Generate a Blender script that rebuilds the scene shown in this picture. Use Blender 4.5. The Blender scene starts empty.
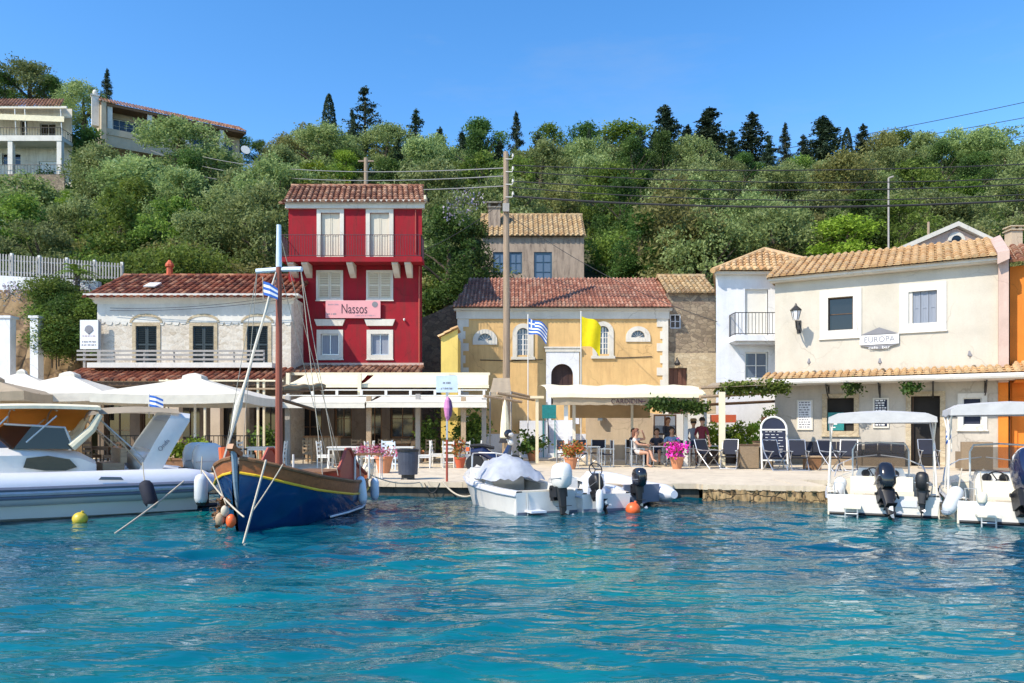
import bpy, math, random
import numpy as np
from mathutils import Vector, Matrix
random.seed(7); np.random.seed(7)
R = math.radians; PI = math.pi
C = bpy.context.scene.collection
F, H0, CZ, QZ = 745.0, 428.0, 1.78, 0.38      # focal length in pixels, horizon row, eye height, quay height
def PX(px, Y): return (px-512)/F*Y
def PZ(py, Y): return CZ+(H0-py)/F*Y
def gnd(px, py, z=QZ):
    Y = F*(CZ-z)/(py-H0); return (PX(px, Y), Y)

# ---------------------------------------------------------------- mesh builder
class MB:
    def __init__(s): s.v = []; s.f = []; s.m = []; s.r = []; s.mi = 0
    def add(s, vs, fs, r=None, mi=None):
        o = len(s.v); s.v.extend([tuple(p) for p in vs])
        if r is None: r = random.random()
        for q in fs:
            s.f.append(tuple(i+o for i in q)); s.m.append(s.mi if mi is None else mi); s.r.append(r)
        return s
    def quad(s, a, b, c, d, **k): return s.add([a, b, c, d], [(0, 1, 2, 3)], **k)
    def poly(s, pts, **k): return s.add(pts, [tuple(range(len(pts)))], **k)
    def box(s, cx, cy, cz, sx, sy, sz, rz=0, rx=0, ry=0, taper=1.0, **k):
        M = Matrix.Translation((cx, cy, cz)) @ Matrix.Rotation(rz, 4, 'Z') @ Matrix.Rotation(ry, 4, 'Y') @ Matrix.Rotation(rx, 4, 'X')
        vs = []
        for z in (-.5, .5):
            t = taper if z > 0 else 1
            for x, y in ((-.5, -.5), (.5, -.5), (.5, .5), (-.5, .5)): vs.append(M @ Vector((x*sx*t, y*sy*t, z*sz)))
        return s.add(vs, [(3, 2, 1, 0), (4, 5, 6, 7), (0, 1, 5, 4), (1, 2, 6, 5), (2, 3, 7, 6), (3, 0, 4, 7)], **k)
    def b2(s, x0, x1, y0, y1, z0, z1, **k): return s.box((x0+x1)/2, (y0+y1)/2, (z0+z1)/2, x1-x0, y1-y0, z1-z0, **k)
    def tube(s, pts, rad, n=8, cap=True, flat=1.0, **k):
        pts = [Vector(p) for p in pts]; m = len(pts)
        rads = rad if isinstance(rad, (list, tuple)) else [rad]*m
        vs = []; fs = []
        prev = None
        for i, p in enumerate(pts):
            d = (pts[min(i+1, m-1)]-pts[max(i-1, 0)])
            d = d.normalized() if d.length > 1e-9 else Vector((0, 0, 1))
            if prev is None:
                up = Vector((0, 0, 1)) if abs(d.z) < .95 else Vector((1, 0, 0))
                a = d.cross(up).normalized()
            else:
                a = prev-d*prev.dot(d)
                a = a.normalized() if a.length > 1e-6 else d.orthogonal().normalized()
            prev = a; b = d.cross(a)
            for j in range(n):
                t = 2*PI*j/n; vs.append(p+(a*math.cos(t)+b*math.sin(t)*flat)*rads[i])
        for i in range(m-1):
            for j in range(n):
                q = (j+1) % n; fs.append((i*n+j, (i+1)*n+j, (i+1)*n+q, i*n+q))
        if cap: fs.append(tuple(range(n))); fs.append(tuple((m-1)*n+j for j in reversed(range(n))))
        return s.add(vs, fs, **k)
    def lathe(s, prof, n=14, c=(0, 0, 0), sx=1, sy=1, **k):
        vs = []; fs = []; m = len(prof)
        for r_, z in prof:
            for j in range(n):
                t = 2*PI*j/n; vs.append((c[0]+r_*math.cos(t)*sx, c[1]+r_*math.sin(t)*sy, c[2]+z))
        for i in range(m-1):
            for j in range(n):
                q = (j+1) % n; fs.append((i*n+j, i*n+q, (i+1)*n+q, (i+1)*n+j))
        fs.append(tuple(reversed(range(n)))); fs.append(tuple((m-1)*n+j for j in range(n)))
        return s.add(vs, fs, **k)
    def ell(s, c, rx, ry, rz, n=12, m=8, **k):
        return s.lathe([(max(1e-3, math.sin(PI*i/m)), -math.cos(PI*i/m)) for i in range(m+1)], n, (0, 0, 0), **k)._xf(n*(m+1), Matrix.Translation(c) @ Matrix.Diagonal((rx, ry, rz, 1)))
    def _xf(s, cnt, M):
        for i in range(len(s.v)-cnt, len(s.v)): s.v[i] = tuple(M @ Vector(s.v[i]))
        return s
    def mark(s): return len(s.v)
    def xf(s, start, M): return s._xf(len(s.v)-start, M)
    def prism(s, poly, y0, y1, **k):            # polygon in x,z pushed along y
        n = len(poly)
        vs = [(x, y0, z) for x, z in poly]+[(x, y1, z) for x, z in poly]
        fs = [tuple(range(n)), tuple(reversed(range(n, 2*n)))]+[(i, i+n, (i+1) % n+n, (i+1) % n) for i in range(n)]
        return s.add(vs, fs, **k)
    def slab(s, poly, z0, z1, **k):             # polygon in x,y pushed along z
        n = len(poly)
        vs = [(x, y, z0) for x, y in poly]+[(x, y, z1) for x, y in poly]
        fs = [tuple(reversed(range(n))), tuple(range(n, 2*n))]+[(i, (i+1) % n, (i+1) % n+n, i+n) for i in range(n)]
        return s.add(vs, fs, **k)
    def loft(s, secs, mats=None, close=False, **k):
        n = len(secs[0]); vs = [p for q in secs for p in q]; o = len(s.v); s.v.extend([tuple(p) for p in vs]); r = random.random()
        for i in range(len(secs)-1):
            for j in range(n if close else n-1):
                q = (j+1) % n
                s.f.append((o+i*n+j, o+i*n+q, o+(i+1)*n+q, o+(i+1)*n+j)); s.m.append(mats[j] if mats else s.mi); s.r.append(r)
        return s
    def wall(s, x0, x1, z0, z1, holes=(), y=0.0, th=.3, mi=None):   # front face at y, openings with reveals
        xs = sorted({x0, x1, *[v for h in holes for v in h[:2]]}); zs = sorted({z0, z1, *[v for h in holes for v in h[2:4]]})
        xs = [v for v in xs if x0-1e-6 <= v <= x1+1e-6]; zs = [v for v in zs if z0-1e-6 <= v <= z1+1e-6]
        for i in range(len(xs)-1):
            for j in range(len(zs)-1):
                cx, cz = (xs[i]+xs[i+1])/2, (zs[j]+zs[j+1])/2
                if any(h[0] < cx < h[1] and h[2] < cz < h[3] for h in holes): continue
                s.quad((xs[i], y, zs[j]), (xs[i+1], y, zs[j]), (xs[i+1], y, zs[j+1]), (xs[i], y, zs[j+1]), r=.5, mi=mi)
        for h in holes:
            a, b, c, d = h[:4]
            s.quad((a, y, c), (a, y, d), (a, y+th, d), (a, y+th, c), r=.5, mi=mi); s.quad((b, y, d), (b, y, c), (b, y+th, c), (b, y+th, d), r=.5, mi=mi)
            s.quad((a, y, d), (b, y, d), (b, y+th, d), (a, y+th, d), r=.5, mi=mi); s.quad((b, y, c), (a, y, c), (a, y+th, c), (b, y+th, c), r=.5, mi=mi)
        return s
    def shell(s, x0, x1, y0, y1, z0, z1, mi=None):   # left, right, back and top of a block whose front is a wall()
        s.quad((x0, y1, z0), (x0, y0, z0), (x0, y0, z1), (x0, y1, z1), r=.5, mi=mi); s.quad((x1, y0, z0), (x1, y1, z0), (x1, y1, z1), (x1, y0, z1), r=.5, mi=mi)
        s.quad((x1, y1, z0), (x0, y1, z0), (x0, y1, z1), (x1, y1, z1), r=.5, mi=mi); s.quad((x0, y0, z1), (x1, y0, z1), (x1, y1, z1), (x0, y1, z1), r=.5, mi=mi)
        return s
    def tiles(s, o, u, v, w, l, pitch=.27, row=.42, r0=.105, over=.0, clip=None):
        o, u, v = Vector(o), Vector(u).normalized(), Vector(v).normalized(); n = u.cross(v).normalized()
        nc = max(1, round(w/pitch)); p = w/nc; nr = max(1, round(l/row)); q = l/nr
        for i in range(nc):
            for j in range(nr):
                if clip and not clip((i+.5)*p, (j+.5)*q): continue
                jx = random.uniform(-.008, .008); lift = random.uniform(.02, .035); rr = random.random()
                vs = []
                for (t, rad, up) in ((j*q-.03, r0*1.06, lift), ((j+1)*q+.03, r0*.9, 0)):
                    for k in range(6):
                        a = PI*k/5; vs.append(o+u*((i+.5)*p+jx+math.cos(a)*rad)+v*t+n*(.012+up+math.sin(a)*rad*.95))
                vs.append(o+u*((i+.5)*p+jx)+v*(j*q-.03)+n*.02)
                s.add(vs, [(k, k+6, k+7, k+1) for k in range(5)]+[(12, k, k+1) for k in range(5)], r=rr)
                s.quad(o+u*(i*p)+v*(j*q)+n*.03, o+u*((i+1)*p)+v*(j*q)+n*.03, o+u*((i+1)*p)+v*((j+1)*q)+n*.005, o+u*(i*p)+v*((j+1)*q)+n*.005, r=rr*.6)
        return s
    def build(s, name, mats, parent=None, smooth=False, loc=None):
        me = bpy.data.meshes.new(name); me.from_pydata(s.v, [], s.f)
        if not isinstance(mats, (list, tuple)): mats = [mats]
        for m_ in mats: me.materials.append(m_)
        me.polygons.foreach_set('material_index', s.m)
        a = me.attributes.new('rnd', 'FLOAT', 'FACE'); a.data.foreach_set('value', s.r)
        if smooth:
            me.polygons.foreach_set('use_smooth', [True]*len(s.f))
            try: me.set_sharp_from_angle(angle=R(42 if smooth is True else smooth))
            except Exception: pass
        me.update()
        o = bpy.data.objects.new(name, me); C.objects.link(o)
        if parent: o.parent = parent
        if loc: o.location = loc
        return o
def tag(o, label=None, cat=None, group=None, kind=None):
    if label: o['label'] = label
    if cat: o['category'] = cat
    if group: o['group'] = group
    if kind: o['kind'] = kind
    return o
def thing(name, label, cat, loc=(0, 0, 0), rz=0, group=None):
    o = bpy.data.objects.new(name, None); o.empty_display_size = .3; C.objects.link(o)
    o.location = loc; o.rotation_euler = (0, 0, rz); return tag(o, label, cat, group)
def dup(root, loc, rz=0, label=None, group=None, scale=None):
    def cp(o, par):
        c = o.copy(); C.objects.link(c)
        if par: c.parent = par
        for ch in o.children: cp(ch, c)
        return c
    c = cp(root, None); c.location = loc; c.rotation_euler = (0, 0, rz)
    if scale: c.scale = scale if isinstance(scale, (tuple, list)) else (scale,)*3
    if label: c['label'] = label
    if group: c['group'] = group
    return c
class Fac:                                        # a facade plane: pixel columns and rows measured onto it once
    def __init__(s, p0, u=(1, 0)): s.p = Vector(p0); s.u = Vector(u).normalized(); s.rz = math.atan2(s.u.y, s.u.x)
    def t(s, px):
        a = (px-512)/F; return (a*s.p.y-s.p.x)/(s.u.x-a*s.u.y)
    def d(s, px): return s.p.y+s.t(px)*s.u.y
    def z(s, px, py): return PZ(py, s.d(px))-QZ
    def rect(s, a, b, top, bot):
        m = (a+b)/2; return (s.t(a), s.t(b), s.z(m, bot), s.z(m, top))
def text_mesh(body, size, name, m, parent, loc, rot=(PI/2, 0, 0), ext=.006, wid=None, shear=0, space=1.0):
    cu = bpy.data.curves.new(name, 'FONT'); cu.body = body; cu.size = size; cu.align_x = 'CENTER'; cu.align_y = 'CENTER'; cu.extrude = ext; cu.shear = shear; cu.space_character = space
    to = bpy.data.objects.new(name+'_src', cu); C.objects.link(to)
    bpy.context.view_layer.update()
    me = bpy.data.meshes.new_from_object(to.evaluated_get(bpy.context.evaluated_depsgraph_get()))
    bpy.data.objects.remove(to); bpy.data.curves.remove(cu)
    me.materials.clear(); me.materials.append(m); me.name = name
    o = bpy.data.objects.new(name, me); C.objects.link(o); o.parent = parent; o.location = loc; o.rotation_euler = rot
    if wid:
        w = max(v.co.x for v in me.vertices)-min(v.co.x for v in me.vertices); o.scale.x = wid/max(w, 1e-6)
    return o

def marks(par, m, xc, y, zc, w, h, seed=1):           # a line of lettering too small to read: short uneven strokes
    rn = random.Random(seed); b = MB(); x = xc-w/2
    while x < xc+w/2-.02:
        k = rn.uniform(.25, .6)*h; b.b2(x, min(x+k, xc+w/2), y-.004, y, zc-h*rn.uniform(.35, .5), zc+h*rn.uniform(.3, .5)); x += k+h*rn.choice((.18, .18, .6))
    return b.build('lettering', m, par)
# ---------------------------------------------------------------- materials
def srgb(r, g, b):
    f = lambda c: c/12.92 if c <= .04045 else ((c+.055)/1.055)**2.4
    return (f(r/255), f(g/255), f(b/255))
class NT:
    def __init__(s, name):
        s.m = bpy.data.materials.new(name); s.m.use_nodes = True; s.t = s.m.node_tree; s.t.nodes.clear()
        s.out = s.n('ShaderNodeOutputMaterial'); s.p = s.n('ShaderNodeBsdfPrincipled'); s.l(s.p.outputs[0], s.out.inputs[0])
        s.tc = s.n('ShaderNodeTexCoord')
    def n(s, ty, **k):
        x = s.t.nodes.new(ty)
        for a, b in k.items(): setattr(x, a, b)
        return x
    def l(s, a, b): s.t.links.new(a, b)
    def noise(s, scale, detail=5, rough=.6, vec=None, stretch=None):
        x = s.n('ShaderNodeTexNoise'); x.inputs['Scale'].default_value = scale; x.inputs['Detail'].default_value = detail; x.inputs['Roughness'].default_value = rough
        v = vec or s.tc.outputs['Object']
        if stretch:
            mp = s.n('ShaderNodeMapping'); mp.inputs['Scale'].default_value = stretch; s.l(v, mp.inputs['Vector']); v = mp.outputs[0]
        s.l(v, x.inputs['Vector']); return x.outputs['Fac']
    def ramp(s, fac, stops):
        x = s.n('ShaderNodeValToRGB'); e = x.color_ramp.elements
        while len(e) < len(stops): e.new(.5)
        for q, (p, c) in zip(e, stops):
            q.position = p; q.color = (*c, 1) if len(c) == 3 else c
        s.l(fac, x.inputs[0]); return x.outputs[0]
    def mix(s, fac, a, b, mode='MIX'):
        x = s.n('ShaderNodeMix', data_type='RGBA', blend_type=mode)
        for v, i in ((fac, 0), (a, 6), (b, 7)):
            if hasattr(v, 'is_linked'): s.l(v, x.inputs[i])
            elif i == 0: x.inputs[0].default_value = v
            else: x.inputs[i].default_value = (*v, 1)
        return x.outputs[2]
    def math(s, op, a, b=0.0):
        x = s.n('ShaderNodeMath', operation=op)
        for v, i in ((a, 0), (b, 1)):
            if hasattr(v, 'is_linked'): s.l(v, x.inputs[i])
            else: x.inputs[i].default_value = v
        return x.outputs[0]
    def bump(s, h, strength=.3, dist=.02):
        x = s.n('ShaderNodeBump'); x.inputs['Strength'].default_value = strength; x.inputs['Distance'].default_value = dist
        s.l(h, x.inputs['Height']); s.l(x.outputs[0], s.p.inputs['Normal'])
    def attr(s, nm='rnd'): return s.n('ShaderNodeAttribute', attribute_name=nm).outputs['Fac']
    def col(s, c):
        if hasattr(c, 'is_linked'): s.l(c, s.p.inputs['Base Color'])
        else: s.p.inputs['Base Color'].default_value = (*c, 1)
    def fin(s, rough=.8, metal=0, spec=.5, coat=0):
        s.p.inputs['Roughness'].default_value = rough; s.p.inputs['Metallic'].default_value = metal; s.p.inputs['Specular IOR Level'].default_value = spec
        if coat: s.p.inputs['Coat Weight'].default_value = coat
        return s.m
def sc(c, k): return tuple(min(1, max(0, x*k)) for x in c)
def simple(name, c, rough=.6, metal=0, var=.12, scale=6., bump=.0, spec=.5, coat=0, stretch=None):
    t = NT(name); f = t.noise(scale, 5, .65, stretch=stretch)
    t.col(t.ramp(f, [(.25, sc(c, 1-var)), (.55, c), (.8, sc(c, 1+var*.7))]))
    if bump: t.bump(t.noise(scale*6, 4), bump, .01)
    return t.fin(rough, metal, spec, coat)
def plaster(name, c, dirt=None, amt=.35, bump=.25):
    t = NT(name); dirt = dirt or sc(c, .6)
    streak = t.noise(1.6, 6, .7, stretch=(2.2, 2.2, .35)); blot = t.noise(.9, 5, .6)
    base = t.ramp(blot, [(.28, sc(c, .84)), (.55, c), (.78, sc(c, 1.07))])
    k = t.ramp(streak, [(.46, (0, 0, 0)), (.74, (min(1, amt*1.25),)*3)])
    fine = t.noise(22, 4)
    b = t.mix(k, base, dirt); b = t.mix(.12, b, t.ramp(fine, [(.3, (.3,)*3), (.7, (1,)*3)]), 'MULTIPLY')
    wv = t.n('ShaderNodeVectorMath', operation='MULTIPLY_ADD'); wn = t.n('ShaderNodeTexNoise'); wn.inputs['Scale'].default_value = 1.3; wn.inputs['Detail'].default_value = 5; t.l(t.tc.outputs['Object'], wn.inputs['Vector'])
    t.l(wn.outputs['Color'], wv.inputs[0]); wv.inputs[1].default_value = (.9,)*3; t.l(t.tc.outputs['Object'], wv.inputs[2]); vo = t.n('ShaderNodeTexVoronoi', feature='DISTANCE_TO_EDGE'); vo.inputs['Scale'].default_value = .45; t.l(wv.outputs[0], vo.inputs['Vector'])
    ck = t.math('MULTIPLY', t.ramp(vo.outputs['Distance'], [(.0, (.55,)*3), (.012, (0,)*3)]), t.ramp(t.noise(.5, 2), [(.45, (0,)*3), (.6, (1,)*3)])); b = t.mix(ck, b, sc(dirt, .6))     # hairline cracks
    t.col(b); t.bump(fine, bump, .012); return t.fin(.92, spec=.25)
def tile_mat(name, cols, lichen=None):
    t = NT(name); f = t.attr(); n = len(cols)
    c = t.ramp(f, [(i/(n-1), x) for i, x in enumerate(cols)])
    big = t.noise(1.1, 5, .7)
    if lichen: c = t.mix(t.ramp(big, [(.5, (0,)*3), (.72, (.75,)*3)]), c, lichen)
    c = t.mix(.5, c, t.ramp(t.noise(14, 4), [(.3, (.55,)*3), (.7, (1,)*3)]), 'MULTIPLY')
    t.col(c); t.bump(t.noise(30, 3), .3, .01); return t.fin(.85, spec=.3)
def stone_mat(name, cols, mortar, scale=2.6, stretch=(1, 1, 1.7), bump=.6):
    t = NT(name); mp = t.n('ShaderNodeMapping'); mp.inputs['Scale'].default_value = stretch
    w = t.n('ShaderNodeTexNoise'); w.inputs['Scale'].default_value = 2.2; t.l(t.tc.outputs['Object'], w.inputs['Vector'])
    ad = t.n('ShaderNodeVectorMath', operation='MULTIPLY_ADD'); t.l(w.outputs['Color'], ad.inputs[0]); ad.inputs[1].default_value = (.25,)*3; t.l(t.tc.outputs['Object'], ad.inputs[2])
    t.l(ad.outputs[0], mp.inputs['Vector'])
    v = t.n('ShaderNodeTexVoronoi'); v.inputs['Scale'].default_value = scale; t.l(mp.outputs[0], v.inputs['Vector'])
    e = t.n('ShaderNodeTexVoronoi', feature='DISTANCE_TO_EDGE'); e.inputs['Scale'].default_value = scale; t.l(mp.outputs[0], e.inputs['Vector'])
    sp = t.n('ShaderNodeSeparateColor'); t.l(v.outputs['Color'], sp.inputs[0])
    n = len(cols); c = t.ramp(sp.outputs[0], [(i/(n-1), x) for i, x in enumerate(cols)])
    c = t.mix(.55, c, t.ramp(t.noise(9, 6, .7), [(.3, (.45,)*3), (.65, (1,)*3)]), 'MULTIPLY')
    k = t.ramp(e.outputs['Distance'], [(.0, (0,)*3), (.07, (1,)*3)])
    t.col(t.mix(k, mortar, c)); t.bump(t.mix(.35, k, t.noise(12, 5)), bump, .03); return t.fin(.95, spec=.2)
def leaf_mat(name, cols, trans=.42):
    t = NT(name); n = len(cols); f = t.attr()
    c = t.ramp(f, [(i/(n-1), x) for i, x in enumerate(cols)])
    oi = t.n('ShaderNodeObjectInfo'); h = t.n('ShaderNodeHueSaturation'); t.l(c, h.inputs['Color'])
    t.l(t.math('ADD', t.math('MULTIPLY', oi.outputs['Random'], .028), .474), h.inputs['Hue'])
    t.l(t.math('ADD', t.math('MULTIPLY', oi.outputs['Random'], .6), .7), h.inputs['Value'])
    t.col(h.outputs[0]); t.fin(.65, spec=.3)
    tr = t.n('ShaderNodeBsdfTranslucent'); t.l(h.outputs[0], tr.inputs[0])
    mx = t.n('ShaderNodeMixShader'); mx.inputs[0].default_value = trans; t.l(t.p.outputs[0], mx.inputs[1]); t.l(tr.outputs[0], mx.inputs[2]); t.l(mx.outputs[0], t.out.inputs[0])
    return t.m
def canvas(name, c, trans=.25, var=.06):
    t = NT(name); cc = t.ramp(t.noise(3, 5, .6), [(.3, sc(c, 1-var*2)), (.6, c), (.8, sc(c, 1+var))])
    t.col(cc); t.bump(t.noise(5, 4), .35, .04); t.fin(.85, spec=.2)
    tr = t.n('ShaderNodeBsdfTranslucent'); t.l(cc, tr.inputs[0])
    mx = t.n('ShaderNodeMixShader'); mx.inputs[0].default_value = trans; t.l(t.p.outputs[0], mx.inputs[1]); t.l(tr.outputs[0], mx.inputs[2]); t.l(mx.outputs[0], t.out.inputs[0])
    return t.m
def wood(name, c, rough=.6, stretch=(12, 1.2, 12)):
    t = NT(name); f = t.noise(2.2, 6, .65, stretch=stretch)
    c2 = t.ramp(f, [(.3, sc(c, .6)), (.5, c), (.75, sc(c, 1.25))])
    t.col(t.mix(.5, c2, t.ramp(t.attr(), [(0, (.75,)*3), (1, (1.0,)*3)]), 'MULTIPLY')); t.bump(f, .2, .01); return t.fin(rough, spec=.4)
def glass_dark(name, c, rough=.06):
    t = NT(name); t.col(c); return t.fin(rough, spec=.7)
M = {}
M['white_wall'] = plaster('white_wall', (.72, .67, .58), (.42, .36, .28), .5)
M['blue_white'] = plaster('blue_white_wall', (.74, .76, .80), (.5, .5, .5), .25)
M['clean_white'] = plaster('clean_white_wall', (.70, .68, .63), (.5, .47, .4), .25)
M['red_wall'] = plaster('red_wall', (.32, .016, .027), (.17, .03, .03), .85)
M['yellow_wall'] = plaster('yellow_wall', (.70, .465, .21), (.48, .29, .13), .55)
M['bright_yellow'] = plaster('bright_yellow_wall', (.80, .60, .17), (.6, .42, .12), .3)
M['grey_white'] = simple('grey_white_paint', (.36, .35, .34), .8, var=.2)  # dull grey-white for the fence pickets and rails
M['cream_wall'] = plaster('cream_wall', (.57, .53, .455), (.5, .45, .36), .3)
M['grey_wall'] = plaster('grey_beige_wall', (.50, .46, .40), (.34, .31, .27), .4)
M['old_wall'] = plaster('old_wall', (.40, .32, .25), (.12, .095, .08), .95, .5)
M['orange_wall'] = plaster('orange_wall', (.72, .22, .035), (.5, .15, .03), .35)
M['pink_wall'] = plaster('pink_wall', (.56, .42, .36), (.45, .3, .25), .35)
M['beige_wall'] = plaster('beige_wall', (.56, .45, .33), (.38, .3, .22), .4)
M['villa_wall'] = plaster('villa_wall', (.50, .42, .30), (.4, .35, .27), .4)
M['trim'] = plaster('white_trim', (.69, .66, .59), (.5, .46, .38), .3, .1)
M['tile_red'] = tile_mat('red_tiles', [(.10, .028, .018), (.21, .058, .03), (.32, .10, .05), (.44, .22, .13)], (.16, .10, .07))
M['tile_brown'] = tile_mat('brown_tiles', [(.15, .06, .035), (.27, .115, .065), (.38, .19, .115), (.48, .29, .19)], (.24, .17, .12))
M['tile_flat'] = tile_mat('flat_tiles', [(.22, .09, .06), (.32, .135, .09), (.40, .185, .125), (.48, .29, .21)], (.30, .21, .15))
M['tile_ochre'] = tile_mat('ochre_tiles', [(.32, .20, .10), (.44, .30, .15), (.52, .38, .21), (.36, .26, .15)], (.26, .22, .15))
M['tile_orange'] = tile_mat('orange_tiles', [(.48, .28, .13), (.58, .37, .18), (.66, .46, .25), (.52, .35, .2)], (.46, .36, .22))
M['stone'] = stone_mat('rubble_stone', [(.20, .16, .12), (.30, .24, .17), (.38, .31, .22), (.26, .20, .15)], (.16, .13, .10), 3.2)
M['stone_light'] = stone_mat('light_stone', [(.46, .37, .24), (.55, .45, .31), (.50, .41, .28), (.58, .50, .36)], (.36, .29, .2), 2.6, (1, 1, 2.2), .3)
M['stone_wall'] = stone_mat('whitewashed_stone', [(.58, .51, .42), (.66, .59, .50), (.70, .65, .57), (.50, .43, .34)], (.62, .57, .49), 3.4, (1, 1, 1.9), .35)
M['quay_stone'] = stone_mat('quay_stone', [(.22, .15, .08), (.36, .26, .14), (.44, .32, .17), (.28, .2, .11)], (.10, .075, .05), 2.0, (1, 1, 2.4), .9)
M['concrete'] = plaster('concrete', (.30, .28, .24), (.10, .09, .075), .8, .5)
M['dark_concrete'] = plaster('dark_concrete', (.10, .095, .08), (.03, .03, .026), .8, .5)  # darker concrete for the quay face below the coping
M['pavement'] = plaster('pavement', (.66, .57, .43), (.44, .37, .28), .65)
M['road'] = simple('road_stone', (.40, .34, .26), .9, var=.2, scale=2)
M['hill'] = simple('hill_earth', (.05, .055, .022), 1, var=.4, scale=.6, bump=.4)
M['shade_wall'] = plaster('dim_wall', (.20, .15, .11), (.10, .075, .055), .5)  # darker brown paints in the shade under the awnings
M['earth'] = stone_mat('bank_earth', [(.20, .14, .08), (.32, .23, .13), (.25, .17, .10), (.38, .28, .17)], (.13, .09, .06), .8, (1, 1, 1.3), .8)
M['wood_dark'] = wood('dark_wood', (.10, .055, .03)); M['wood_mid'] = wood('brown_wood', (.22, .11, .05)); M['wood_pale'] = wood('pale_wood', (.42, .30, .19))
M['wood_varn'] = wood('varnished_wood', (.30, .10, .03), .45, (1.5, 6, 6)); M['wood_weath'] = wood('weathered_pole_wood', (.33, .25, .18), .9, (14, 14, .5))
M['mast'] = wood('painted_mast', (.30, .085, .05), .45, (14, 14, .6))
M['white'] = simple('white_paint', (.70, .69, .65), .5, var=.05); M['cream'] = simple('cream_paint', (.74, .66, .48), .6, var=.07)
M['gel'] = simple('white_gelcoat', (.70, .69, .66), .22, var=.10, scale=2.5, coat=.2); M['gel_cream'] = simple('cream_gelcoat', (.74, .68, .55), .25, var=.06, scale=2)
M['hull_pale'] = simple('pale_hull', (.66, .72, .70), .15, var=.05, scale=1.5, coat=.4)
M['tube_grey'] = simple('pale_grey_tube', (.62, .65, .72), .35, var=.04); M['tube_band'] = simple('grey_tube_band', (.13, .15, .21), .45, var=.1); M['tube_lt'] = simple('light_band', (.4, .43, .5), .45)
M['blue_hull'] = simple('blue_hull', (.004, .032, .115), .14, var=.25, scale=2.5, coat=.5); M['yellow_line'] = simple('yellow_paint', (.72, .47, .03), .4)
M['stem_blue'] = simple('grey_blue_paint', (.20, .27, .33), .4); M['pale_blue'] = simple('pale_blue_paint', (.62, .72, .82), .4)
M['red_paint'] = simple('dull_red_paint', (.36, .06, .035), .45); M['orange'] = simple('orange_plastic', (.78, .13, .03), .4); M['yellow_buoy'] = simple('yellow_plastic', (.62, .48, .05), .4, var=.25)
M['fender'] = simple('white_fender', (.62, .65, .68), .35, var=.08); M['navy'] = simple('navy_fabric', (.009, .012, .026), .8, var=.3); M['navy_gloss'] = simple('navy_cowl', (.012, .018, .06), .12, var=.1, coat=.5)
M['black'] = simple('black_plastic', (.012, .012, .014), .45, var=.2); M['black_gloss'] = simple('black_cowl', (.012, .013, .018), .14, var=.1, coat=.5); M['black_fab'] = simple('black_fabric', (.02, .02, .024), .9)
M['steel'] = simple('stainless_steel', (.60, .60, .58), .42, .5, var=.05); M['alu'] = simple('grey_aluminium', (.55, .56, .58), .4, .8, var=.05); M['iron'] = simple('black_iron', (.02, .02, .022), .5)
M['rope'] = simple('pale_rope', (.52, .46, .36), .9, var=.2, scale=30); M['wire'] = simple('cable', (.03, .03, .032), .7); M['wire_pale'] = simple('pale_cable', (.22, .22, .22), .6)
M['canvas'] = canvas('cream_canvas', (.80, .73, .53), .04); M['canvas_w'] = canvas('white_canvas', (.70, .66, .57), .04); M['canvas_tan'] = canvas('tan_canvas', (.42, .30, .18), .15)
M['canvas_br'] = canvas('beige_canvas', (.55, .46, .34), .4); M['bimini_or'] = canvas('orange_lining', (.85, .42, .10), .75); M['bimini'] = canvas('white_bimini', (.58, .58, .58), .15); M['cover'] = canvas('silver_cover', (.44, .47, .53), .08, .14)
M['screen'] = simple('tinted_screen', (.11, .07, .045), .2, var=.1, spec=.2); M['screen'].node_tree.nodes['Principled BSDF'].inputs['Alpha'].default_value = .62; M['win'] = glass_dark('window_glass', (.035, .045, .06), .05); M['win_dark'] = glass_dark('dark_glass', (.008, .009, .012), .06); M['win_blue'] = glass_dark('blue_window', (.10, .14, .20), .08)
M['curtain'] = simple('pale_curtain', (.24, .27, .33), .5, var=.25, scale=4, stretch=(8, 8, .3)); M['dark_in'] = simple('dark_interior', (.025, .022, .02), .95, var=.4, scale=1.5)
M['shut_green'] = simple('blue_green_shutter', (.018, .036, .046), .6, var=.25); M['shut_cream'] = simple('cream_shutter', (.62, .57, .46), .7, var=.1, scale=3, stretch=(8, 8, .5)); M['blue_door'] = simple('blue_door_paint', (.03, .085, .14), .5, var=.2)
M['door_dark'] = wood('dark_door', (.055, .025, .022)); M['door_brown'] = wood('brown_door', (.12, .05, .032)); M['grey_rail'] = simple('grey_rail', (.34, .32, .30), .6, var=.15); M['rail_red'] = simple('dark_railing', (.06, .022, .035), .5)
M['sign_pink'] = simple('pink_sign', (.72, .33, .35), .5, var=.08, scale=2); M['sign_white'] = simple('white_sign', (.74, .75, .77), .45, var=.06); M['sign_grey'] = simple('grey_sign', (.20, .20, .22), .5); M['ink'] = simple('dark_lettering', (.05, .02, .035), .6); M['ink_grey'] = simple('grey_lettering', (.22, .22, .25), .6); M['ink_pale'] = simple('faded_lettering', (.42, .28, .33), .6); M['ink_white'] = simple('white_lettering', (.78, .78, .78), .6)
M['teal'] = simple('teal_poster', (.015, .22, .22), .5, var=.3, scale=8); M['board'] = simple('blue_chalkboard', (.012, .018, .045), .75, var=.3, scale=5); M['terra'] = simple('terracotta', (.55, .23, .11), .8, var=.15); M['terra_red'] = simple('red_pot', (.52, .10, .04), .7); M['wicker'] = simple('wicker', (.26, .19, .12), .9, var=.35, scale=18, bump=.6, stretch=(1, 1, 4))
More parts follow.
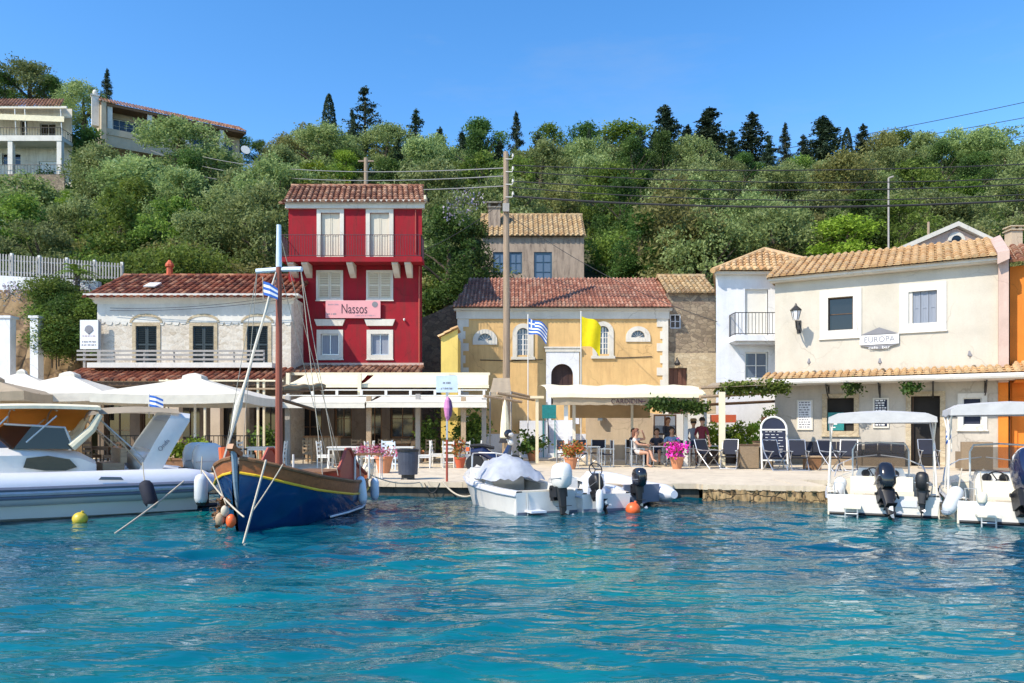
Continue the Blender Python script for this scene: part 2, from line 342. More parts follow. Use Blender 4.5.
M['magenta'] = leaf_mat('magenta_petals', [(.55, .01, .28), (.75, .03, .42), (.85, .08, .5)], .2); M['orange_fl'] = leaf_mat('orange_petals', [(.45, .10, .02), (.6, .17, .03), (.5, .25, .06), (.15, .2, .04)], .2); M['pink_fl'] = leaf_mat('pink_petals', [(.7, .25, .3), (.75, .4, .45), (.7, .12, .2), (.35, .4, .08)], .2); M['mauve_fl'] = leaf_mat('mauve_blossom', [(.30, .25, .36), (.38, .33, .42), (.16, .17, .14), (.08, .1, .06)], .2)
M['olive'] = leaf_mat('olive_leaves', [(.100, .150, .048), (.175, .248, .080), (.27, .355, .130), (.39, .465, .22)]); M['green'] = leaf_mat('green_leaves', [(.06, .105, .018), (.11, .185, .030), (.17, .265, .045), (.24, .34, .08)]); M['bright'] = leaf_mat('bright_leaves', [(.088, .163, .015), (.163, .275, .025), (.250, .375, .037), (.325, .450, .075)], .35)
M['dark'] = leaf_mat('dark_needles', [(.014, .030, .016), (.024, .049, .026), (.041, .070, .035), (.061, .088, .043)], .15); M['brownish'] = leaf_mat('brownish_leaves', [(.10, .115, .035), (.17, .185, .055), (.23, .24, .08), (.28, .29, .12)]); M['ivy'] = leaf_mat('ivy_leaves', [(.026, .067, .018), (.052, .119, .025), (.089, .178, .037), (.149, .253, .059)])
M['palm'] = leaf_mat('palm_leaves', [(.08, .16, .02), (.14, .25, .03), (.22, .34, .05)], .35); M['bark'] = simple('bark', (.09, .07, .05), 1, var=.4, scale=5, bump=.6, stretch=(3, 3, .6))
M['blue_flag'] = simple('flag_blue', (.02, .12, .48), .8); M['white_flag'] = simple('flag_white', (.78, .78, .78), .8); M['yellow_flag'] = canvas('flag_yellow', (.85, .72, .02), .3); M['pink_float'] = simple('pink_float', (.62, .22, .45), .5, var=.2)
M['skin'] = simple('skin', (.48, .26, .17), .55, var=.08); M['hair_dark'] = simple('dark_hair', (.025, .016, .012), .7); M['hair_red'] = simple('reddish_hair', (.16, .06, .035), .7)
for nm, c in dict(shirt_blue=(.22, .36, .58), shirt_dark=(.04, .045, .07), shirt_maroon=(.17, .022, .035), shirt_grey=(.24, .27, .34), dress=(.55, .49, .46), trousers=(.022, .026, .045), shorts=(.04, .05, .10)).items(): M[nm] = simple(nm, c, .9, var=.15, scale=10)
# ---------------------------------------------------------------- camera, sky, sun
cam = bpy.data.cameras.new('camera'); cam.sensor_width = 36; cam.lens = 36*F/1024; cam.shift_y = (H0-341.5)/1024; cam.clip_start = .1; cam.clip_end = 3000
co = bpy.data.objects.new('camera', cam); C.objects.link(co); co.location = (0, 0, CZ); co.rotation_euler = (PI/2, 0, 0); bpy.context.scene.camera = co
SUN_AZ, SUN_EL = R(53), R(45)
sd = Vector((-math.sin(SUN_AZ)*math.cos(SUN_EL), -math.cos(SUN_AZ)*math.cos(SUN_EL), math.sin(SUN_EL)))
w = bpy.data.worlds.new('World'); bpy.context.scene.world = w; w.use_nodes = True; nt = w.node_tree
bg = nt.nodes['Background']; sky = nt.nodes.new('ShaderNodeTexSky'); sky.sky_type = 'NISHITA'; sky.sun_disc = False
sky.sun_elevation = SUN_EL; sky.sun_rotation = math.atan2(sd.x, sd.y); sky.air_density = 1.0; sky.dust_density = .25; sky.ozone_density = 1.0; sky.altitude = 0
hs = nt.nodes.new('ShaderNodeHueSaturation'); hs.inputs['Saturation'].default_value = 1.36; hs.inputs['Value'].default_value = 1.22; hs.inputs['Hue'].default_value = .503
nt.links.new(sky.outputs[0], hs.inputs['Color'])
tcw = nt.nodes.new('ShaderNodeTexCoord'); mpw = nt.nodes.new('ShaderNodeMapping'); mpw.inputs['Scale'].default_value = (1.2, 1.2, 5); mpw.inputs['Rotation'].default_value = (0, .35, 0); nzw = nt.nodes.new('ShaderNodeTexNoise'); nzw.inputs['Scale'].default_value = 2.4; nzw.inputs['Detail'].default_value = 8; nzw.inputs['Roughness'].default_value = .62
nt.links.new(tcw.outputs['Generated'], mpw.inputs[0]); nt.links.new(mpw.outputs[0], nzw.inputs['Vector']); rpw = nt.nodes.new('ShaderNodeValToRGB'); rpw.color_ramp.elements[0].position = .55; rpw.color_ramp.elements[1].position = .85; rpw.color_ramp.elements[1].color = (.22, .22, .22, 1); nt.links.new(nzw.outputs['Fac'], rpw.inputs[0])
mxw = nt.nodes.new('ShaderNodeMix'); mxw.data_type = 'RGBA'; nt.links.new(rpw.outputs[0], mxw.inputs[0]); nt.links.new(hs.outputs[0], mxw.inputs[6]); mxw.inputs[7].default_value = (2.3, 2.6, 3.0, 1); nt.links.new(mxw.outputs[2], bg.inputs[0]); bg.inputs[1].default_value = .15   # thin cirrus
sl = bpy.data.lights.new('sun', 'SUN'); sl.energy = 4.1; sl.angle = R(.5); sl.color = (1, .89, .72)
so = bpy.data.objects.new('sun', sl); C.objects.link(so); so.rotation_euler = sd.to_track_quat('Z', 'Y').to_euler(); so.location = (-20, -20, 40)
vs_ = bpy.context.scene.view_settings; vs_.view_transform = 'Standard'; vs_.look = 'None'; vs_.exposure = 0.6; vs_.gamma = 1
bpy.context.scene.display_settings.display_device = 'sRGB'

def np_mesh(name, V, Fq, mats, rnd=None, smooth=False, midx=None):
    me = bpy.data.meshes.new(name); me.vertices.add(len(V)); me.vertices.foreach_set('co', V.astype(np.float32).ravel())
    k = Fq.shape[1]; me.loops.add(Fq.size); me.loops.foreach_set('vertex_index', Fq.astype(np.int32).ravel())
    me.polygons.add(len(Fq)); me.polygons.foreach_set('loop_start', np.arange(0, Fq.size, k, dtype=np.int32)); 
    for m_ in mats: me.materials.append(m_)
    if midx is not None: me.polygons.foreach_set('material_index', midx.astype(np.int32))
    if rnd is not None:
        a = me.attributes.new('rnd', 'FLOAT', 'FACE'); a.data.foreach_set('value', rnd.astype(np.float32))
    me.update(calc_edges=True)
    if smooth: me.polygons.foreach_set('use_smooth', np.ones(len(Fq), bool))
    return me
def link(name, me, parent=None, loc=None):
    o = bpy.data.objects.new(name, me); C.objects.link(o)
    if parent: o.parent = parent
    if loc: o.location = loc
    return o
def grid_mesh(name, xs, ys, zf, m, smooth=True):
    X, Y = np.meshgrid(xs, ys); Z = zf(X, Y); V = np.stack([X, Y, Z], -1).reshape(-1, 3); nx, ny = len(xs), len(ys)
    i = (np.arange(ny-1)[:, None]*nx+np.arange(nx-1)[None, :]).ravel()
    return np_mesh(name, V, np.stack([i, i+1, i+nx+1, i+nx], -1), [m], None, smooth)

# ---------------------------------------------------------------- sea
def sea_mat():
    t = NT('sea_water'); pos = t.n('ShaderNodeNewGeometry').outputs['Position']
    big = t.noise(.16, 4, .55, vec=pos); mid = t.noise(.6, 4, .6, vec=pos, stretch=(.6, 1.2, 1))
    f = t.math('ADD', t.math('MULTIPLY', big, .65), t.math('MULTIPLY', mid, .35))
    c = t.ramp(f, [(.30, (.0002, .028, .068)), (.42, (.0002, .066, .114)), (.53, (.0003, .124, .156)), (.66, (.0006, .225, .205))])
    sp = t.n('ShaderNodeSeparateXYZ'); t.l(pos, sp.inputs[0])
    k = t.n('ShaderNodeMapRange'); k.inputs[1].default_value = 9.5; k.inputs[2].default_value = 17; t.l(sp.outputs[1], k.inputs[0])
    c = t.mix(k.outputs[0], c, t.mix(.6, c, (.002, .028, .048)))       # darker along the quay: deeper water, with boat shadow painted in
    k2 = t.n('ShaderNodeMapRange'); k2.inputs[1].default_value = 10.5; k2.inputs[2].default_value = 5; t.l(sp.outputs[1], k2.inputs[0]); c = t.mix(t.math('MULTIPLY', k2.outputs[0], .45), c, t.mix(mid, (.0003, .095, .150), (.0006, .21, .215)))     # paler sandy shallows
    t.col(c); t.p.inputs['IOR'].default_value = 1.36
    h = t.math('ADD', t.math('MULTIPLY', t.noise(5.0, 2, .45, vec=pos, stretch=(.6, 1.5, 1)), .5), t.math('MULTIPLY', t.noise(2.2, 2, .45, vec=pos, stretch=(.55, 1.5, 1)), 1.0))
    t.bump(h, .7, .07); return t.fin(.035, spec=.5)
rs = np.random.RandomState(11)
comps = []
for i in range(60):
    lam = .32*(1.7/.32)**(rs.rand()**1.1); th = PI/2+rs.normal(0, .62)+.2; comps.append((2*PI/lam*math.cos(th), 2*PI/lam*math.sin(th), .0038*lam**.8*rs.uniform(.6, 1.4), rs.rand()*2*PI))
def waves(X, Y):
    Z = np.zeros_like(X)
    for kx, ky, a, p in comps: Z += a*np.sin(kx*X+ky*Y+p)
    g = np.clip((60-np.hypot(X, Y-12))/40, 0, 1); return Z*g*(.75+.35*np.sin(.33*X+.5*Y)*np.sin(.21*Y-.4*X+1))-.0
xs = np.concatenate([[-900, -500, -250, -120, -60, -40, -30, -24, -20], np.arange(-17, 17.01, .07), [20, 24, 30, 40, 60, 120, 250, 500, 900]])
ys = np.concatenate([[-900, -500, -250, -120, -60, -30, -15, -8, -3, 0, 1.5, 2.6, 3.3], np.arange(3.8, 21.6, .055), [23, 26, 30, 40]])
tag(link('sea', grid_mesh('sea', xs, ys, waves, sea_mat())), kind='structure')

# ---------------------------------------------------------------- quay and promenade
EDGE = [(-60, 28), (-24, 23.6), (-12, 21.2), (-3, 19.45), (4.0, 18.55), (4.02, 18.75), (4.7, 18.7), (4.72, 18.45), (7.5, 17.78), (7.65, 20.2), (14, 17.8), (34, 9.5), (60, 4)]
b = MB(); b.poly([(x, y, QZ) for x, y in EDGE]+[(60, 60, QZ), (-60, 60, QZ)], r=.5)
quay = tag(b.build('promenade', M['pavement']), kind='structure')
def edge_strip(pts, z0, z1, out, mb, back=.5, jit=0):
    for (a, c) in zip(pts[:-1], pts[1:]):
        d = Vector((c[0]-a[0], c[1]-a[1])); n = Vector((d.y, -d.x)).normalized(); L = d.length; k = max(1, int(L/1.6)) if jit else 1
        for i in range(k):
            j = random.uniform(-jit, jit); p = Vector(a)+d*(i/k); q = Vector(a)+d*((i+1)/k-(.006/L if jit else 0)); o = n*(out+j); bk = -n*back
            mb.slab([tuple(p+o), tuple(q+o), tuple(q+bk), tuple(p+bk)], z0, z1+j*.25)
b = MB(); edge_strip(EDGE[:5], QZ-.13, QZ+.012, .10, b, .55, .012); edge_strip(EDGE[5:], QZ-.12, QZ+.012, .09, b, .55, .012); b.build('coping', M['pavement'], quay)
b = MB(); edge_strip(EDGE[:7], -1.5, QZ-.12, -.02, b); b.build('concrete_face', M['dark_concrete'], quay)
def stone_face(x0, y0, x1, y1):
    n = 90; m = 9; V = []; d = Vector((x1-x0, y1-y0)); nn = Vector((d.y, -d.x)).normalized(); rs2 = np.random.RandomState(3)
    row = [0]*(n+1)
    for j in range(m+1):
        for i in range(n+1):
            z = -1+(QZ-.1+1)*j/m; r_ = .07+.10*math.sin(i*.55+j*1.9)*math.sin(j*.8+i*.21)+rs2.uniform(-.04, .04)-.05*(j/m)
            p = Vector((x0, y0))+d*(i/n)+nn*r_; V.append((p.x, p.y, z))
    Fq = [(j*(n+1)+i, j*(n+1)+i+1, (j+1)*(n+1)+i+1, (j+1)*(n+1)+i) for j in range(m) for i in range(n)]
    return np_mesh('stone_facing', np.array(V), np.array(Fq), [M['quay_stone']], None, True)
link('stone_facing', stone_face(4.72, 18.40, 7.52, 17.73), quay)
b = MB(); edge_strip(EDGE[7:], -1.5, QZ-.11, -.1, b); b.build('stone_backing', M['quay_stone'], quay)

# ---------------------------------------------------------------- hillside
def interp(y, pts): return np.interp(y, [p[0] for p in pts], [p[1] for p in pts])
def hill(X, Y):
    c = interp(Y, [(40, .3), (43, 1.5), (46, 6), (50, 10.8), (56, 12.8), (70, 20), (85, 27), (100, 34), (112, 38), (122, 39), (150, 34), (300, 12), (500, 5)])
    l = interp(Y, [(40.9, .2), (41.3, 3.0), (41.9, 8.6), (42.5, 9.2), (48, 10.5), (56, 14), (70, 22), (80, 27), (95, 34), (106, 38), (122, 39), (150, 34), (300, 12), (500, 5)])
    k = np.clip((-15.5-X)/3.0, 0, 1)
    n = .5*np.sin(X*.23+Y*.11)+.35*np.sin(X*.41-Y*.27+2)
    return c*(1-k)+l*k+n*np.clip((Y-44)/12, 0, 1)
hz = lambda x, y: float(hill(np.array(x, float), np.array(y, float)))
tag(link('hillside', grid_mesh('hillside', np.concatenate([[-500, -300, -200, -140], np.arange(-100, 100.1, 1.0), [140, 200, 300, 500]]), np.concatenate([np.arange(36, 60, .5), np.arange(60, 130, 2), [150, 200, 300, 500]]), hill, M['hill'])), kind='structure')

# ---------------------------------------------------------------- foliage
def leaf_cloud(P, S, rnd, aspect=.62, up=0.25, rs=np.random):
    n = len(P); A = rs.normal(size=(n, 3)); A /= np.linalg.norm(A, axis=1)[:, None]
    B = rs.normal(size=(n, 3)); B[:, 2] *= (1-up); B -= A*(A*B).sum(1)[:, None]; B /= np.linalg.norm(B, axis=1)[:, None]
    a = A*S[:, None]*.5; b_ = B*S[:, None]*.5*aspect
    V = np.stack([P-a, P+b_*1.0-a*.1, P+a, P-b_-a*.1], 1).reshape(-1, 3); return V, np.arange(4*n).reshape(n, 4), rnd
def crown_mesh(name, m, clumps, per, size, seed, flat=.8):
    rs = np.random.RandomState(seed); P = []; Rn = []; S = []
    for (c, r) in clumps:
        n = int(per*(r**1.6)); d = rs.normal(size=(n, 3)); d[:, 2] += .35; d /= np.linalg.norm(d, axis=1)[:, None]
        q = r*(.38+.72*rs.rand(n)**.75)*np.where(rs.rand(n) < .1, 1.28, 1); q *= 1+.28*np.sin(5*d[:, 0]+seed)*np.sin(4*d[:, 1]+2)
        d[:, 2] *= flat; P.append(np.array(c)+d*q[:, None]); cr = rs.rand()
        Rn.append(np.clip(.45*cr+.55*rs.rand(n), 0, 1)); S.append(size*(.6+.8*rs.rand(n)))
    V, Fq, rn = leaf_cloud(np.concatenate(P), np.concatenate(S)*1.12, np.concatenate(Rn), .46, rs=rs)
    return np_mesh(name, V, Fq, [m], rn)
def olive_clumps(seed, H=6.5, rad=3.0, n=24, base=1.5):
    rs = np.random.RandomState(seed); out = []
    for i in range(n):
        z = rs.rand(); th = rs.rand()*2*PI; q = math.sqrt(rs.rand())*rad*math.sqrt(max(.08, 1-(2*z-.8)**2*.8))
        r = rs.uniform(.45, 1.2); out.append(((q*math.cos(th), q*math.sin(th), base+.3+z*(H-base-r*.8)), r))
    return out
def trunk_mesh(name, H, r, limbs, seed):
    rs = random.Random(seed); b = MB()
    b.tube([(0, 0, -1.2), (rs.uniform(-.1, .1), 0, H*.25), (rs.uniform(-.2, .2), rs.uniform(-.2, .2), H*.5), (rs.uniform(-.3, .3), rs.uniform(-.3, .3), H*.85)], [r*1.3, r, r*.7, r*.15], 7)
    for i in range(limbs):
        z = H*rs.uniform(.2, .5); a = rs.uniform(0, 2*PI); l = H*rs.uniform(.25, .42)
        b.tube([(0, 0, z), (math.cos(a)*l*.5, math.sin(a)*l*.5, z+l*.45), (math.cos(a)*l, math.sin(a)*l, z+l*.8)], [r*.5, r*.3, r*.08], 5)
    o = b.build(name, M['bark']); me = o.data; bpy.data.objects.remove(o); return me
TREES = {}
for i in range(4): TREES['olive', i] = (crown_mesh('crown', M['olive'], olive_clumps(20+i, 6.5, 3.1, 40, .4), 380, .21, i), trunk_mesh('trunk', 6, .28, 5, i), 6.6)
for i in range(3): TREES['green', i] = (crown_mesh('crown', M['green'], olive_clumps(40+i, 7.0, 2.7, 34, .4), 340, .23, 10+i), trunk_mesh('trunk', 6.5, .25, 5, 5+i), 7.1)
for i in range(2): TREES['brownish', i] = (crown_mesh('crown', M['brownish'], olive_clumps(60+i, 6.5, 2.8, 32, .4), 330, .22, 20+i), trunk_mesh('trunk', 6, .25, 5, 9+i), 6.6)
for i in range(2): TREES['bright', i] = (crown_mesh('crown', M['bright'], olive_clumps(70+i, 5.0, 2.2, 20, .6), 380, .21, 30+i), trunk_mesh('trunk', 4.5, .15, 5, 11+i), 5.1)
for i in range(2): TREES['bushy', i] = (crown_mesh('crown', M['ivy'], olive_clumps(80+i, 8.0, 2.6, 36, .2), 340, .22, 35+i), trunk_mesh('trunk', 7.5, .25, 5, 13+i), 8.1)
def conifer_mesh(seed, H=11, rad=2.6, sparse=1.0):
    rs = np.random.RandomState(seed); P = []; S = []; Rn = []
    z = .14*H
    while z < H*.985:
        f = 1-z/H; L0 = rad*(f**.92)*1.12+.14
        for k in range(rs.randint(4, 7)):
            if rs.rand() > sparse: continue
            a = rs.rand()*2*PI; L = L0*rs.uniform(.45, 1.15); n = int(26+44*L); t = rs.rand(n)**.8
            dr = rs.uniform(-.25, .12); curve = dr*t*L+.28*t*t*L*.6
            w = .16+.28*np.sin(PI*np.clip(t*.9+.1, 0, 1))*min(1, L/1.5)
            P.append(np.stack([math.cos(a)*t*L+rs.normal(0, 1, n)*w*.6, math.sin(a)*t*L+rs.normal(0, 1, n)*w*.6, z+curve+rs.normal(0, 1, n)*w*.45], -1))
            S.append(.24*(.6+.8*rs.rand(n))); Rn.append(np.clip(.4*rs.rand()+.6*rs.rand(n), 0, 1))
        z += rs.uniform(.28, .5)
    n = 60; P.append(np.stack([rs.normal(0, .08, n), rs.normal(0, .08, n), H*.93+rs.rand(n)*H*.08], -1)); S.append(np.full(n, .2)); Rn.append(rs.rand(n))
    V, Fq, rn = leaf_cloud(np.concatenate(P), np.concatenate(S), np.concatenate(Rn), .5, rs=rs)
    return np_mesh('crown', V, Fq, [M['dark']], rn)
def straight_trunk(H, r):
    b = MB(); b.tube([(0, 0, -1.5), (0, 0, H*.5), (.05, 0, H*.97)], [r, r*.6, .02], 7); o = b.build('trunk', M['bark']); me = o.data; bpy.data.objects.remove(o); return me
for i in range(4): TREES['conifer', i] = (conifer_mesh(100+i), straight_trunk(11, .2), 11.3)
for i in range(2): TREES['thin_conifer', i] = (conifer_mesh(120+i, 11, 2.5, .42), straight_trunk(11, .17), 11.3)
rs = np.random.RandomState(5); n = 4200; zz = rs.rand(n); rr_ = .85*np.sin(PI*np.clip(zz*.93+.07, 0, 1))**.55*(.8+.3*rs.rand(n)); th = rs.rand(n)*2*PI
V, Fq, rn = leaf_cloud(np.stack([rr_*np.cos(th), rr_*np.sin(th), .4+zz*8.6], -1), .26*(.6+.7*rs.rand(n)), rs.rand(n)*.8, .5, 0, rs)
TREES['cypress', 0] = (np_mesh('crown', V, Fq, [M['dark']], rn), straight_trunk(8, .15), 9.1)
KN = dict(olive='olive_tree', green='bushy_tree', brownish='bushy_tree', bright='bright_shrub', bushy='evergreen_tree', conifer='conifer_tree', thin_conifer='conifer_tree', cypress='cypress_tree')
def tree(kind, var, x, y, h, label, group=None, wide=1.0, z=None):
    cm, tm, H = TREES[kind, var % len([k for k in TREES if k[0] == kind])]
    s = h/H; t = thing(KN[kind], label, 'shrub' if kind == 'bright' else 'tree', (x, y, (hz(x, y) if z is None else z)-.15), random.uniform(0, 2*PI), group)
    t.scale = (s*wide, s*wide, s); link('crown', cm, t); link('trunk', tm, t); return t
PROT = [(478, 606, 197, 286, 52), (-40, 66, 90, 186, 80), (96, 247, 92, 158, 95), (-40, 120, 246, 300, 42)]
def blocked(px, Y, top, wpx):
    for a, b_, t0, b0, Yp in PROT:
        if Y < Yp+5 and px+wpx > a and px-wpx < b_ and top < b0 and not (Y < Yp and top > b0-14): return True
    return False
LM = [(62, 'by the awning villa'), (285, 'above the white stone house'), (432, 'behind the red house'), (615, 'around the old grey house'), (775, 'above the rubble-stone house'), (5000, 'above the cream house')]
DESC = dict(olive='airy silvery olive tree', green='leafy mid-green tree', brownish='brownish-green scrubby tree', bushy='dark evergreen tree')
rt = random.Random(21)
for (Y, step, hh, where) in ((47, 4.6, 6.2, 'low on the slope'), (53, 4.6, 6.6, 'low on the slope'), (60, 4.8, 6.6, 'low on the slope'), (68, 5.0, 6.8, 'midway up the slope'), (77, 5.2, 6.8, 'midway up the slope'), (87, 5.6, 7, 'midway up the slope'), (97, 5.8, 7, 'near the crest of the slope'), (107, 5.8, 7.2, 'near the crest of the slope')):
    x = -Y*.74
    while x < Y*.74:
        xx = x+rt.uniform(-.3, .3)*step; yy = Y+rt.uniform(-.45, .45)*8; x += step*rt.uniform(.8, 1.2)
        h = hh*rt.uniform(.8, 1.2); px = 512+xx/yy*F; z = hz(xx, yy)
        q = rt.random()
        kind = 'olive' if q < .62 else 'green' if q < .78 else 'brownish' if q < .88 else 'bushy'
        if Y < 57 and 420 < px < 700 and kind == 'olive' and rt.random() < .6: kind = 'bushy'
        if px < 300 and Y > 90: h *= .8
        if 640 < px < 880 and Y > 90: h *= .5
        if 430 < px <= 640 and Y > 90: h *= .8
        top = H0-(z+h*.95-CZ)*F/yy
        if blocked(px, yy, top, 2.6/yy*F): continue
        lm = next(s for a, s in LM if px < a); lab = f"{DESC[kind]} {where} {lm}"
        tree(kind, rt.randrange(9), xx, yy, h, lab, f"{kind} trees {where} {lm}", rt.uniform(.95, 1.25))
def sky_tree(kind, var, px, py, Y, label, wide=1.0, base=None):
    x = PX(px, Y); z = hz(x, Y) if base is None else PZ(base, Y); tree(kind, var, x, Y, PZ(py, Y)-z, label, None, wide, z)
sky_tree('cypress', 0, 329, 92, 108, 'slim pointed dark cypress alone on the skyline behind the red house', .9)
sky_tree('thin_conifer', 0, 365, 83, 108, 'tallest ragged half-bare conifer on the skyline right of the slim cypress', 1.7)
sky_tree('conifer', 0, 352, 107, 104, 'short dark conifer leaning beside the ragged half-bare conifer', .8)
sky_tree('thin_conifer', 1, 416, 106, 104, 'thin conifer with a star-shaped tip rising from green trees', 1.4)
sky_tree('conifer', 1, 440, 124, 92, 'dark blunt conifer left of the utility pole top', 1.3)
sky_tree('conifer', 2, 516, 108, 92, 'tall narrow brownish conifer just right of the utility pole top', .75)
sky_tree('bushy', 0, 482, 118, 106, 'round evergreen on the skyline just left of the utility pole top', 1.2)
sky_tree('green', 1, 552, 122, 108, 'rounded tree on the skyline right of the narrow brownish conifer', 1.1)
sky_tree('bushy', 1, 584, 123, 108, 'dark flat-topped evergreen on the skyline above the grey house', 1.4)
sky_tree('green', 2, 622, 120, 110, 'broad-headed tree on the skyline at the middle of the ridge', 1.5)
sky_tree('cypress', 0, 589, 127, 104, 'thin dark cypress spike in front of the flat-topped evergreen', .6)
sky_tree('conifer', 3, 665, 102, 104, 'tall spiky dark conifer, first of the ridge row right of the broad-headed tree', 1.80)
sky_tree('conifer', 0, 710, 106, 104, 'massive dark conifer with a ragged flat top on the ridge', 2.40)
sky_tree('conifer', 1, 752, 109, 103, 'dark slender conifer with open tiers right of the massive one', 1.86)
sky_tree('conifer', 2, 785, 120, 103, 'pointed smooth dark conifer in a gap on the ridge', .9)
sky_tree('conifer', 3, 823, 113, 106, 'broad dark conifer with a leaning top on the ridge', 2.28)
sky_tree('cypress', 0, 847, 126, 107, 'small dark spike of a conifer right of the leaning-topped one', .9)
sky_tree('conifer', 1, 863, 121, 107, 'last small dark conifer of the ridge row, by the bare sky', 1.44)
for px, py, Y, v, wd, lab in ((640, 126, 103, 1, 1.5, 'stubby dark conifer between the broad-headed tree and the tall spiky one'), (688, 122, 100, 2, 1.4, 'dark conifer close left of the massive flat-topped one'), (732, 128, 99, 3, 1.5, 'low dark conifer between the massive and the slender one'), (768, 133, 98, 0, 1.3, 'low dark conifer just left of the smooth pointed one'), (803, 132, 100, 1, 1.4, 'low dark conifer left of the leaning-topped one'), (538, 130, 92, 3, 1.2, 'short dark conifer right of the narrow brownish one'), (398, 134, 96, 0, 1.3, 'short dark conifer left of the star-tipped one'), (500, 138, 86, 2, 1.3, 'dark conifer hidden behind the top of the utility pole'), (605, 133, 96, 1, 1.3, 'short dark conifer in front of the broad-headed skyline tree'), (462, 128, 98, 3, 1.2, 'short dark conifer between the blunt conifer and the round evergreen'), (655, 128, 95, 2, 1.3, 'short dark conifer just left of the tall spiky one')): sky_tree('conifer', v, px, py, Y, lab, wd)
sky_tree('conifer', 2, 107, 66, 112, 'dark conifer standing behind the white chimney of the long villa', .8, 130)
sky_tree('olive', 0, 30, 61, 104, 'big rounded dark tree on the skyline behind the villa with the awning', 1.3, 118); sky_tree('bushy', 0, 4, 72, 102, 'dark tree at the far left skyline beside the big rounded one', 1.2, 120); sky_tree('bushy', 1, 54, 76, 102, 'dark tree right of the big rounded one on the left skyline', 1.2, 120)
sky_tree('olive', 1, 84, 82, 100, 'dense tree filling the gap between the two hill villas', 1.2, 132)
sky_tree('bushy', 1, 88, 128, 84, 'dark tree directly right of the villa with the awning', 1.2, 215)
sky_tree('olive', 3, 215, 148, 84, 'rounded olive tree under the right half of the long hill villa', 1.5, 200); sky_tree('olive', 1, 178, 118, 80, 'big full olive tree in front of the long hill villa', 1.35, 195)
sky_tree('olive', 2, 150, 160, 66, 'very broad olive tree above the white house roof', 1.5, 240)
sky_tree('olive', 3, 240, 170, 62, 'broad olive tree against the upper left of the red house', 1.3, 250)
sky_tree('olive', 0, 30, 175, 66, 'broad olive tree below the awning villa terrace', 1.5, 250)
sky_tree('bushy', 0, 110, 165, 74, 'dark green tree between the awning villa and the big full olive', 1.2, 215)
sky_tree('bright', 0, 318, 163, 60, 'yellow-green shrub left of the pole behind the red house', 1.5, 215)
sky_tree('bright', 1, 345, 150, 72, 'yellow-green creeper-clad bush beside the hill pole', 1.2, 180)
sky_tree('bright', 0, 66, 190, 62, 'small yellow-green bush under the awning villa corner', .9, 215)
sky_tree('bright', 1, 845, 215, 47, 'fresh green shrub right above the ochre hipped roof', 1.6, 268)
sky_tree('green', 2, 900, 195, 48, 'fresh green tree beside the thin grey post', 1.1, 262)
sky_tree('olive', 2, 985, 128, 100, 'big pale olive tree on the skyline at the far end of the ridge', 1.4, 190)
sky_tree('olive', 1, 895, 150, 95, 'pale rounded olive on the skyline beyond the conifer row', 1.5, 200)
sky_tree('bushy', 1, 448, 205, 47, 'dark bushy tree filling the gap right of the red house', 1.1, 312)
sky_tree('bushy', 0, 472, 215, 48.5, 'dark tree crowding the left wall of the old grey house', .9, 300)
sky_tree('bushy', 1, 640, 210, 50, 'dark bushy tree against the right wall of the old grey house', 1.3, 282)

SH = {}
for i, m_ in enumerate(('green', 'ivy', 'olive', 'brownish')): SH[i] = crown_mesh('crown', M[m_], olive_clumps(150+i, 2.6, 1.7, 16, -.2), 380, .18, 50+i)
SHN = ('leafy green shrub', 'dark ivy-green shrub', 'silvery grey-green shrub', 'dry brownish shrub')
def shrub(k, x, y, h, label, group=None, wide=1, z=None):
    t = thing('shrub', label, 'shrub', (x, y, (hz(x, y) if z is None else z)-.1), random.uniform(0, 6), group); q = h/2.6; t.scale = (q*wide, q*wide, q); link('crown', SH[k], t)
    b = 'stem'; 
    if not hasattr(shrub, 'stem'): shrub.stem = straight_trunk(1.6, .06)
    link('stem', shrub.stem, t); return t
SLM = [(300, 'behind the white stone house roof'), (432, 'behind the red house'), (700, 'behind the yellow church roof'), (5000, 'behind the cream house roof')]
for (Y, step) in ((44.2, 2.0), (46.2, 2.2), (48.6, 2.6), (51.5, 3.2), (55, 4), (59, 4.4)):
    x = -Y*.74
    while x < Y*.74:
        xx = x+rt.uniform(-.4, .4); yy = Y+rt.uniform(-.8, .8); x += step*rt.uniform(.8, 1.2); px = 512+xx/yy*F
        if px < 130 and yy < 46: continue
        if 470 < px < 615 and 45 < yy < 60: continue
        k = rt.choice((0, 1, 1, 2, 3, 0)); lm = next(s for a, s in SLM if px < a)
        shrub(k, xx, yy, rt.uniform(1.7, 3.2), f"{SHN[k]} on the lower bank {lm}", f"{SHN[k]}s {lm}", rt.uniform(1, 1.4))

# the woods on the slopes beyond both ends of the village: one uncountable mass
rs = np.random.RandomState(77); P = []; S = []; Rn = []
for i in range(900):
    y = rs.uniform(43, 128); sg = 1 if rs.rand() < .5 else -1; x = sg*(.80*y+abs(rs.normal(0, 45))); z0 = float(hill(np.array(x), np.array(y))); r = rs.uniform(1.6, 3.2); n = int(70*r)
    d = rs.normal(size=(n, 3)); d /= np.linalg.norm(d, axis=1)[:, None]; P.append(np.array([x, y, z0+r*.7])+d*(r*(.5+.6*rs.rand(n)))[:, None]); S.append(.5*(.6+.8*rs.rand(n))); Rn.append(np.clip(.5*rs.rand()+.5*rs.rand(n), 0, 1))
V, Fq, rn = leaf_cloud(np.concatenate(P), np.concatenate(S), np.concatenate(Rn), .55, rs=rs)
tag(link('woods', np_mesh('woods', V, Fq, [M['olive']], rn)), 'distant scrubby woods on the slopes past both ends of the village', None, None, 'stuff')
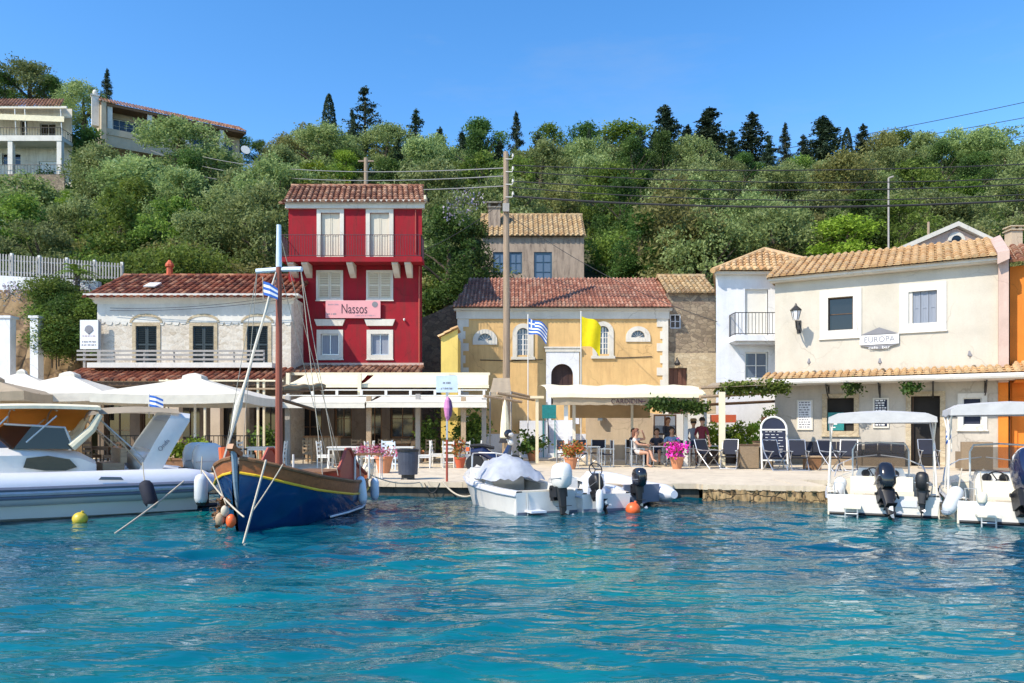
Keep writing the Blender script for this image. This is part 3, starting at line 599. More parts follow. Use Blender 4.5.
# ---------------------------------------------------------------- shared building pieces
def shutter(par, x0, x1, z0, z1, y, m, name='shutter', leaves=2, slats=True):
    b = MB(); n = leaves; wd = (x1-x0)/n
    for i in range(n):
        a, c = x0+i*wd+.008, x0+(i+1)*wd-.008; s = .06
        b.b2(a, a+s, y-.02, y+.025, z0, z1); b.b2(c-s, c, y-.02, y+.025, z0, z1); b.b2(a+s, c-s, y-.02, y+.025, z0, z0+s); b.b2(a+s, c-s, y-.02, y+.025, z1-s, z1)
        zm = (z0+z1)/2; b.b2(a+s, c-s, y-.02, y+.025, zm-.03, zm+.03)
        if slats:
            k = max(3, int((z1-z0)/.09))
            for j in range(k):
                zz = z0+s+(z1-z0-2*s)*(j+.5)/k; b.box((a+c)/2, y+.005, zz, c-a-2*s, .012, .07, rx=.6)
        else: b.b2(a+s, c-s, y-.005, y+.012, z0+s, z1-s)
    return b.build(name, m, par)
def window(par, x0, x1, z0, z1, y, mf, mp, bars=(1, 1), s=.055, name='window'):
    b = MB(); b.b2(x0, x0+s, y-.03, y+.03, z0, z1); b.b2(x1-s, x1, y-.03, y+.03, z0, z1); b.b2(x0+s, x1-s, y-.03, y+.03, z0, z0+s); b.b2(x0+s, x1-s, y-.03, y+.03, z1-s, z1)
    for i in range(bars[0]): 
        xx = x0+(x1-x0)*(i+1)/(bars[0]+1); b.b2(xx-.02, xx+.02, y-.025, y+.02, z0+s, z1-s)
    for i in range(bars[1]):
        zz = z0+(z1-z0)*(i+1)/(bars[1]+1); b.b2(x0+s, x1-s, y-.02, y+.015, zz-.015, zz+.015)
    f = b.build(name, mf, par)
    p = MB(); p.b2(x0+.02, x1-.02, y+.022, y+.028, z0+.02, z1-.02); p.build('pane', mp, f); return f
def surround(par, x0, x1, z0, z1, wd, y, m, name='window_frame', sill=True, pr=.05):
    b = MB(); b.b2(x0-wd, x0, y-pr, y+.02, z0-(wd if sill else 0), z1+wd); b.b2(x1, x1+wd, y-pr, y+.02, z0-(wd if sill else 0), z1+wd); b.b2(x0, x1, y-pr, y+.02, z1, z1+wd)
    if sill: b.b2(x0, x1, y-pr, y+.02, z0-wd, z0); b.b2(x0-wd-.03, x1+wd+.03, y-pr-.03, y+.02, z0-wd-.05, z0-wd)
    return b.build(name, m, par)
def gable_roof(par, x0, x1, y0, y1, ze, zr, m, pitch=.27, over=.35, sides=True, row=.42, name='roof', ridge=True, back=True, flat=False, x0r=None, x1r=None):
    ym = (y0+y1)/2; b = MB(); l = math.hypot(ym-y0+over, zr-ze+ (zr-ze)/(ym-y0)*over); ez = ze-(zr-ze)/(ym-y0)*over
    v = (0, ym-(y0-over), zr-ez)
    b.tiles((x0, y0-over, ez), (1, 0, 0), v, x1-x0, Vector(v).length, pitch, row)
    if back: b.quad((x1, y1+over, ez), (x0, y1+over, ez), (x0, ym, zr-.01), (x1, ym, zr-.01))
    if ridge:
        n = int((x1-x0)/.4)
        for i in range(n):
            a = x0+(x1-x0)*i/n; c = x0+(x1-x0)*(i+1)/n+.04; b.tube([(a, ym, zr+.0), (c, ym, zr-.01)], [.14, .125], 8)
    return b.build(name, m, par)
def balcony_rail(par, pts, h, m, gap=.13, r=.012, name='balcony_railing'):
    b = MB()
    for a, c in zip(pts[:-1], pts[1:]):
        a, c = Vector(a), Vector(c); d = c-a; n = max(2, int(d.length/gap))
        for z in (.06, h): b.tube([a+Vector((0, 0, z)), c+Vector((0, 0, z))], r*1.5, 6)
        for i in range(n+1): p = a+d*(i/n); b.tube([p+Vector((0, 0, .0 if i in (0, n) else .06)), p+Vector((0, 0, h))], r*(1.6 if i in (0, n) else 1), 5)
    return b.build(name, m, par)
def arch_pts(xc, z0, r, zs, n=12):      # opening with a round head, springing at zs
    return [(xc+r*math.cos(PI*i/n), zs+r*math.sin(PI*i/n)) for i in range(n+1)]
def bell(par, name, outer, inner, y0, y1, m):   # ring between two arched outlines of equal point count
    b = MB(); n = len(outer)
    for i in range(n-1):
        (a, c), (d, e) = outer[i], outer[i+1]; (f, g), (h, k) = inner[i], inner[i+1]
        b.quad((a, y0, c), (f, y0, g), (h, y0, k), (d, y0, e)); b.quad((a, y0, c), (d, y0, e), (d, y1, e), (a, y1, c)); b.quad((f, y0, g), (f, y1, g), (h, y1, k), (h, y0, k))
    return b.build(name, m, par)

# ---------------------------------------------------------------- white stone house
f = Fac((0, 34)); x0, x1 = f.t(98), f.t(291); X0 = x0
h = thing('stone_house', 'long white two-storey stone house with red barrel-tile roof and three dark shuttered doors', 'house', (x0, 34, QZ)); W = x1-x0; L = lambda px: f.t(px)-X0; Z = lambda py: f.z(200, py)
doors = [(L(136), L(157)), (L(193), L(214)), (L(247), L(268))]; zb, zt = Z(363), Z(326)
gh = [(L(104), L(130), 0, 2.6), (L(140), L(162), 0, 2.6), (L(176), L(200), .9, 2.6), (L(214), L(246), .9, 2.7), (L(254), L(284), 0, 2.6)]
b = MB(); b.wall(0, W, 3.3, Z(322), [(a, c, zb, zt) for a, c in doors], 0, .3); b.shell(0, W, 0, 6.5, 0, Z(296))
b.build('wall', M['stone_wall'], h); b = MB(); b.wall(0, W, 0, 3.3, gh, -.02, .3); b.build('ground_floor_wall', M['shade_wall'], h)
b = MB(); b.b2(-.02, W+.02, -.03, .35, Z(322), Z(300))                              # rendered upper band with the coved eaves
prof = [(-.03, Z(304)), (-.10, Z(301)), (-.22, Z(298.5)), (-.40, Z(297))]
for (ya, za), (yb, zb_) in zip(prof[:-1], prof[1:]): b.quad((-.1, ya, za), (W+.1, ya, za), (W+.35*(-yb+.03)/.4+.1, yb, zb_), (-.35*(-yb+.03)/.4-.1, yb, zb_))
b.b2(-.45, W+.45, -.42, .3, Z(297), Z(295)); b.build('plaster_band', M['clean_white'], h)
b = MB(); n = 26
for i in range(n):                                                                  # ragged lower hem of the render
    a = W*i/n; b.prism([(a, Z(322)), (a+W/n, Z(322)), (a+W/n*.8, Z(323.5+1.8*abs(math.sin(i*1.7)))), (a+W/n*.25, Z(323.5+1.8*abs(math.sin(i*1.7+.6))))], -.026, .0)
b.build('render_hem', M['clean_white'], h)
gable_roof(h, -.5, W+.3, 0, 6.5, Z(294)-.05, Z(265)+.15, M['tile_red'], .30, .45)
for a, c in doors:
    shutter(h, a, c, zb, zt, .06, M['shut_green'])
    surround(h, a, c, zb, zt, .16, 0, M['stone_light'], 'door_surround', False, .035)
    pts = arch_pts(0, 0, 1, 0, 10); R_, zc = (c-a)/2+.28, zt+.14
    bell(h, 'relieving_arch', [((a+c)/2+p*R_, zc+q*.42) for p, q in pts], [((a+c)/2+p*(R_-.1), zc+q*.30) for p, q in pts], -.05, .02, M['stone_light'])
b = MB(); Zn = lambda py, dy: PZ(py, 34+dy)-QZ
b = MB(); b.b2(.15, L(280), -1.15, -.002, Zn(367.5, -1.15), Zn(362.5, -1.15)); b.build('balcony_slab', M['clean_white'], h)
b = MB(); xr = L(272)
for i in range(7): xx = .0+xr*i/6; b.b2(xx-.03, xx+.03, -1.12, -1.06, Zn(362.5, -1.1), Zn(350, -1.1))
for py in (350, 354, 358.5): b.b2(-.3, xr, -1.155, -1.12, Zn(py+2, -1.1), Zn(py, -1.1))
b.build('balcony_railing', M['grey_rail'], h)
b = MB(); e_ = Zn(381.5, -2.5); v = Vector((0, 2.4, Zn(368, -.1)-.05-e_)); b.tiles((-.6, -2.5, e_), (1, 0, 0), v, L(300)+.4, v.length, .29, .4); b.b2(-.6, L(300)-.2, -2.44, -2.3, e_-.16, e_-.02, mi=1); b.build('lean_to_roof', [M['tile_red'], M['wood_dark']], h)
b = MB(); sx, sz = L(143), Z(281); b.box(sx, .9, Z(281), .55, .7, .06, rx=R(24)); b.build('skylight', M['white'], h)
b = MB(); b.lathe([(.17, 0), (.15, .5), (.22, .52), (.22, .62), (.06, .85)], 8, (L(137), 3.25, Z(265)+.1)); b.build('chimney', M['terra_red'], h)
for (a, c, z0_, z1_) in gh:
    window(h, a+.02, c-.02, z0_+.02, z1_-.02, .22, M['wood_dark'], M['win_dark'], (1, 0 if z0_ > .5 else 1), .08, 'ground_window' if z0_ > .5 else 'glazed_door')
f_white = f

# ---------------------------------------------------------------- red house
def SK(b, k=.17):                                   # the plot is a parallelogram: the flanks run back at an angle
    for i, (x, y, z) in enumerate(b.v): b.v[i] = (x-k*max(0, y), y, z)
f = Fac((0, 36)); X0 = f.t(288.5); W = f.t(422)-X0; L = lambda px: f.t(px)-X0; Z = lambda py: f.z(355, py)
h = thing('red_house', 'tall narrow crimson house with white trim, pink sign and top-floor balcony', 'house', (X0, 36, QZ))
wins1 = [(L(321), L(339), Z(355), Z(334)), (L(371), L(389), Z(355), Z(334))]; wins2 = [(L(318), L(341.5), Z(298.5), Z(272)), (L(368), L(391.5), Z(298.5), Z(272))]; drs = [(L(321), L(340), Z(257), Z(213)), (L(370), L(389.5), Z(257), Z(213))]
g = [(L(296), L(322), .0, 2.9), (L(334), L(352), .9, 2.8), (L(366), L(382), 0, 2.9), (L(390), L(414), .9, 2.8)]
b = MB(); b.wall(0, W, 3.6, Z(205), wins1+wins2+drs, 0, .25); b.shell(0, W, 0, 6, 0, Z(203)); SK(b); b.build('wall', M['red_wall'], h)
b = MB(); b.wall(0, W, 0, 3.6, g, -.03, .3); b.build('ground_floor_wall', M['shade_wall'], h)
for q in g: window(h, q[0]+.02, q[1]-.02, q[2]+.02, q[3]-.02, .2, M['wood_mid'], M['win_dark'], (1, 1), .07, 'ground_window')
b = MB(); b.b2(-.12, W+.12, -.16, .1, Z(209), Z(203)); b.b2(-.18, W+.18, -.26, .1, Z(203), Z(201.2)); b.build('cornice', M['trim'], h)
ro = gable_roof(h, -.25, W+.2, 0, 6, Z(201), Z(187)+1.0, M['tile_brown'], .27, .3)
for v_ in ro.data.vertices: v_.co.x -= .17*max(0, v_.co.y)
b = MB(); b.tiles((L(270), 1.3, Z(196)), (1, 0, 0), (0, 3, .8), L(290)-L(270), 3.1, .27, .4); b.build('side_roof', M['tile_brown'], h)
b = MB(); b.b2(W+.12, W+.22, -.3, .2, Z(201), Z(197)); b.build('verge', M['cream'], h)
for i, q in enumerate(drs):
    shutter(h, q[0], q[1], q[2], q[3], .08, M['shut_cream'], 'balcony_door', 2, False); surround(h, q[0], q[1], q[2], q[3], L(344)-L(340), 0, M['trim'], 'door_surround', False, .06)
for q in wins2: shutter(h, q[0], q[1], q[2], q[3], .02, M['shut_cream'], 'shutter', 2, True); surround(h, q[0], q[1], q[2], q[3], .08, 0, M['trim'], 'window_frame', True, .04)
for q in wins1:
    window(h, q[0], q[1], q[2], q[3], .1, M['alu'], M['curtain'], (1, 0), .05); surround(h, q[0], q[1], q[2], q[3], .2, 0, M['trim'], 'window_surround', True, .05)
    b = MB(); xc = (q[0]+q[1])/2; b.prism([(xc-.62, Z(326)), (xc+.62, Z(326)), (xc+.74, Z(319.5)), (xc-.74, Z(319.5))], -.12, .0); b.build('lintel', M['trim'], h)
b = MB(); ZB = lambda py: PZ(py, 35.05)-QZ
b = MB(); b.b2(-.08, W+.12, -1.0, 0, ZB(261), ZB(257)); b.b2(-.1, W+.14, -1.04, -.96, ZB(262), ZB(260)); b.build('balcony_slab', M['red_wall'], h)
for px in (296, 309.5, 353.5, 397.5, 410):
    b = MB(); xc = L(px); b.b2(xc-.14, xc+.14, -.92, -.0, ZB(264), ZB(261)-.01); b.prism([(-.85, ZB(264)), (-.0, ZB(264)), (-.0, ZB(274)), (-.35, ZB(271))], xc-.14, xc+.14)
    m0 = len(b.v)-8
    for i in range(m0, len(b.v)): x_, y_, z_ = b.v[i]; b.v[i] = (y_, x_, z_)
    b.build('bracket', M['trim'], h)
balcony_rail(h, [(-.04, -.02, ZB(257)), (-.04, -.98, ZB(257)), (W+.08, -.98, ZB(257)), (W+.08, -.02, ZB(257))], ZB(235)-ZB(257), M['rail_red'], .12, .011)
b = MB(); b.b2(-.05, W+.08, -.10, 0, Z(365.5), Z(363)); b.build('string_course', M['pink_wall'], h)
b = MB(); e_ = PZ(373, 34.1)-QZ; v = Vector((0, 1.85, Z(365.5)-.06-e_)); b.tiles((-.25, -1.9, e_), (1, 0, 0), v, W+.4, v.length, .27, .4); b.build('lean_to_roof', M['tile_brown'], h)
b = MB(); b.b2(L(326.5), L(381), -.17, -.11, Z(318.5), Z(301)); sg = b.build('sign_board', M['sign_pink'], h)
text_mesh('Nassos', .66, 'lettering', M['ink'], sg, (L(355), -.175, Z(309.8)), wid=L(368)-L(342.5), ext=.004)
marks(sg, M['ink_pale'], L(334), -.172, Z(305), .5, .08, 1); marks(sg, M['ink_grey'], L(332.5), -.172, Z(314.5), .45, .09, 2)
marks(sg, M['ink_pale'], L(366), -.172, Z(316), 1.0, .07, 3)
b = MB(); b.lathe([(.14, 0), (.14, .01)], 14)._xf(28, Matrix.Translation((L(375.5), -.172, Z(305))) @ Matrix.Rotation(PI/2, 4, 'X')); b.build('emblem', M['sign_grey'], sg)
b = MB(); b.tube([(W-.12, -.06, 3.7), (W-.12, -.06, ZB(262))], .045, 6); b.tube([(W-.3, -.06, Z(257)+.2), (W-.3, -.06, Z(205))], .03, 6); b.build('downpipe', M['red_paint'], h); b = MB(); b.tube([(.15, -.03, 3.7), (.2, -.03, Z(330)), (.35, -.03, Z(300)), (.3, -.03, ZB(266))], .014, 5); b.build('cable', M['wire'], h)
for px in (303, 404.5): b = MB(); b.ell((L(px), -.1, Z(320)), .05, .08, .07); b.build('wall_light', M['white'], h)
f_red = f

# ---------------------------------------------------------------- yellow church
f = Fac((0, 38)); X0 = f.t(458); W = f.t(667.5)-X0; L = lambda px: f.t(px)-X0; Z = lambda py: f.z(560, py)
h = thing('church', 'yellow church with white quoins, arched windows and a white portal', 'church', (X0, 38, QZ))
lun = [(L(485), Z(340.5)), (L(638), Z(337.5))]; aw = [(L(523), Z(355), Z(334)), (L(603), Z(354), Z(332))]; dr = (L(551), L(573), Z(404), Z(375))
rl = L(492)-L(485); ra = L(609)-L(603)
holes = [(x-rl, x+rl, z, z+rl) for x, z in lun]+[(x-ra, x+ra, z0, z1+ra) for x, z0, z1 in aw]+[(dr[0], dr[1], dr[2], dr[3]+(dr[1]-dr[0])/2)]
b = MB(); b.wall(0, W, 0, Z(309), holes, 0, .35); b.shell(0, W, 0, 7.5, 0, Z(309)); b.build('wall', M['yellow_wall'], h)
b = MB(); b.b2(-.08, W+.08, -.1, .3, Z(319), Z(311)); b.b2(-.2, W+.2, -.22, .3, Z(311), Z(308.5)); b.build('cornice', M['trim'], h)
for s, xa in ((0, 0), (1, W)):
    for k in range(9):
        z1 = Z(319)-k*.62; wd = .55 if k % 2 == 0 else .38
        b = MB(); b.b2(xa-.03 if s == 0 else xa-wd, xa+wd if s == 0 else xa+.03, -.045, .02, z1-.40, z1-.0); b.b2(xa-.03 if s == 0 else xa-.26, xa+.26 if s == 0 else xa+.03, -.042, .02, z1-.62, z1-.40); b.build('quoin', M['trim'], h)
for x, z in lun:
    pts = arch_pts(0, 0, 1, 0, 12); bell(h, 'window_surround', [(x+p*rl*1.75, z+q*rl*1.6) for p, q in pts], [(x+p*rl, z+q*rl) for p, q in pts], -.06, .02, M['trim'])
    b = MB(); b.b2(x-rl*1.75, x+rl*1.75, -.065, .02, z-.22, z); b.build('window_sill', M['trim'], h)
    b = MB(); b.prism([(x+p*rl, z+q*rl) for p, q in pts], .12, .15); q = b.build('lunette_window', M['win_blue'], h)
    b = MB()
    for k in range(1, 6): a = PI*k/6; b.tube([(x, .1, z), (x+math.cos(a)*rl, .1, z+math.sin(a)*rl)], .015, 5)
    b.build('glazing_bar', M['white'], q)
    b = MB()                                                        # wall corners around the round head
    for sg in (-1, 1):
        pp = [(x+sg*rl, z+rl)]+[(x+sg*rl*math.cos(PI/2*i/6), z+rl*math.sin(PI/2*i/6)) for i in range(7)]; b.prism(pp if sg > 0 else pp[::-1], .0, .3)
    b.build('wall_spandrel', M['trim'], h)
for x, z0, z1 in aw:
    pts = arch_pts(0, 0, 1, 0, 12); o = [(x+ra*1.75, z0-.1)]+[(x+p*ra*1.75, z1+q*ra*1.75) for p, q in pts]+[(x-ra*1.75, z0-.1)]; i_ = [(x+ra, z0-.1)]+[(x+p*ra, z1+q*ra) for p, q in pts]+[(x-ra, z0-.1)]
    bell(h, 'window_surround', o, i_, -.06, .02, M['trim']); b = MB(); b.b2(x-ra*2, x+ra*2, -.1, .02, z0-.24, z0-.1+.0); b.build('window_sill', M['trim'], h)
    b = MB(); b.prism([(x+ra, z0), *[(x+p*ra, z1+q*ra) for p, q in pts], (x-ra, z0)], .14, .17); q = b.build('arched_window', M['win_blue'], h)
    b = MB(); 
    for k in (-.5, 0, .5): b.b2(x+k*ra-.018-(.02 if k == 0 else 0), x+k*ra+.018+(.02 if k == 0 else 0), .1, .14, z0, z1+ra*.8)
    for k in range(1, 5): zz = z0+(z1-z0)*k/4; b.b2(x-ra, x+ra, .105, .138, zz-.016, zz+.016)
    b.b2(x-ra, x-ra+.06, .09, .139, z0, z1); b.b2(x+ra-.06, x+ra, .09, .139, z0, z1); b.build('glazing_bar', M['white'], q)
    b = MB()
    for sg in (-1, 1):
        pp = [(x+sg*ra, z1+ra)]+[(x+sg*ra*math.cos(PI/2*i/6), z1+ra*math.sin(PI/2*i/6)) for i in range(7)]; b.prism(pp if sg > 0 else pp[::-1], .0, .3)
    b.build('wall_spandrel', M['trim'], h)
xc = (dr[0]+dr[1])/2; rr = (dr[1]-dr[0])/2; pts = arch_pts(0, 0, 1, 0, 14)
ot = [(L(579), 1.6), (L(579), Z(362))]+[(L(579)+(L(546)-L(579))*i/12, Z(352)) for i in range(13)]+[(L(546), Z(362)), (L(546), 1.6)]
it = [(xc+rr, 1.6), (xc+rr, dr[3]-.0)]+[(xc+p*rr, dr[3]+q*rr) for p, q in pts[1:-1]]+[(xc-rr, dr[3]), (xc-rr, 1.6)]
b = bell(h, 'portal', [ot[0], ot[1]]+ot[2:15]+ot[15:], it, -.12, .04, M['blue_white'])
b = MB(); b.b2(L(545), L(580), -.16, .02, Z(352), Z(348.5)); b.b2(L(544), L(581), -.2, .02, Z(348.5), Z(347)); b.build('portal_cornice', M['trim'], h)
b = MB(); b.prism([(xc+rr, dr[2]), *[(xc+p*rr, dr[3]+q*rr) for p, q in pts], (xc-rr, dr[2])], .2, .26)
for k in (-.55, -.02, .5): b.b2(xc+k*rr, xc+k*rr+.03, .17, .2, dr[2], dr[3]+rr*.75)
for zz in (.2, .55): b.b2(xc-rr, xc+rr, .175, .2, dr[2]+(dr[3]-dr[2])*zz, dr[2]+(dr[3]-dr[2])*zz+.07)
b.build('door', M['door_dark'], h)
b = MB(); v = Vector((0, 3.9, Z(279)+.75-Z(308))); b.tiles((-.25, -.42, Z(308)-.02), (1, 0, 0), v, W+.45, v.length, .20, .36, .055, clip=lambda a, c: a > c*.155-.0)
b.quad((-.25, -.42, Z(308)-.03), (W+.2, -.42, Z(308)-.03), (W+.2, 3.48, Z(279)+.7), (.45, 3.48, Z(279)+.7)); b.quad((W+.2, 7.9, Z(308)), (-.25, 7.9, Z(308)), (.45, 3.48, Z(279)+.7), (W+.2, 3.48, Z(279)+.7)); b.add([(-.25, 7.9, Z(308)), (-.25, -.42, Z(308)-.03), (.45, 3.48, Z(279)+.7)], [(0, 1, 2)])
b.build('roof', M['tile_flat'], h)
b = MB(); b.b2(0, W, -.03, .0, 0, 1.1); b.build('plinth', M['blue_white'], h)
for py, xa, xb in ((360, L(480), L(543)), (357, L(592), L(652))): b = MB(); b.tube([(xa, -.03, Z(py)), ((xa+xb)/2, -.03, Z(py)-.04), (xb, -.03, Z(py)+.02)], .02, 5); b.build('cable', M['wire'], h)
f_church = f
# church forecourt: white stair block with dark rail
b = MB(); h = thing('church_steps', 'white stone stair block below the church door with a thin metal handrail', 'steps', (PX(520, 35.6), 35.6, QZ)); Lx = lambda px: PX(px, 35.6)-PX(520, 35.6)
for k in range(9): b.b2(Lx(548), Lx(577), k*.26, 2.38, k*.2, (k+1)*.2)
b.b2(Lx(520), Lx(547.6), -.05, 2.38, 0, 1.75); b.build('steps', M['blue_white'], h)
b = MB(); b.tube([(Lx(549), .1, .9), (Lx(549), 2.2, 2.7)], .025, 6); b.tube([(Lx(549), .1, .2), (Lx(549), .1, .9)], .02, 6); b.tube([(Lx(549), 2.2, 1.8), (Lx(549), 2.2, 2.7)], .02, 6); b.build('handrail', M['iron'], h)
b = MB(); b.b2(Lx(542), Lx(556), -.14, -.1, 1.85, 2.5); b.b2(Lx(543), Lx(543.8), -.12, -.06, 0, 1.85); b.b2(Lx(554.4), Lx(555.2), -.12, -.06, 0, 1.85); tag(b.build('panel', M['teal'], None, loc=(PX(520, 35.6), 35.6, QZ)), 'dark teal panel on legs at the white church steps', 'panel')
# small bright yellow annex and stone wall left of the church
f = Fac((0, 35.4)); X0 = f.t(441); h = thing('annex', 'small bright yellow annex with a tiled lean-to roof left of the church', 'annex', (X0, 35.4, QZ)); L = lambda px: f.t(px)-X0; Z = lambda py: f.z(450, py); W = L(457.8)
b = MB(); b.wall(0, W, 0, Z(337), (), 0); b.shell(0, W, 0, 2, 0, Z(337)); b.add([(0, 0, Z(337)), (W, 0, Z(337)), (W, 0, Z(329))], [(0, 1, 2)]); b.build('wall', M['bright_yellow'], h)
v = Vector((W, 0, Z(328)-Z(337))); b = MB(); b.tiles((-.08, 1.9, Z(337.6)), (0, -1, 0), v, 2.05, v.length+.1, .25, .4); b.build('roof', M['tile_orange'], h)
b = MB(); b.add([(PX(421, 40), 40, QZ), (PX(460, 40), 40, QZ), (PX(460, 40), 40, PZ(303, 40)), (PX(448, 40), 40, PZ(306, 40)), (PX(434, 40), 40, PZ(313, 40)), (PX(421, 40), 40, PZ(318, 40))], [(0, 1, 2, 3, 4, 5)])
b.add([(PX(421, 40), 40, PZ(318, 40)), (PX(434, 40), 40, PZ(313, 40)), (PX(448, 40), 40, PZ(306, 40)), (PX(460, 40), 40, PZ(303, 40)), (PX(460, 40), 40.5, PZ(303, 40)), (PX(448, 40), 40.5, PZ(306, 40)), (PX(434, 40), 40.5, PZ(313, 40)), (PX(421, 40), 40.5, PZ(318, 40))], [(0, 1, 6, 7), (1, 2, 5, 6), (2, 3, 4, 5)])
tag(b.build('stone_wall', M['stone']), 'sloping rubble-stone wall between the red house and the yellow annex', 'wall')

# ---------------------------------------------------------------- old grey house on the bank
f = Fac((0, 52)); X0 = f.t(481); W = f.t(584)-X0; L = lambda px: f.t(px)-X0; Z = lambda py: f.z(535, py)
h = thing('hillside_house', 'old grey-brown house on the bank with blue windows, ochre tiles and a chimney', 'house', (X0, 52, QZ))
hs_ = [(L(493), L(522), Z(273.5), Z(252)), (L(534), L(552), Z(281.5), Z(252))]
b = MB(); b.wall(0, W, Z(300), Z(236), hs_, 0, .25); b.shell(0, W, 0, 5.4, Z(300), Z(236)); b.poly([(W, 0, Z(236)), (W, 5.4, Z(236)), (W, 2.7, Z(213))]); b.poly([(0, 5.4, Z(236)), (0, 0, Z(236)), (0, 2.7, Z(213))]); b.build('wall', M['old_wall'], h)
gable_roof(h, -.12, W+.1, 0, 5.4, Z(234), Z(214)+.7, M['tile_ochre'], .36, .25)
a, c, d, e = hs_[0]; m1 = (a+c)/2; b = MB(); b.b2(m1-.12, m1+.12, -.0, .2, d, e); b.build('window_pier', M['old_wall'], h)
for q in ((a, m1-.12), (m1+.12, c)): window(h, q[0], q[1], d, e, .08, M['blue_door'], M['win_blue'], (1, 1), .09)
a, c, d, e = hs_[1]; window(h, a, c, d, e, .08, M['blue_door'], M['win_blue'], (1, 2), .11, 'door')
b = MB(); x_ = L(494); b.b2(x_-.42, x_+.42, .9, 1.7, Z(232), Z(204)); b.build('chimney', M['old_wall'], h); q = b
b = MB(); b.b2(x_-.5, x_+.5, .82, 1.78, Z(204), Z(202.5)); 
for sx in (-.36, .36):
    for yy in (.95, 1.65): b.b2(x_+sx-.08, x_+sx+.08, yy-.06, yy+.06, Z(202.5), Z(199.5))
b.box(x_, 1.3, Z(198.6), 1.1, 1.05, .1); b.build('chimney_cap', M['concrete'], h)

# ---------------------------------------------------------------- rubble stone house
f = Fac((0, 38.3)); X0 = f.t(668.2); W = f.t(715.5)-X0; L = lambda px: f.t(px)-X0; Z = lambda py: f.z(690, py)
h = thing('stone_house', 'narrow rubble-stone house with an ochre-tiled roof beside the yellow church', 'house', (X0, 38.3, QZ))
q = (L(670), L(681), Z(328.5), Z(314)); dd = (L(668.8), L(687), Z(390), Z(368))
b = MB(); b.wall(0, W, Z(353), Z(292), [q], 0, .3); b.shell(0, W, 0, 5, 0, Z(292)); b.build('wall', M['stone'], h)
b = MB(); b.wall(-.02, W+.02, 0, Z(353), [(dd[0], dd[1], 1.6, dd[3])], -.05, .35); b.build('lower_wall', M['stone_light'], h)
window(h, *q, .1, M['blue_white'], M['win_dark'], (1, 1), .06); 
gable_roof(h, -.1, W+.05, 0, 5, Z(292), Z(278)+.6, M['tile_ochre'], .27, .2)
b = MB(); b.b2(dd[0], dd[1], .1, .16, 1.6, dd[3]); 
for k in range(4): b.b2(dd[0]+(dd[1]-dd[0])*k/4+.02, dd[0]+(dd[1]-dd[0])*(k+1)/4-.02, .07, .1, 1.65, dd[3]-.05)
b.build('door', M['door_brown'], h)
b = MB(); b.lathe([(.12, 0), (.16, .12), (.05, .3), (.02, .34)], 8, (L(676), -.3, Z(366))); b.tube([(L(676), -.05, Z(359)), (L(676), -.3, Z(358)), (L(676), -.3, Z(361))], .02, 5); b.build('wall_lamp', M['iron'], h)

# ---------------------------------------------------------------- white house beside the cream corner house
f = Fac((0, 31.6)); X0 = f.t(716); W = f.t(795)-X0; L = lambda px: f.t(px)-X0; Z = lambda py: f.z(745, py)
h = thing('white_house', 'white house with a hipped ochre roof and a small railed balcony', 'house', (X0, 31.6, QZ))
q = (L(745), L(768), Z(337.5), Z(289)); q2 = (L(745), L(768), Z(379), Z(352)); q3 = (L(738), L(756), .9, 2.0)
b = MB(); b.wall(0, W, 0, Z(275), [q, q2], 0, .25); b.shell(0, W, 0, 6, 0, Z(275)); SK(b, -.31); b.build('wall', M['blue_white'], h)
b = MB(); b.b2(-.15, W+.1, -.3, 6, Z(275), Z(272.5)); SK(b, -.31); b.build('eaves', M['trim'], h)
b = MB(); e0, ap = Z(272.5), Z(249)+.55; v = Vector((0, 2.9, ap-e0)); A = L(785)-.78; b.tiles((-.25, -.4, e0), (1, 0, 0), v, W+2.4, v.length, .29, .42, clip=lambda a, c: c < v.length*(a/(A+.25)) and c < v.length*max(0, (W+2.1-a)/(W+2.1-A)))
b.add([(-.25, -.4, e0), (W+2.1, -.4, e0), (A, 2.5, ap)], [(0, 1, 2)]); b.add([(-.25, 5.4, e0), (-.25, -.4, e0), (A, 2.5, ap)], [(0, 1, 2)]); b.add([(W+2.1, -.4, e0), (W+2.1, 5.4, e0), (A, 2.5, ap)], [(0, 1, 2)]); b.add([(W+2.1, 5.4, e0), (-.25, 5.4, e0), (A, 2.5, ap)], [(0, 1, 2)])
for tgt in ((-.25, -.4, e0), (W+2.1, -.4, e0)): b.tube([tgt, (A, 2.5, ap+.02)], .12, 8)
SK(b, -.31); b.build('roof', M['tile_orange'], h)
b = MB(); b.b2(q[0], q[1], .1, .16, q[2], q[3]); b.build('curtain', M['white'], h)
window(h, q2[0], q2[1], q2[2], q2[3], .1, M['white'], M['win_blue'], (1, 1), .06)
b = MB(); b.b2(L(729), L(777), -.85, 0, Z(343), Z(337.5)); b.prism([(L(730), Z(343)), (L(777), Z(343)), (L(777), Z(345.5)), (L(735), Z(345.5))], -.6, 0); b.build('balcony_slab', M['blue_white'], h)
balcony_rail(h, [(L(729.5), -.03, Z(337.5)), (L(729.5), -.8, Z(337.5)), (L(776), -.8, Z(337.5))], Z(315.5)-Z(337.5), M['iron'], .14)
b = MB(); b.b2(L(807), L(812), 1.6, 2.2, Z(262), Z(252)); b.b2(L(807)-.02, L(812)+.02, 1.58, 1.6, Z(261), Z(253), mi=1); b.build('roof_unit', [M['white'], M['ink_grey']], h)

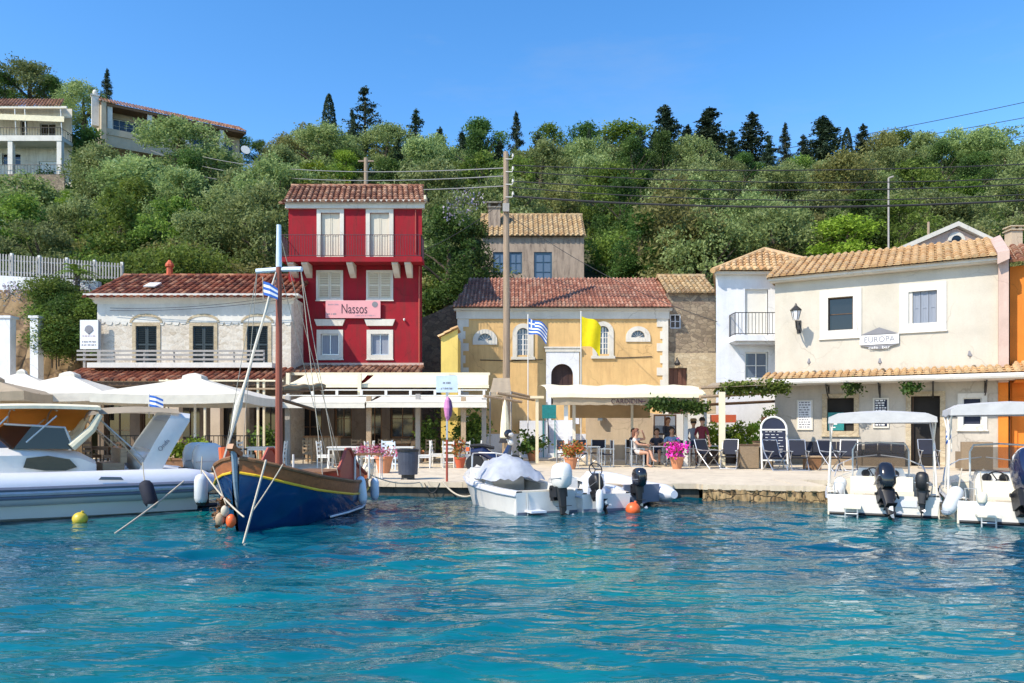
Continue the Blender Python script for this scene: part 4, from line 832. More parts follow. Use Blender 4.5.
# ---------------------------------------------------------------- cream corner house
pL, pR = Vector((PX(775, 30), 30)), Vector((PX(998, 26.3), 26.3)); E = Fac(pL, pR-pL); W = (pR-pL).length
h = thing('corner_house', 'cream two-storey corner house with orange-tiled roof, tiled canopy and café sign', 'house', (pL.x, pL.y, QZ), E.rz); L = E.t
ze = E.z(775, 283)
def er(a, c, t, bt): return E.rect(a, c, t, bt)
uw = [er(828, 853, 297, 330), er(908.5, 937, 291, 323)]; lw = [er(827, 854, 398, 431), er(911, 940, 396, 466), er(963, 981.5, 398, 425)]
lw[1] = (lw[1][0], lw[1][1], 0, lw[1][3]); zc_ = E.z(880, 383)
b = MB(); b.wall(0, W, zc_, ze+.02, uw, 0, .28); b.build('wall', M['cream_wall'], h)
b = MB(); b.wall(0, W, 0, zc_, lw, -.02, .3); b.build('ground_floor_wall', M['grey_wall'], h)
b = MB(); b.shell(0, W+.35, .01, 7, 0, ze+.3); b.build('rear_wall', M['cream_wall'], h)
b = MB(); b.b2(W, W+.3, -.05, .005, 0, zc_-.1); b.build('corner_pier', M['orange_wall'], h); b = MB(); b.prism([(W, zc_-.1), (W+.3, zc_-.1), (W+.3, ze+.45), (W, ze+.30)], -.25, .005); b.add([(W-.05, -.55, ze-.15), (W+.3, -.55, ze+.0), (W+.3, 3.6, ze+1.55), (W-.05, 3.6, ze+1.4), (W-.05, -.55, ze+.25), (W+.3, -.55, ze+.3), (W+.3, 3.6, ze+1.75), (W-.05, 3.6, ze+1.62)], [(3, 2, 1, 0), (4, 5, 6, 7), (0, 1, 5, 4), (1, 2, 6, 5), (2, 3, 7, 6), (3, 0, 4, 7)]); b.build('gable_parapet', M['pink_wall'], h)
b = MB(); b.b2(-.15, W, -.32, .02, ze-.02, ze+.12); b.b2(-.2, W, -.40, -.3, ze+.02, ze+.14); b.build('fascia', M['trim'], h)
v = Vector((0, 3.9, 1.45)); b = MB(); b.tiles((-.25, -.5, ze+.14), (1, 0, 0), v, W+.2, v.length, .27, .42); b.quad((-.25, -.5, ze+.12), (W-.05, -.5, ze+.12), (W-.05, 3.4, ze+1.47), (-.25, 3.4, ze+1.47)); b.quad((W-.05, 7.3, ze+.12), (-.25, 7.3, ze+.12), (-.25, 3.4, ze+1.47), (W-.05, 3.4, ze+1.47)); b.add([(-.25, 7.3, ze+.12), (-.25, -.5, ze+.12), (-.25, 3.4, ze+1.47)], [(0, 1, 2)])
for i in range(18): a = -.25+(W+.2)*i/18; b.tube([(a, 3.4, ze+1.5), (a+(W+.2)/18+.04, 3.4, ze+1.49)], [.13, .12], 8)
b.build('roof', M['tile_orange'], h)
for i, q in enumerate(uw):
    surround(h, *q, .30, 0, M['clean_white'], 'window_surround', True, .04)
    if i == 0: window(h, q[0], q[1], q[2], q[3], .2, M['wood_dark'], M['win_dark'], (0, 1), .04)
    else: shutter(h, q[0]+.14, q[1], q[2], q[3], .1, M['curtain'], 'shutter', 3, False); b = MB(); b.b2(q[0], q[0]+.13, .02, .2, q[2], q[3]); b.build('window_jamb', M['clean_white'], h)
for i, q in enumerate(lw): surround(h, *q, .17, -.02, M['stone_light'] if i < 2 else M['clean_white'], 'opening_frame', i != 1, .05)
q = lw[0]; b = MB(); b.b2(q[0], q[1], .2, .25, q[2], q[3]); b.build('dark_opening', M['dark_in'], h); b = MB(); b.b2(q[0]+.02, q[0]+.6, .06, .1, q[2]+.02, q[2]+.72); po = b.build('poster', M['teal'], h)
for k in range(4): b = MB(); b.b2(q[0]+.1, q[0]+.3+.06*k, .05, .06, q[2]+.12+.13*k, q[2]+.16+.13*k); b.build('lettering', M['ink_white'], po)
q = lw[1]; b = MB(); b.b2(q[0], q[1], .26, .3, 0, q[3]); b.build('doorway_dark', M['dark_in'], h); b = MB(); b.box(q[0]+.06, .55, q[3]/2, .05, .75, q[3]-.05); b.build('door', M['wood_dark'], h)
q = lw[2]; window(h, *q, .06, M['white'], M['board'], (0, 2), .03)
def menu(a, c, t, bt, m_bg, seed):
    q = er(a, c, t, bt); b = MB(); b.b2(q[0], q[1], -.08, -.03, q[2], q[3]); o = b.build('menu_frame', M['trim'], h); rn = random.Random(seed); b = MB(); b.b2(q[0]+.06, q[1]-.06, -.085, -.08, q[2]+.06, q[3]-.06); p = b.build('menu_sheet', m_bg, o); b = MB()
    nz = 11
    for k in range(nz):
        zz = q[3]-.1-(q[3]-q[2]-.22)*k/(nz-1); xx = q[0]+.09
        while xx < q[1]-.14: wd = rn.uniform(.03, .12); b.b2(xx, min(xx+wd, q[1]-.09), -.089, -.085, zz-.025, zz+.025); xx += wd+.03
    b.build('lettering', M['ink_grey'] if m_bg is not M['board'] else M['ink_white'], o)
menu(797, 813, 400, 430, M['sign_white'], 1); menu(873, 889, 398, 428, M['board'], 2)
q = er(945, 956, 409, 417); b = MB(); b.b2(q[0], q[1], -.07, -.03, q[2], q[3]); o = b.build('small_sign', M['black'], h); text_mesh('De', .22, 'lettering', M['ink_white'], o, ((q[0]+q[1])/2, -.075, (q[2]+q[3])/2), wid=(q[1]-q[0])*.5)
# EUROPA sign
q = er(860, 899, 335, 344.5); xm = (q[0]+q[1])/2; b = MB(); b.b2(q[0], q[1], -.09, -.04, q[2], q[3]); o = b.build('sign_board', M['sign_white'], h)
b = MB(); zt_, zb_ = E.z(880, 327.5), E.z(880, 349.5); b.prism([(q[0]+.02, q[3]+.02), (q[1]-.02, q[3]+.02), (xm, zt_)], -.08, -.04); b.prism([(q[0]+.02, q[2]-.02), (xm, zb_), (q[1]-.02, q[2]-.02)], -.08, -.04); b.build('sign_wing', M['sign_grey'], o)
text_mesh('EUROPA', .3, 'lettering', M['ink_grey'], o, (xm, -.094, (q[2]+q[3])/2), wid=(q[1]-q[0])*.78); text_mesh('café  bar', .15, 'lettering', M['ink_white'], o, (xm, -.084, q[2]-.12), wid=(q[1]-q[0])*.55)
# lantern
lx, lz = E.t(799), E.z(797, 327); b = MB(); b.tube([(lx, -.02, lz-.1), (lx, -.35, lz-.2), (lx, -.65, lz-.1), (lx, -.78, lz+.15)], .03, 7); b.tube([(lx, -.03, lz+.18), (lx, -.3, lz+.1), (lx, -.6, lz-.02)], .022, 6); b.box(lx, -.02, lz, .16, .04, .5); o = b.build('lamp_bracket', M['iron'], h)
b = MB(); c0 = (lx, -.78, lz+.15); b.lathe([(.05, 0), (.10, .03), (.17, .38), (.18, .40), (.05, .5)], 6, c0); lo = b.build('lantern', M['sign_white'], h); b = MB()
for k in range(6): a = 2*PI*k/6; b.tube([(c0[0]+.10*math.cos(a), c0[1]+.10*math.sin(a), c0[2]+.03), (c0[0]+.185*math.cos(a), c0[1]+.185*math.sin(a), c0[2]+.38)], .012, 5)
b.lathe([(.21, .38), (.215, .42), (.06, .57), (.015, .68)], 6, c0); b.build('lantern_cage', M['iron'], lo)
# tiled canopy over the ground floor with ironwork brackets
za = 1.78+(428-370)/745*(E.d(880)-1.0)-QZ; b = MB(); v = Vector((0, 1.05, .28)); b.tiles((-.35, -1.1, za-.22), (1, 0, 0), v, W+.95, v.length, .24, .36, .085); b.build('canopy_tiles', M['tile_orange'], h)
b = MB(); b.b2(-.4, W+.62, -1.16, -.03, za-.44, za-.25); b.tube([(-.45, -1.2, za-.34), (W+.65, -1.2, za-.34)], .1, 8); b.build('canopy_gutter', M['clean_white'], h)
for px in (829, 880, 933, 985):
    x = E.t(px); b = MB(); b.tube([(x, -.03, za-1.0), (x, -.03, za-.46)], .028, 6); b.tube([(x, -.03, za-.5), (x, -1.05, za-.48)], .028, 6); b.tube([(x, -.05, za-.95), (x, -.45, za-.85), (x, -.8, za-.66), (x, -.98, za-.5)], .024, 6); b.tube([(x, -.08, za-.6), (x, -.25, za-.72), (x, -.4, za-.62), (x, -.3, za-.53)], .014, 5); b.build('canopy_bracket', M['iron'], h)
# orange neighbour
pO = pL+(pR-pL).normalized()*(W+.3)
h = thing('orange_house', 'bright orange house wall at the far end beside the cream corner house', 'house', (pO.x, pO.y, QZ), E.rz)
b = MB(); b.wall(0, 7, 0, ze-.1, [(1.2, 2.4, 3.9, 5.8), (1.0, 2.2, 0, 2.3)], .45, .3); b.shell(0, 7, .45, 7, 0, ze-.1); b.build('wall', M['orange_wall'], h)
window(h, 1.2, 2.4, 3.9, 5.8, .6, M['white'], M['win_dark']); b = MB(); b.b2(1.0, 2.2, .6, .66, 0, 2.3); b.build('door', M['wood_mid'], h)
v = Vector((0, 3.6, 1.3)); b = MB(); b.tiles((0, -.0, ze-.05), (1, 0, 0), v, 7, v.length, .27, .42); b.build('roof', M['tile_brown'], h)
v = Vector((0, 1.35, .4)); b = MB(); b.tiles((.12, -1.0, za-.22), (1, 0, 0), v, 6.5, v.length, .24, .36, .085); b.b2(.14, 6.6, -1.1, -.9, za-.45, za-.3, mi=1); b.build('canopy_roof', [M['tile_orange'], M['clean_white']], h)
b = MB(); b.b2(0.16, 6.5, -.75, .44, za-.52, za-.46); b.b2(.14, .3, .38, .44, 0, za-.5); b.b2(.16, 6.5, .36, .44, 2.45, 2.5); b.build('canopy_soffit', M['orange_wall'], h)
# pink gable behind
f = Fac((0, 41)); X0 = f.t(904); W2 = f.t(1003)-X0; L = lambda px: f.t(px)-X0; Z = lambda py: f.z(955, py)
h = thing('gabled_house', 'pale pink gable with white verge and a small arched vent behind the orange roof', 'house', (X0, 41, QZ))
b = MB(); b.prism([(0, 0), (W2, 0), (W2, Z(249)), (L(956), Z(228)), (0, Z(249))], 0, 6); b.build('wall', M['pink_wall'], h)
b = MB(); xm, zt_ = L(956), Z(226)
for xa in (-.2, W2+.2): b.prism([(xa, Z(251)), (xm, zt_-.05), (xm, zt_+.2), (xa, Z(251)+.25)], -.25, 6.2) if xa < 0 else b.prism([(xm, zt_-.05), (xa, Z(251)), (xa, Z(251)+.25), (xm, zt_+.2)], -.25, 6.2)
b.build('roof', M['trim'], h)
b = MB(); pts = arch_pts(xm, 0, .3, Z(241), 8); b.prism(pts, -.04, -.0); b.build('vent', M['win_dark'], h); bell(h, 'vent_surround', arch_pts(xm, 0, .48, Z(241), 8), pts, -.08, .0, M['trim'])
h = thing('chimney', 'square pale chimney stack with a capped top on the orange-tiled roof end', 'chimney', (PX(1013.5, 33), 33, PZ(238, 33)))
b = MB(); h.scale = (.8,)*3; b.b2(-.3, .3, -.3, .3, -1.2, .35); b.build('stack', M['beige_wall'], h); b = MB(); b.b2(-.38, .38, -.38, .38, .35, .42); b.b2(-.28, -.1, -.3, .3, .42, .55); b.b2(.1, .28, -.3, .3, .42, .55); b.b2(-.38, .38, -.36, .36, .55, .62); b.build('cap', M['stone_light'], h)

# ---------------------------------------------------------------- hill villas
f = Fac((0, 80)); X0 = f.t(-60); L = lambda px: f.t(px)-X0; Z = lambda py: PZ(py, 80); W = L(61)
h = thing('villa', 'two-storey white villa with a red roof and pale yellow terrace awning', 'house', (X0, 80, 0))
b = MB(); b.wall(0, L(60), Z(190), Z(100), [(L(7), L(14), Z(136), Z(112)), (L(27), L(43), Z(136), Z(115)), (L(26), L(45), Z(172), Z(154)), (L(-12), L(7), Z(158), Z(146))], 2.2, .3); b.shell(0, L(60), 2.2, 9, Z(215), Z(100)); SK(b, .63); [b.v.__setitem__(i, (x+.63*2.2, y, z)) for i, (x, y, z) in enumerate(b.v)]; b.build('wall', M['white_wall'], h)
for q, m_ in (((L(7), L(14), Z(136), Z(112)), 'win_dark'), ((L(27), L(43), Z(136), Z(115)), 'win_dark'), ((L(-12), L(7), Z(158), Z(146)), 'win_dark')): window(h, *q, 2.35, M['white'], M[m_])
b = MB(); b.b2(L(26), L(45), 2.3, 2.38, Z(172), Z(154)); b.build('garage_door', M['white'], h)
b = MB(); b.b2(-.2, W, 0, 2.2, Z(139.5), Z(136)); b.b2(-.2, W+.1, -.05, .15, Z(141), Z(135.5)); b.build('balcony_slab', M['clean_white'], h)
balcony_rail(h, [(0, .1, Z(136)), (W-.1, .1, Z(136)), (W-.1, 2.2, Z(136))], .95, M['iron'], .3, .02)
for px in (10, 59): b = MB(); b.b2(L(px)-.25, L(px)+.25, 0, .5, Z(215), Z(140)); b.build('pillar', M['clean_white'], h)
b = MB(); b.quad((0, 2.1, Z(107)), (L(62), 2.1, Z(109)), (L(63.5), .1, Z(116)), (0, .1, Z(111))); b.quad((0, .1, Z(111)), (L(63.5), .1, Z(116)), (L(63.5), .1, Z(121.5)), (0, .1, Z(117))); b.build('awning', M['canvas'], h)
for px in (15, 25, 61): b = MB(); b.tube([(L(px), .2, Z(136)), (L(px)-.2, .25, Z(108))], .05, 6); b.build('awning_post', M['white'], h)
b = MB(); v = Vector((0, 4, 2.5)); b.tiles((-.4, 1.0, Z(102)), (1, 0, 0), v, L(60)+.4, v.length, .36, .5); SK(b, .5); b.build('roof', M['tile_brown'], h); b = MB(); b.b2(-.4, L(61), 1.0, 1.2, Z(104), Z(102)); b.build('fascia', M['trim'], h)
b = MB(); b.b2(-.5, W+.6, -.4, -.2, Z(215), Z(176)); b.build('terrace_wall', M['stone'], h); balcony_rail(h, [(0, -.3, Z(176)), (W+.5, -.3, Z(176))], 1.1, M['iron'], .35, .02, 'fence')
pL, pR = Vector((PX(104, 92), 92)), Vector((PX(243, 101), 101)); f = Fac(pL, pR-pL); W = (pR-pL).length; L = f.t; Z0 = QZ
h = thing('villa', 'long low villa with a veranda of white columns and a white chimney on the hill', 'house', (pL.x, pL.y, QZ), f.rz)
ZE = f.z(104, 105); ZF = f.z(104, 134)
b = MB(); ws = [f.rect(115, 140, 117, 130), f.rect(195, 207, 127, 138), f.rect(212, 219, 131, 146), f.rect(226, 236, 133, 147)]; zz_ = [(L(114), L(142), ZF+1.2, ZF+2.9), (L(194), L(206), ZF+.3, ZF+2.6), (L(212), L(219), ZF, ZF+2.5), (L(227), L(237), ZF+.2, ZF+2.6)]
b.wall(0, W, ZF-6, ZE+1.1, zz_, 2.0, .3); b.shell(0, W, 2.0, 9, ZF-6, ZE+1.1); b.build('wall', M['beige_wall'], h); b = MB(); b.b2(-.3, W+.3, .15, 2.0, ZE+.02, ZE+.1); b.build('soffit', M['wood_mid'], h)
for i, q in enumerate(zz_): window(h, *q, 2.2, M['white'], M['white'] if i == 2 else M['win_dark'], (3 if i == 0 else 1, 1), .1)
for px in (110, 150, 187, 222): b = MB(); b.b2(L(px)-.28, L(px)+.28, .1, .65, ZF-1, ZE); b.build('column', M['clean_white'], h)
b = MB(); b.b2(-.3, .25, -.2, 2.2, ZF-1, ZE+.5); b.b2(-.3, .25, 2.2, 9, ZF-5, ZE+1.2); b.build('end_wall', M['villa_wall'], h)
b = MB(); b.b2(-.4, W+.4, -.1, .15, ZE, ZE+.35); b.build('fascia', M['wood_mid'], h); b = MB(); v = Vector((0, 4.5, 2.15)); b.tiles((-.5, -.25, ZE+.3), (1, 0, 0), v, W+1, v.length, .36, .6); b.build('roof', M['tile_brown'], h)
b = MB(); b.b2(-.2, W, 0, 2, ZF-1.4, ZF); b.b2(-.2, W, -.1, .1, ZF, ZF+.8); b.build('terrace', M['villa_wall'], h)
b = MB(); b.b2(-1.2, -.4, 2, 2.8, ZE-2, ZE+1.7); b.b2(-1.3, -.3, 1.9, 2.9, ZE+1.7, ZE+1.85); b.ell((-.8, 2.4, ZE+2.2), .3, .3, .4); b.build('chimney', M['clean_white'], h)
b = MB(); b.lathe([(.02, 0), (.45, .12), (.62, .3)], 14)._xf(42, Matrix.Translation((W+.2, -.3, ZF+1.2)) @ Matrix.Rotation(R(75), 4, 'X')); b.build('satellite_dish', M['white'], h)

# ---------------------------------------------------------------- left garden: fence, wall, gate, steps
Yf = 42.0; h = thing('picket_fence', 'white picket fence along the top of the garden wall', 'fence', (PX(-45, Yf), Yf, PZ(275, Yf))); X0 = PX(-45, Yf); b = MB(); xr = PX(121, Yf)-X0; n = int(xr/.17)
for i in range(n+1): x = xr*i/n; b.b2(x-.036, x+.036, -.02, .01, .05-.3*x/xr, 1.40-.75*x/xr)
b.build('picket', M['grey_white'], h); b = MB()
for zz in (.3, .95): b.add([(0, .02, zz), (xr, .02, zz-.5), (xr, .02, zz-.43), (0, .02, zz+.07), (0, .05, zz), (xr, .05, zz-.5), (xr, .05, zz-.43), (0, .05, zz+.07)], [(0, 1, 2, 3), (7, 6, 5, 4), (3, 2, 6, 7)])
b.build('rail', M['grey_white'], h)
for k in range(7): b = MB(); x = xr*k/6; b.b2(x-.07, x+.07, .06, .2, -.4, 1.5-.75*x/xr); b.build('post', M['white'], h)
b = MB(); b.prism([(PX(-45, 41.6), PZ(292, 41.6)-1.5), (PX(98, 41.6), PZ(292, 41.6)-1.5), (PX(98, 41.6), PZ(281, 41.6)), (PX(-45, 41.6), PZ(273, 41.6))], 41.6, 41.95); tag(b.build('garden_wall', M['blue_white']), 'whitewashed retaining wall under the picket fence', 'wall')
b = MB(); V_ = []; nx, nz = 34, 10; rs = np.random.RandomState(9)
for j in range(nz+1):
    for i in range(nx+1):
        px = -40+140*i/nx; zz = QZ+(PZ(288, 41)-QZ)*j/nz; yy = 38.6+2.9*(j/nz)**1.3+rs.uniform(-.22, .22); V_.append((PX(px, 39.5), yy, zz))
me = np_mesh('earth_bank', np.array(V_), np.array([(j*(nx+1)+i, j*(nx+1)+i+1, (j+1)*(nx+1)+i+1, (j+1)*(nx+1)+i) for j in range(nz) for i in range(nx)]), [M['earth']], None, True)
tag(link('earth_bank', me), kind='structure')
h = thing('gateway', 'white gateposts with a grey barred gate above narrow stone steps', 'gate', (PX(10, 37), 37, QZ)); Lx = lambda px: PX(px, 37)-PX(10, 37); Zz = lambda py: PZ(py, 37)-QZ
for a, c, t_ in ((-8, 10, 318), (30, 38, 318)): b = MB(); b.b2(Lx(a), Lx(c), 0, .45, 0, Zz(t_)); b.b2(Lx(a)-.06, Lx(c)+.06, -.06, .6, Zz(t_), Zz(t_)+.12); b.build('gatepost', M['blue_white'], h)
b = MB()
for k in range(14): b.b2(Lx(10)+.02, Lx(30)-.02, k*.11, 1.6, k*.26, (k+1)*.26)
b.build('steps', M['concrete'], h)
b = MB(); zt_, zb_ = Zz(316), Zz(347)
for k in range(10): x = Lx(11)+(Lx(29)-Lx(11))*k/9; b.tube([(x, 1.5, zb_), (x, 1.5, zt_)], .02, 5)
for zz in (zb_+.02, (zb_+zt_)/2, zt_): b.b2(Lx(11), Lx(29), 1.48, 1.52, zz-.03, zz+.03)
b.b2(Lx(11), Lx(29), 1.49, 1.51, zb_, (zb_+zt_)/2); b.build('gate_leaf', M['grey_rail'], h)
h = thing('signboard', 'tall white signboard with a faint emblem beside the white stone house', 'sign', (PX(80, 33.6), 33.6, PZ(349, 33.6))); wd = PX(98, 33.6)-PX(80, 33.6); ht = PZ(320, 33.6)-PZ(349, 33.6)
b = MB(); b.b2(0, wd, 0, .06, 0, ht); b.build('panel', M['sign_white'], h); b = MB(); b.b2(wd-.08, wd+.08, .065, .13, -3.2, ht+.05); b.b2(.1, .2, .065, .13, -3.2, ht); b.build('post', M['grey_rail'], h)
b = MB(); xm = wd/2
for k in range(9): a = PI*(.1+.8*k/8); b.tube([(xm, -.006, ht*.5), (xm+.22*math.cos(a), -.006, ht*.6+.24*math.sin(a))], .012, 4)
b.lathe([(.17, 0), (.19, .005), (.17, .01)], 16)._xf(48, Matrix.Translation((xm, -.006, ht*.68)) @ Matrix.Rotation(PI/2, 4, 'X')); b.build('emblem', M['ink_grey'], h)
marks(h, M['ink_pale'], xm, -.002, ht*.45, .6, .06, 4); marks(h, M['ink_grey'], xm, -.002, ht*.25, .62, .07, 5); marks(h, M['ink_grey'], xm, -.002, ht*.14, .66, .07, 6)
# ---------------------------------------------------------------- foliage helpers for pots, vines, creepers
def leaf_obj(name, m, pts, spread, n, size, seed, parent=None, flat=1.0, loc=None):
    rs = np.random.RandomState(seed); pts = np.array(pts, float); i = rs.randint(0, len(pts), n); d = rs.normal(size=(n, 3))*np.array(spread)*.5
    d[:, 2] *= flat; V, Fq, rn = leaf_cloud(pts[i]+d, size*(.6+.8*rs.rand(n)), np.clip(.5*rs.rand(len(pts))[i]+.5*rs.rand(n), 0, 1), .7, .2, rs)
    return link(name, np_mesh(name, V, Fq, [m], rn), parent, loc)
def line_pts(a, b, n): a, b = Vector(a), Vector(b); return [tuple(a+(b-a)*(i/(n-1))) for i in range(n)]

# ---------------------------------------------------------------- left restaurant awnings
h = thing('awning_pergola', 'long white pergola with two tiers of cream awnings in front of the red house', 'pergola', (0, 0, QZ)); q = lambda px, Y: PX(px, Y); zz = lambda py, Y: PZ(py, Y)-QZ
def awning(px0, px1, Yf, Yb, pyf, pyb, pyv, m, name, k=10, pb0=None, pb1=None):
    b = MB(); x0, x1 = q(px0, Yf), q(px1, Yf); xb0, xb1 = x0+.1, x1-.1; zf, zb, zv = zz(pyf, Yf), zz(pyb, Yb), zz(pyv, Yf)
    pr = [(Yf-.02, zv), (Yf, zf), (Yf+(Yb-Yf)*.3, zf+(zb-zf)*.3-.05), (Yf+(Yb-Yf)*.7, zf+(zb-zf)*.7-.04), (Yb, zb)]; secs = []
    for i in range(k+1):
        t = i/k; sg = .03*math.sin(t*PI*5)
        secs.append([(x0+(x1-x0)*t+((xb0+(xb1-xb0)*t)-(x0+(x1-x0)*t))*(j/4), y, z+(sg*.5 if 1 < j < 4 else 0)-(.025*abs(math.sin(t*PI*k)) if j == 0 else 0)) for j, (y, z) in enumerate(pr)])
    b.loft(secs); b.tube([(x0, Yf+.02, zf-.03), (x1, Yf+.02, zf-.03)], .035, 6); return b.build(name, m, h, smooth=30)
awning(286, 358, 31.0, 33.6, 384, 374.5, 387.5, M['canvas'], 'upper_awning'); awning(360.5, 446, 31.0, 33.6, 384, 374.5, 387.5, M['canvas'], 'upper_awning'); awning(449, 489, 31.0, 33.6, 385, 374.5, 388, M['canvas'], 'upper_awning')
awning(278, 365, 28.0, 31.0, 402, 396, 408, M['canvas_w'], 'lower_awning'); awning(366, 487, 28.0, 31.0, 401.5, 395.5, 407.5, M['canvas_w'], 'lower_awning')
for px, Y, top in ((288, 28.6, 396), (369, 28.6, 396), (418, 29.6, 394), (463.5, 28.4, 397), (484, 29.4, 398)):
    b = MB(); x = q(px, Y); b.b2(x-.09, x+.09, Y-.09, Y+.09, 0, zz(top, Y)); b.build('post', M['wood_pale'] if px in (463.5, 369) else M['grey_rail'], h)
for px in (359.5, 447.5, 288): b = MB(); x = q(px, 30.85); b.b2(x-.07, x+.07, 30.8, 30.95, zz(396, 30.85), zz(373, 30.85)); b.build('upright', M['cream'], h)
b = MB(); 
for py in (389.5, 395): b.b2(q(283, 30.7), q(487, 30.7), 30.66, 30.74, zz(py+1, 30.7), zz(py, 30.7))
for i in range(9): x = q(288+i*24.5, 30.7); b.b2(x-.05, x+.05, 30.65, 30.75, zz(395, 30.7), zz(390, 30.7))
b.build('rail', M['white'], h)
b = MB(); b.b2(q(285, 33.5), q(490, 33.5), 33.5, 33.62, zz(374.5, 33.5)-.03, zz(372.5, 33.5)); b.build('header_beam', M['cream'], h)
h2 = thing('timber_pergola', 'open timber pergola of pale rails and thin posts behind the large white parasol', 'pergola', (0, 0, QZ))
for px in (167, 205, 258, 264, 277): b = MB(); x = q(px, 29.5); b.b2(x-.04, x+.04, 29.46, 29.54, 0, zz(379, 29.5)); b.build('post', M['cream'], h2)
for py, Yr in ((380, 29.5), (388, 29.5), (397, 29.3)): b = MB(); b.b2(q(160, Yr), q(284, Yr), Yr-.1, Yr-.06, zz(py+1.6, Yr), zz(py, Yr)); b.build('rail', M['cream'] if py != 388 else M['wood_pale'], h2)
h = h2; o = awning(250, 284, 28.3, 29.4, 402, 396, 406, M['canvas_br'], 'awning')
h = thing('fabric_awning', 'short beige fabric awning on poles beside the utility pole', 'awning', (0, 0, QZ)); 
awning(489, 512, 30.0, 33.0, 392, 378, 396, M['canvas_br'], 'canopy'); b = MB(); b.tube([(q(490, 30), 30, 0), (q(490, 30), 30, zz(392, 30))], .04, 6); b.tube([(q(511, 30), 30, 0), (q(511, 30), 30, zz(392, 30))], .04, 6); b.build('pole', M['grey_rail'], h)
for i, (a, c, Y, pa, pc) in enumerate(((484, 522, 28.6, 396, 402), (497, 535, 29.5, 393, 400), (505, 536, 30.6, 391, 398))):
    b = MB(); b.tube([(q(a, Y), Y, zz(pa, Y)), (q(c, Y), Y+1, zz(pc, Y+1))], .06, 6); o = b.build('pergola_beam', M['wood_pale'], None, loc=(0, 0, QZ)); tag(o, f"{('lowest', 'middle', 'topmost')[i]} of three thin timber beams crossing by the closed parasol", 'beam')
b = MB(); x = q(537, 30); b.b2(x-.06, x+.06, 29.94, 30.06, 0, zz(398, 30)); b.box(x, 30, zz(398, 30)+.03, .55, .3, .1); tag(b.build('post', M['cream'], None, loc=(0, 0, QZ)), 'slim cream post with a wide cap in front of the church steps', 'post')

# ---------------------------------------------------------------- parasols
def parasol(x, y, half, zb, za, m, label, rz=.12, val=.28, mp='white'):
    t = thing('parasol', label, 'parasol', (x, y, QZ), rz); zb -= QZ; za -= QZ; b = MB(); n = 8
    ring = []
    for i in range(16):
        a = i/16*4; s_, k = int(a), a-int(a); c = [(-1, -1), (1, -1), (1, 1), (-1, 1)]; p, r_ = c[s_], c[(s_+1) % 4]; sag = -.06*math.sin(PI*k)
        ring.append((half*(p[0]+(r_[0]-p[0])*k), half*(p[1]+(r_[1]-p[1])*k), sag))
    lv = [(1.0, zb, 1), (1.0, zb+val, 1), (.66, zb+val+(za-zb-val)*.36, .5), (.33, zb+val+(za-zb-val)*.69, .2), (.1, za-.02, 0)]
    secs = [[(px_*k, py_*k, z+sg*w_) for px_, py_, sg in ring] for k, z, w_ in lv]; b.loft(secs, close=True); b.build('canopy', m, t, smooth=20)
    b = MB(); b.loft([[(px_*k, py_*k, z) for px_, py_, _ in ring] for k, z in ((.14, za-.06), (.13, za+.06), (.06, za+.14), (.005, za+.17))], close=True); b.build('top_vent', m, t, smooth=20)
    b = MB(); b.tube([(0, 0, 0), (0, 0, za)], .045, 8); b.build('pole', M[mp], t)
    for i in range(8): a = 2*PI*i/8+PI/4; r_ = half*(1.38 if i % 2 == 0 else .98); b = MB(); b.tube([(0, 0, za-.12), (math.cos(a)*r_*.97, math.sin(a)*r_*.97, zb+val-.03)], .014, 5); b.build('rib', M['wood_pale'], t)
    b = MB(); b.box(0, 0, .06, .8, .8, .12); b.build('base', M['concrete'], t); return t
parasol(PX(70, 27), 27, 1.95, PZ(402, 27), PZ(376, 27), M['canvas_w'], 'white square parasol beside the far-left white gatepost and bank, above the inflatable boat')
parasol(PX(195, 25.6), 25.6, 2.35, PZ(404.5, 25.6), PZ(378, 25.6), M['canvas_w'], 'largest white square parasol, by the blue wooden boat bow, over the planters', .06)
parasol(PX(-4, 24), 24, 1.35, PZ(401, 24), PZ(381, 24), M['canvas_br'], 'beige parasol cut by the left edge of the view, over the orange bimini', .2)
parasol(PX(22, 31), 31, 1.2, PZ(392, 31), PZ(373, 31), M['canvas_w'], 'small white parasol below the stone steps, partly behind the others', .3)
# closed parasol
t = thing('closed_parasol', 'folded cream parasol standing by the utility pole with a dark skirt', 'parasol', (PX(505, 28), 28, QZ)); b = MB(); b.lathe([(.13, .98), (.2, 1.05), (.17, 1.6), (.1, 2.2), (.03, 2.45)], 9); b.build('canopy', M['canvas'], t); b = MB(); b.tube([(0, 0, 0), (0, 0, 2.5)], .03, 6); b.build('pole', M['wood_pale'], t); b = MB(); b.lathe([(.25, .84), (.2, .98), (.08, 1.08)], 9); b.build('skirt', M['black_fab'], t); b = MB(); b.lathe([(.3, 0), (.28, .1), (.05, .14)], 10); b.build('base', M['concrete'], t)

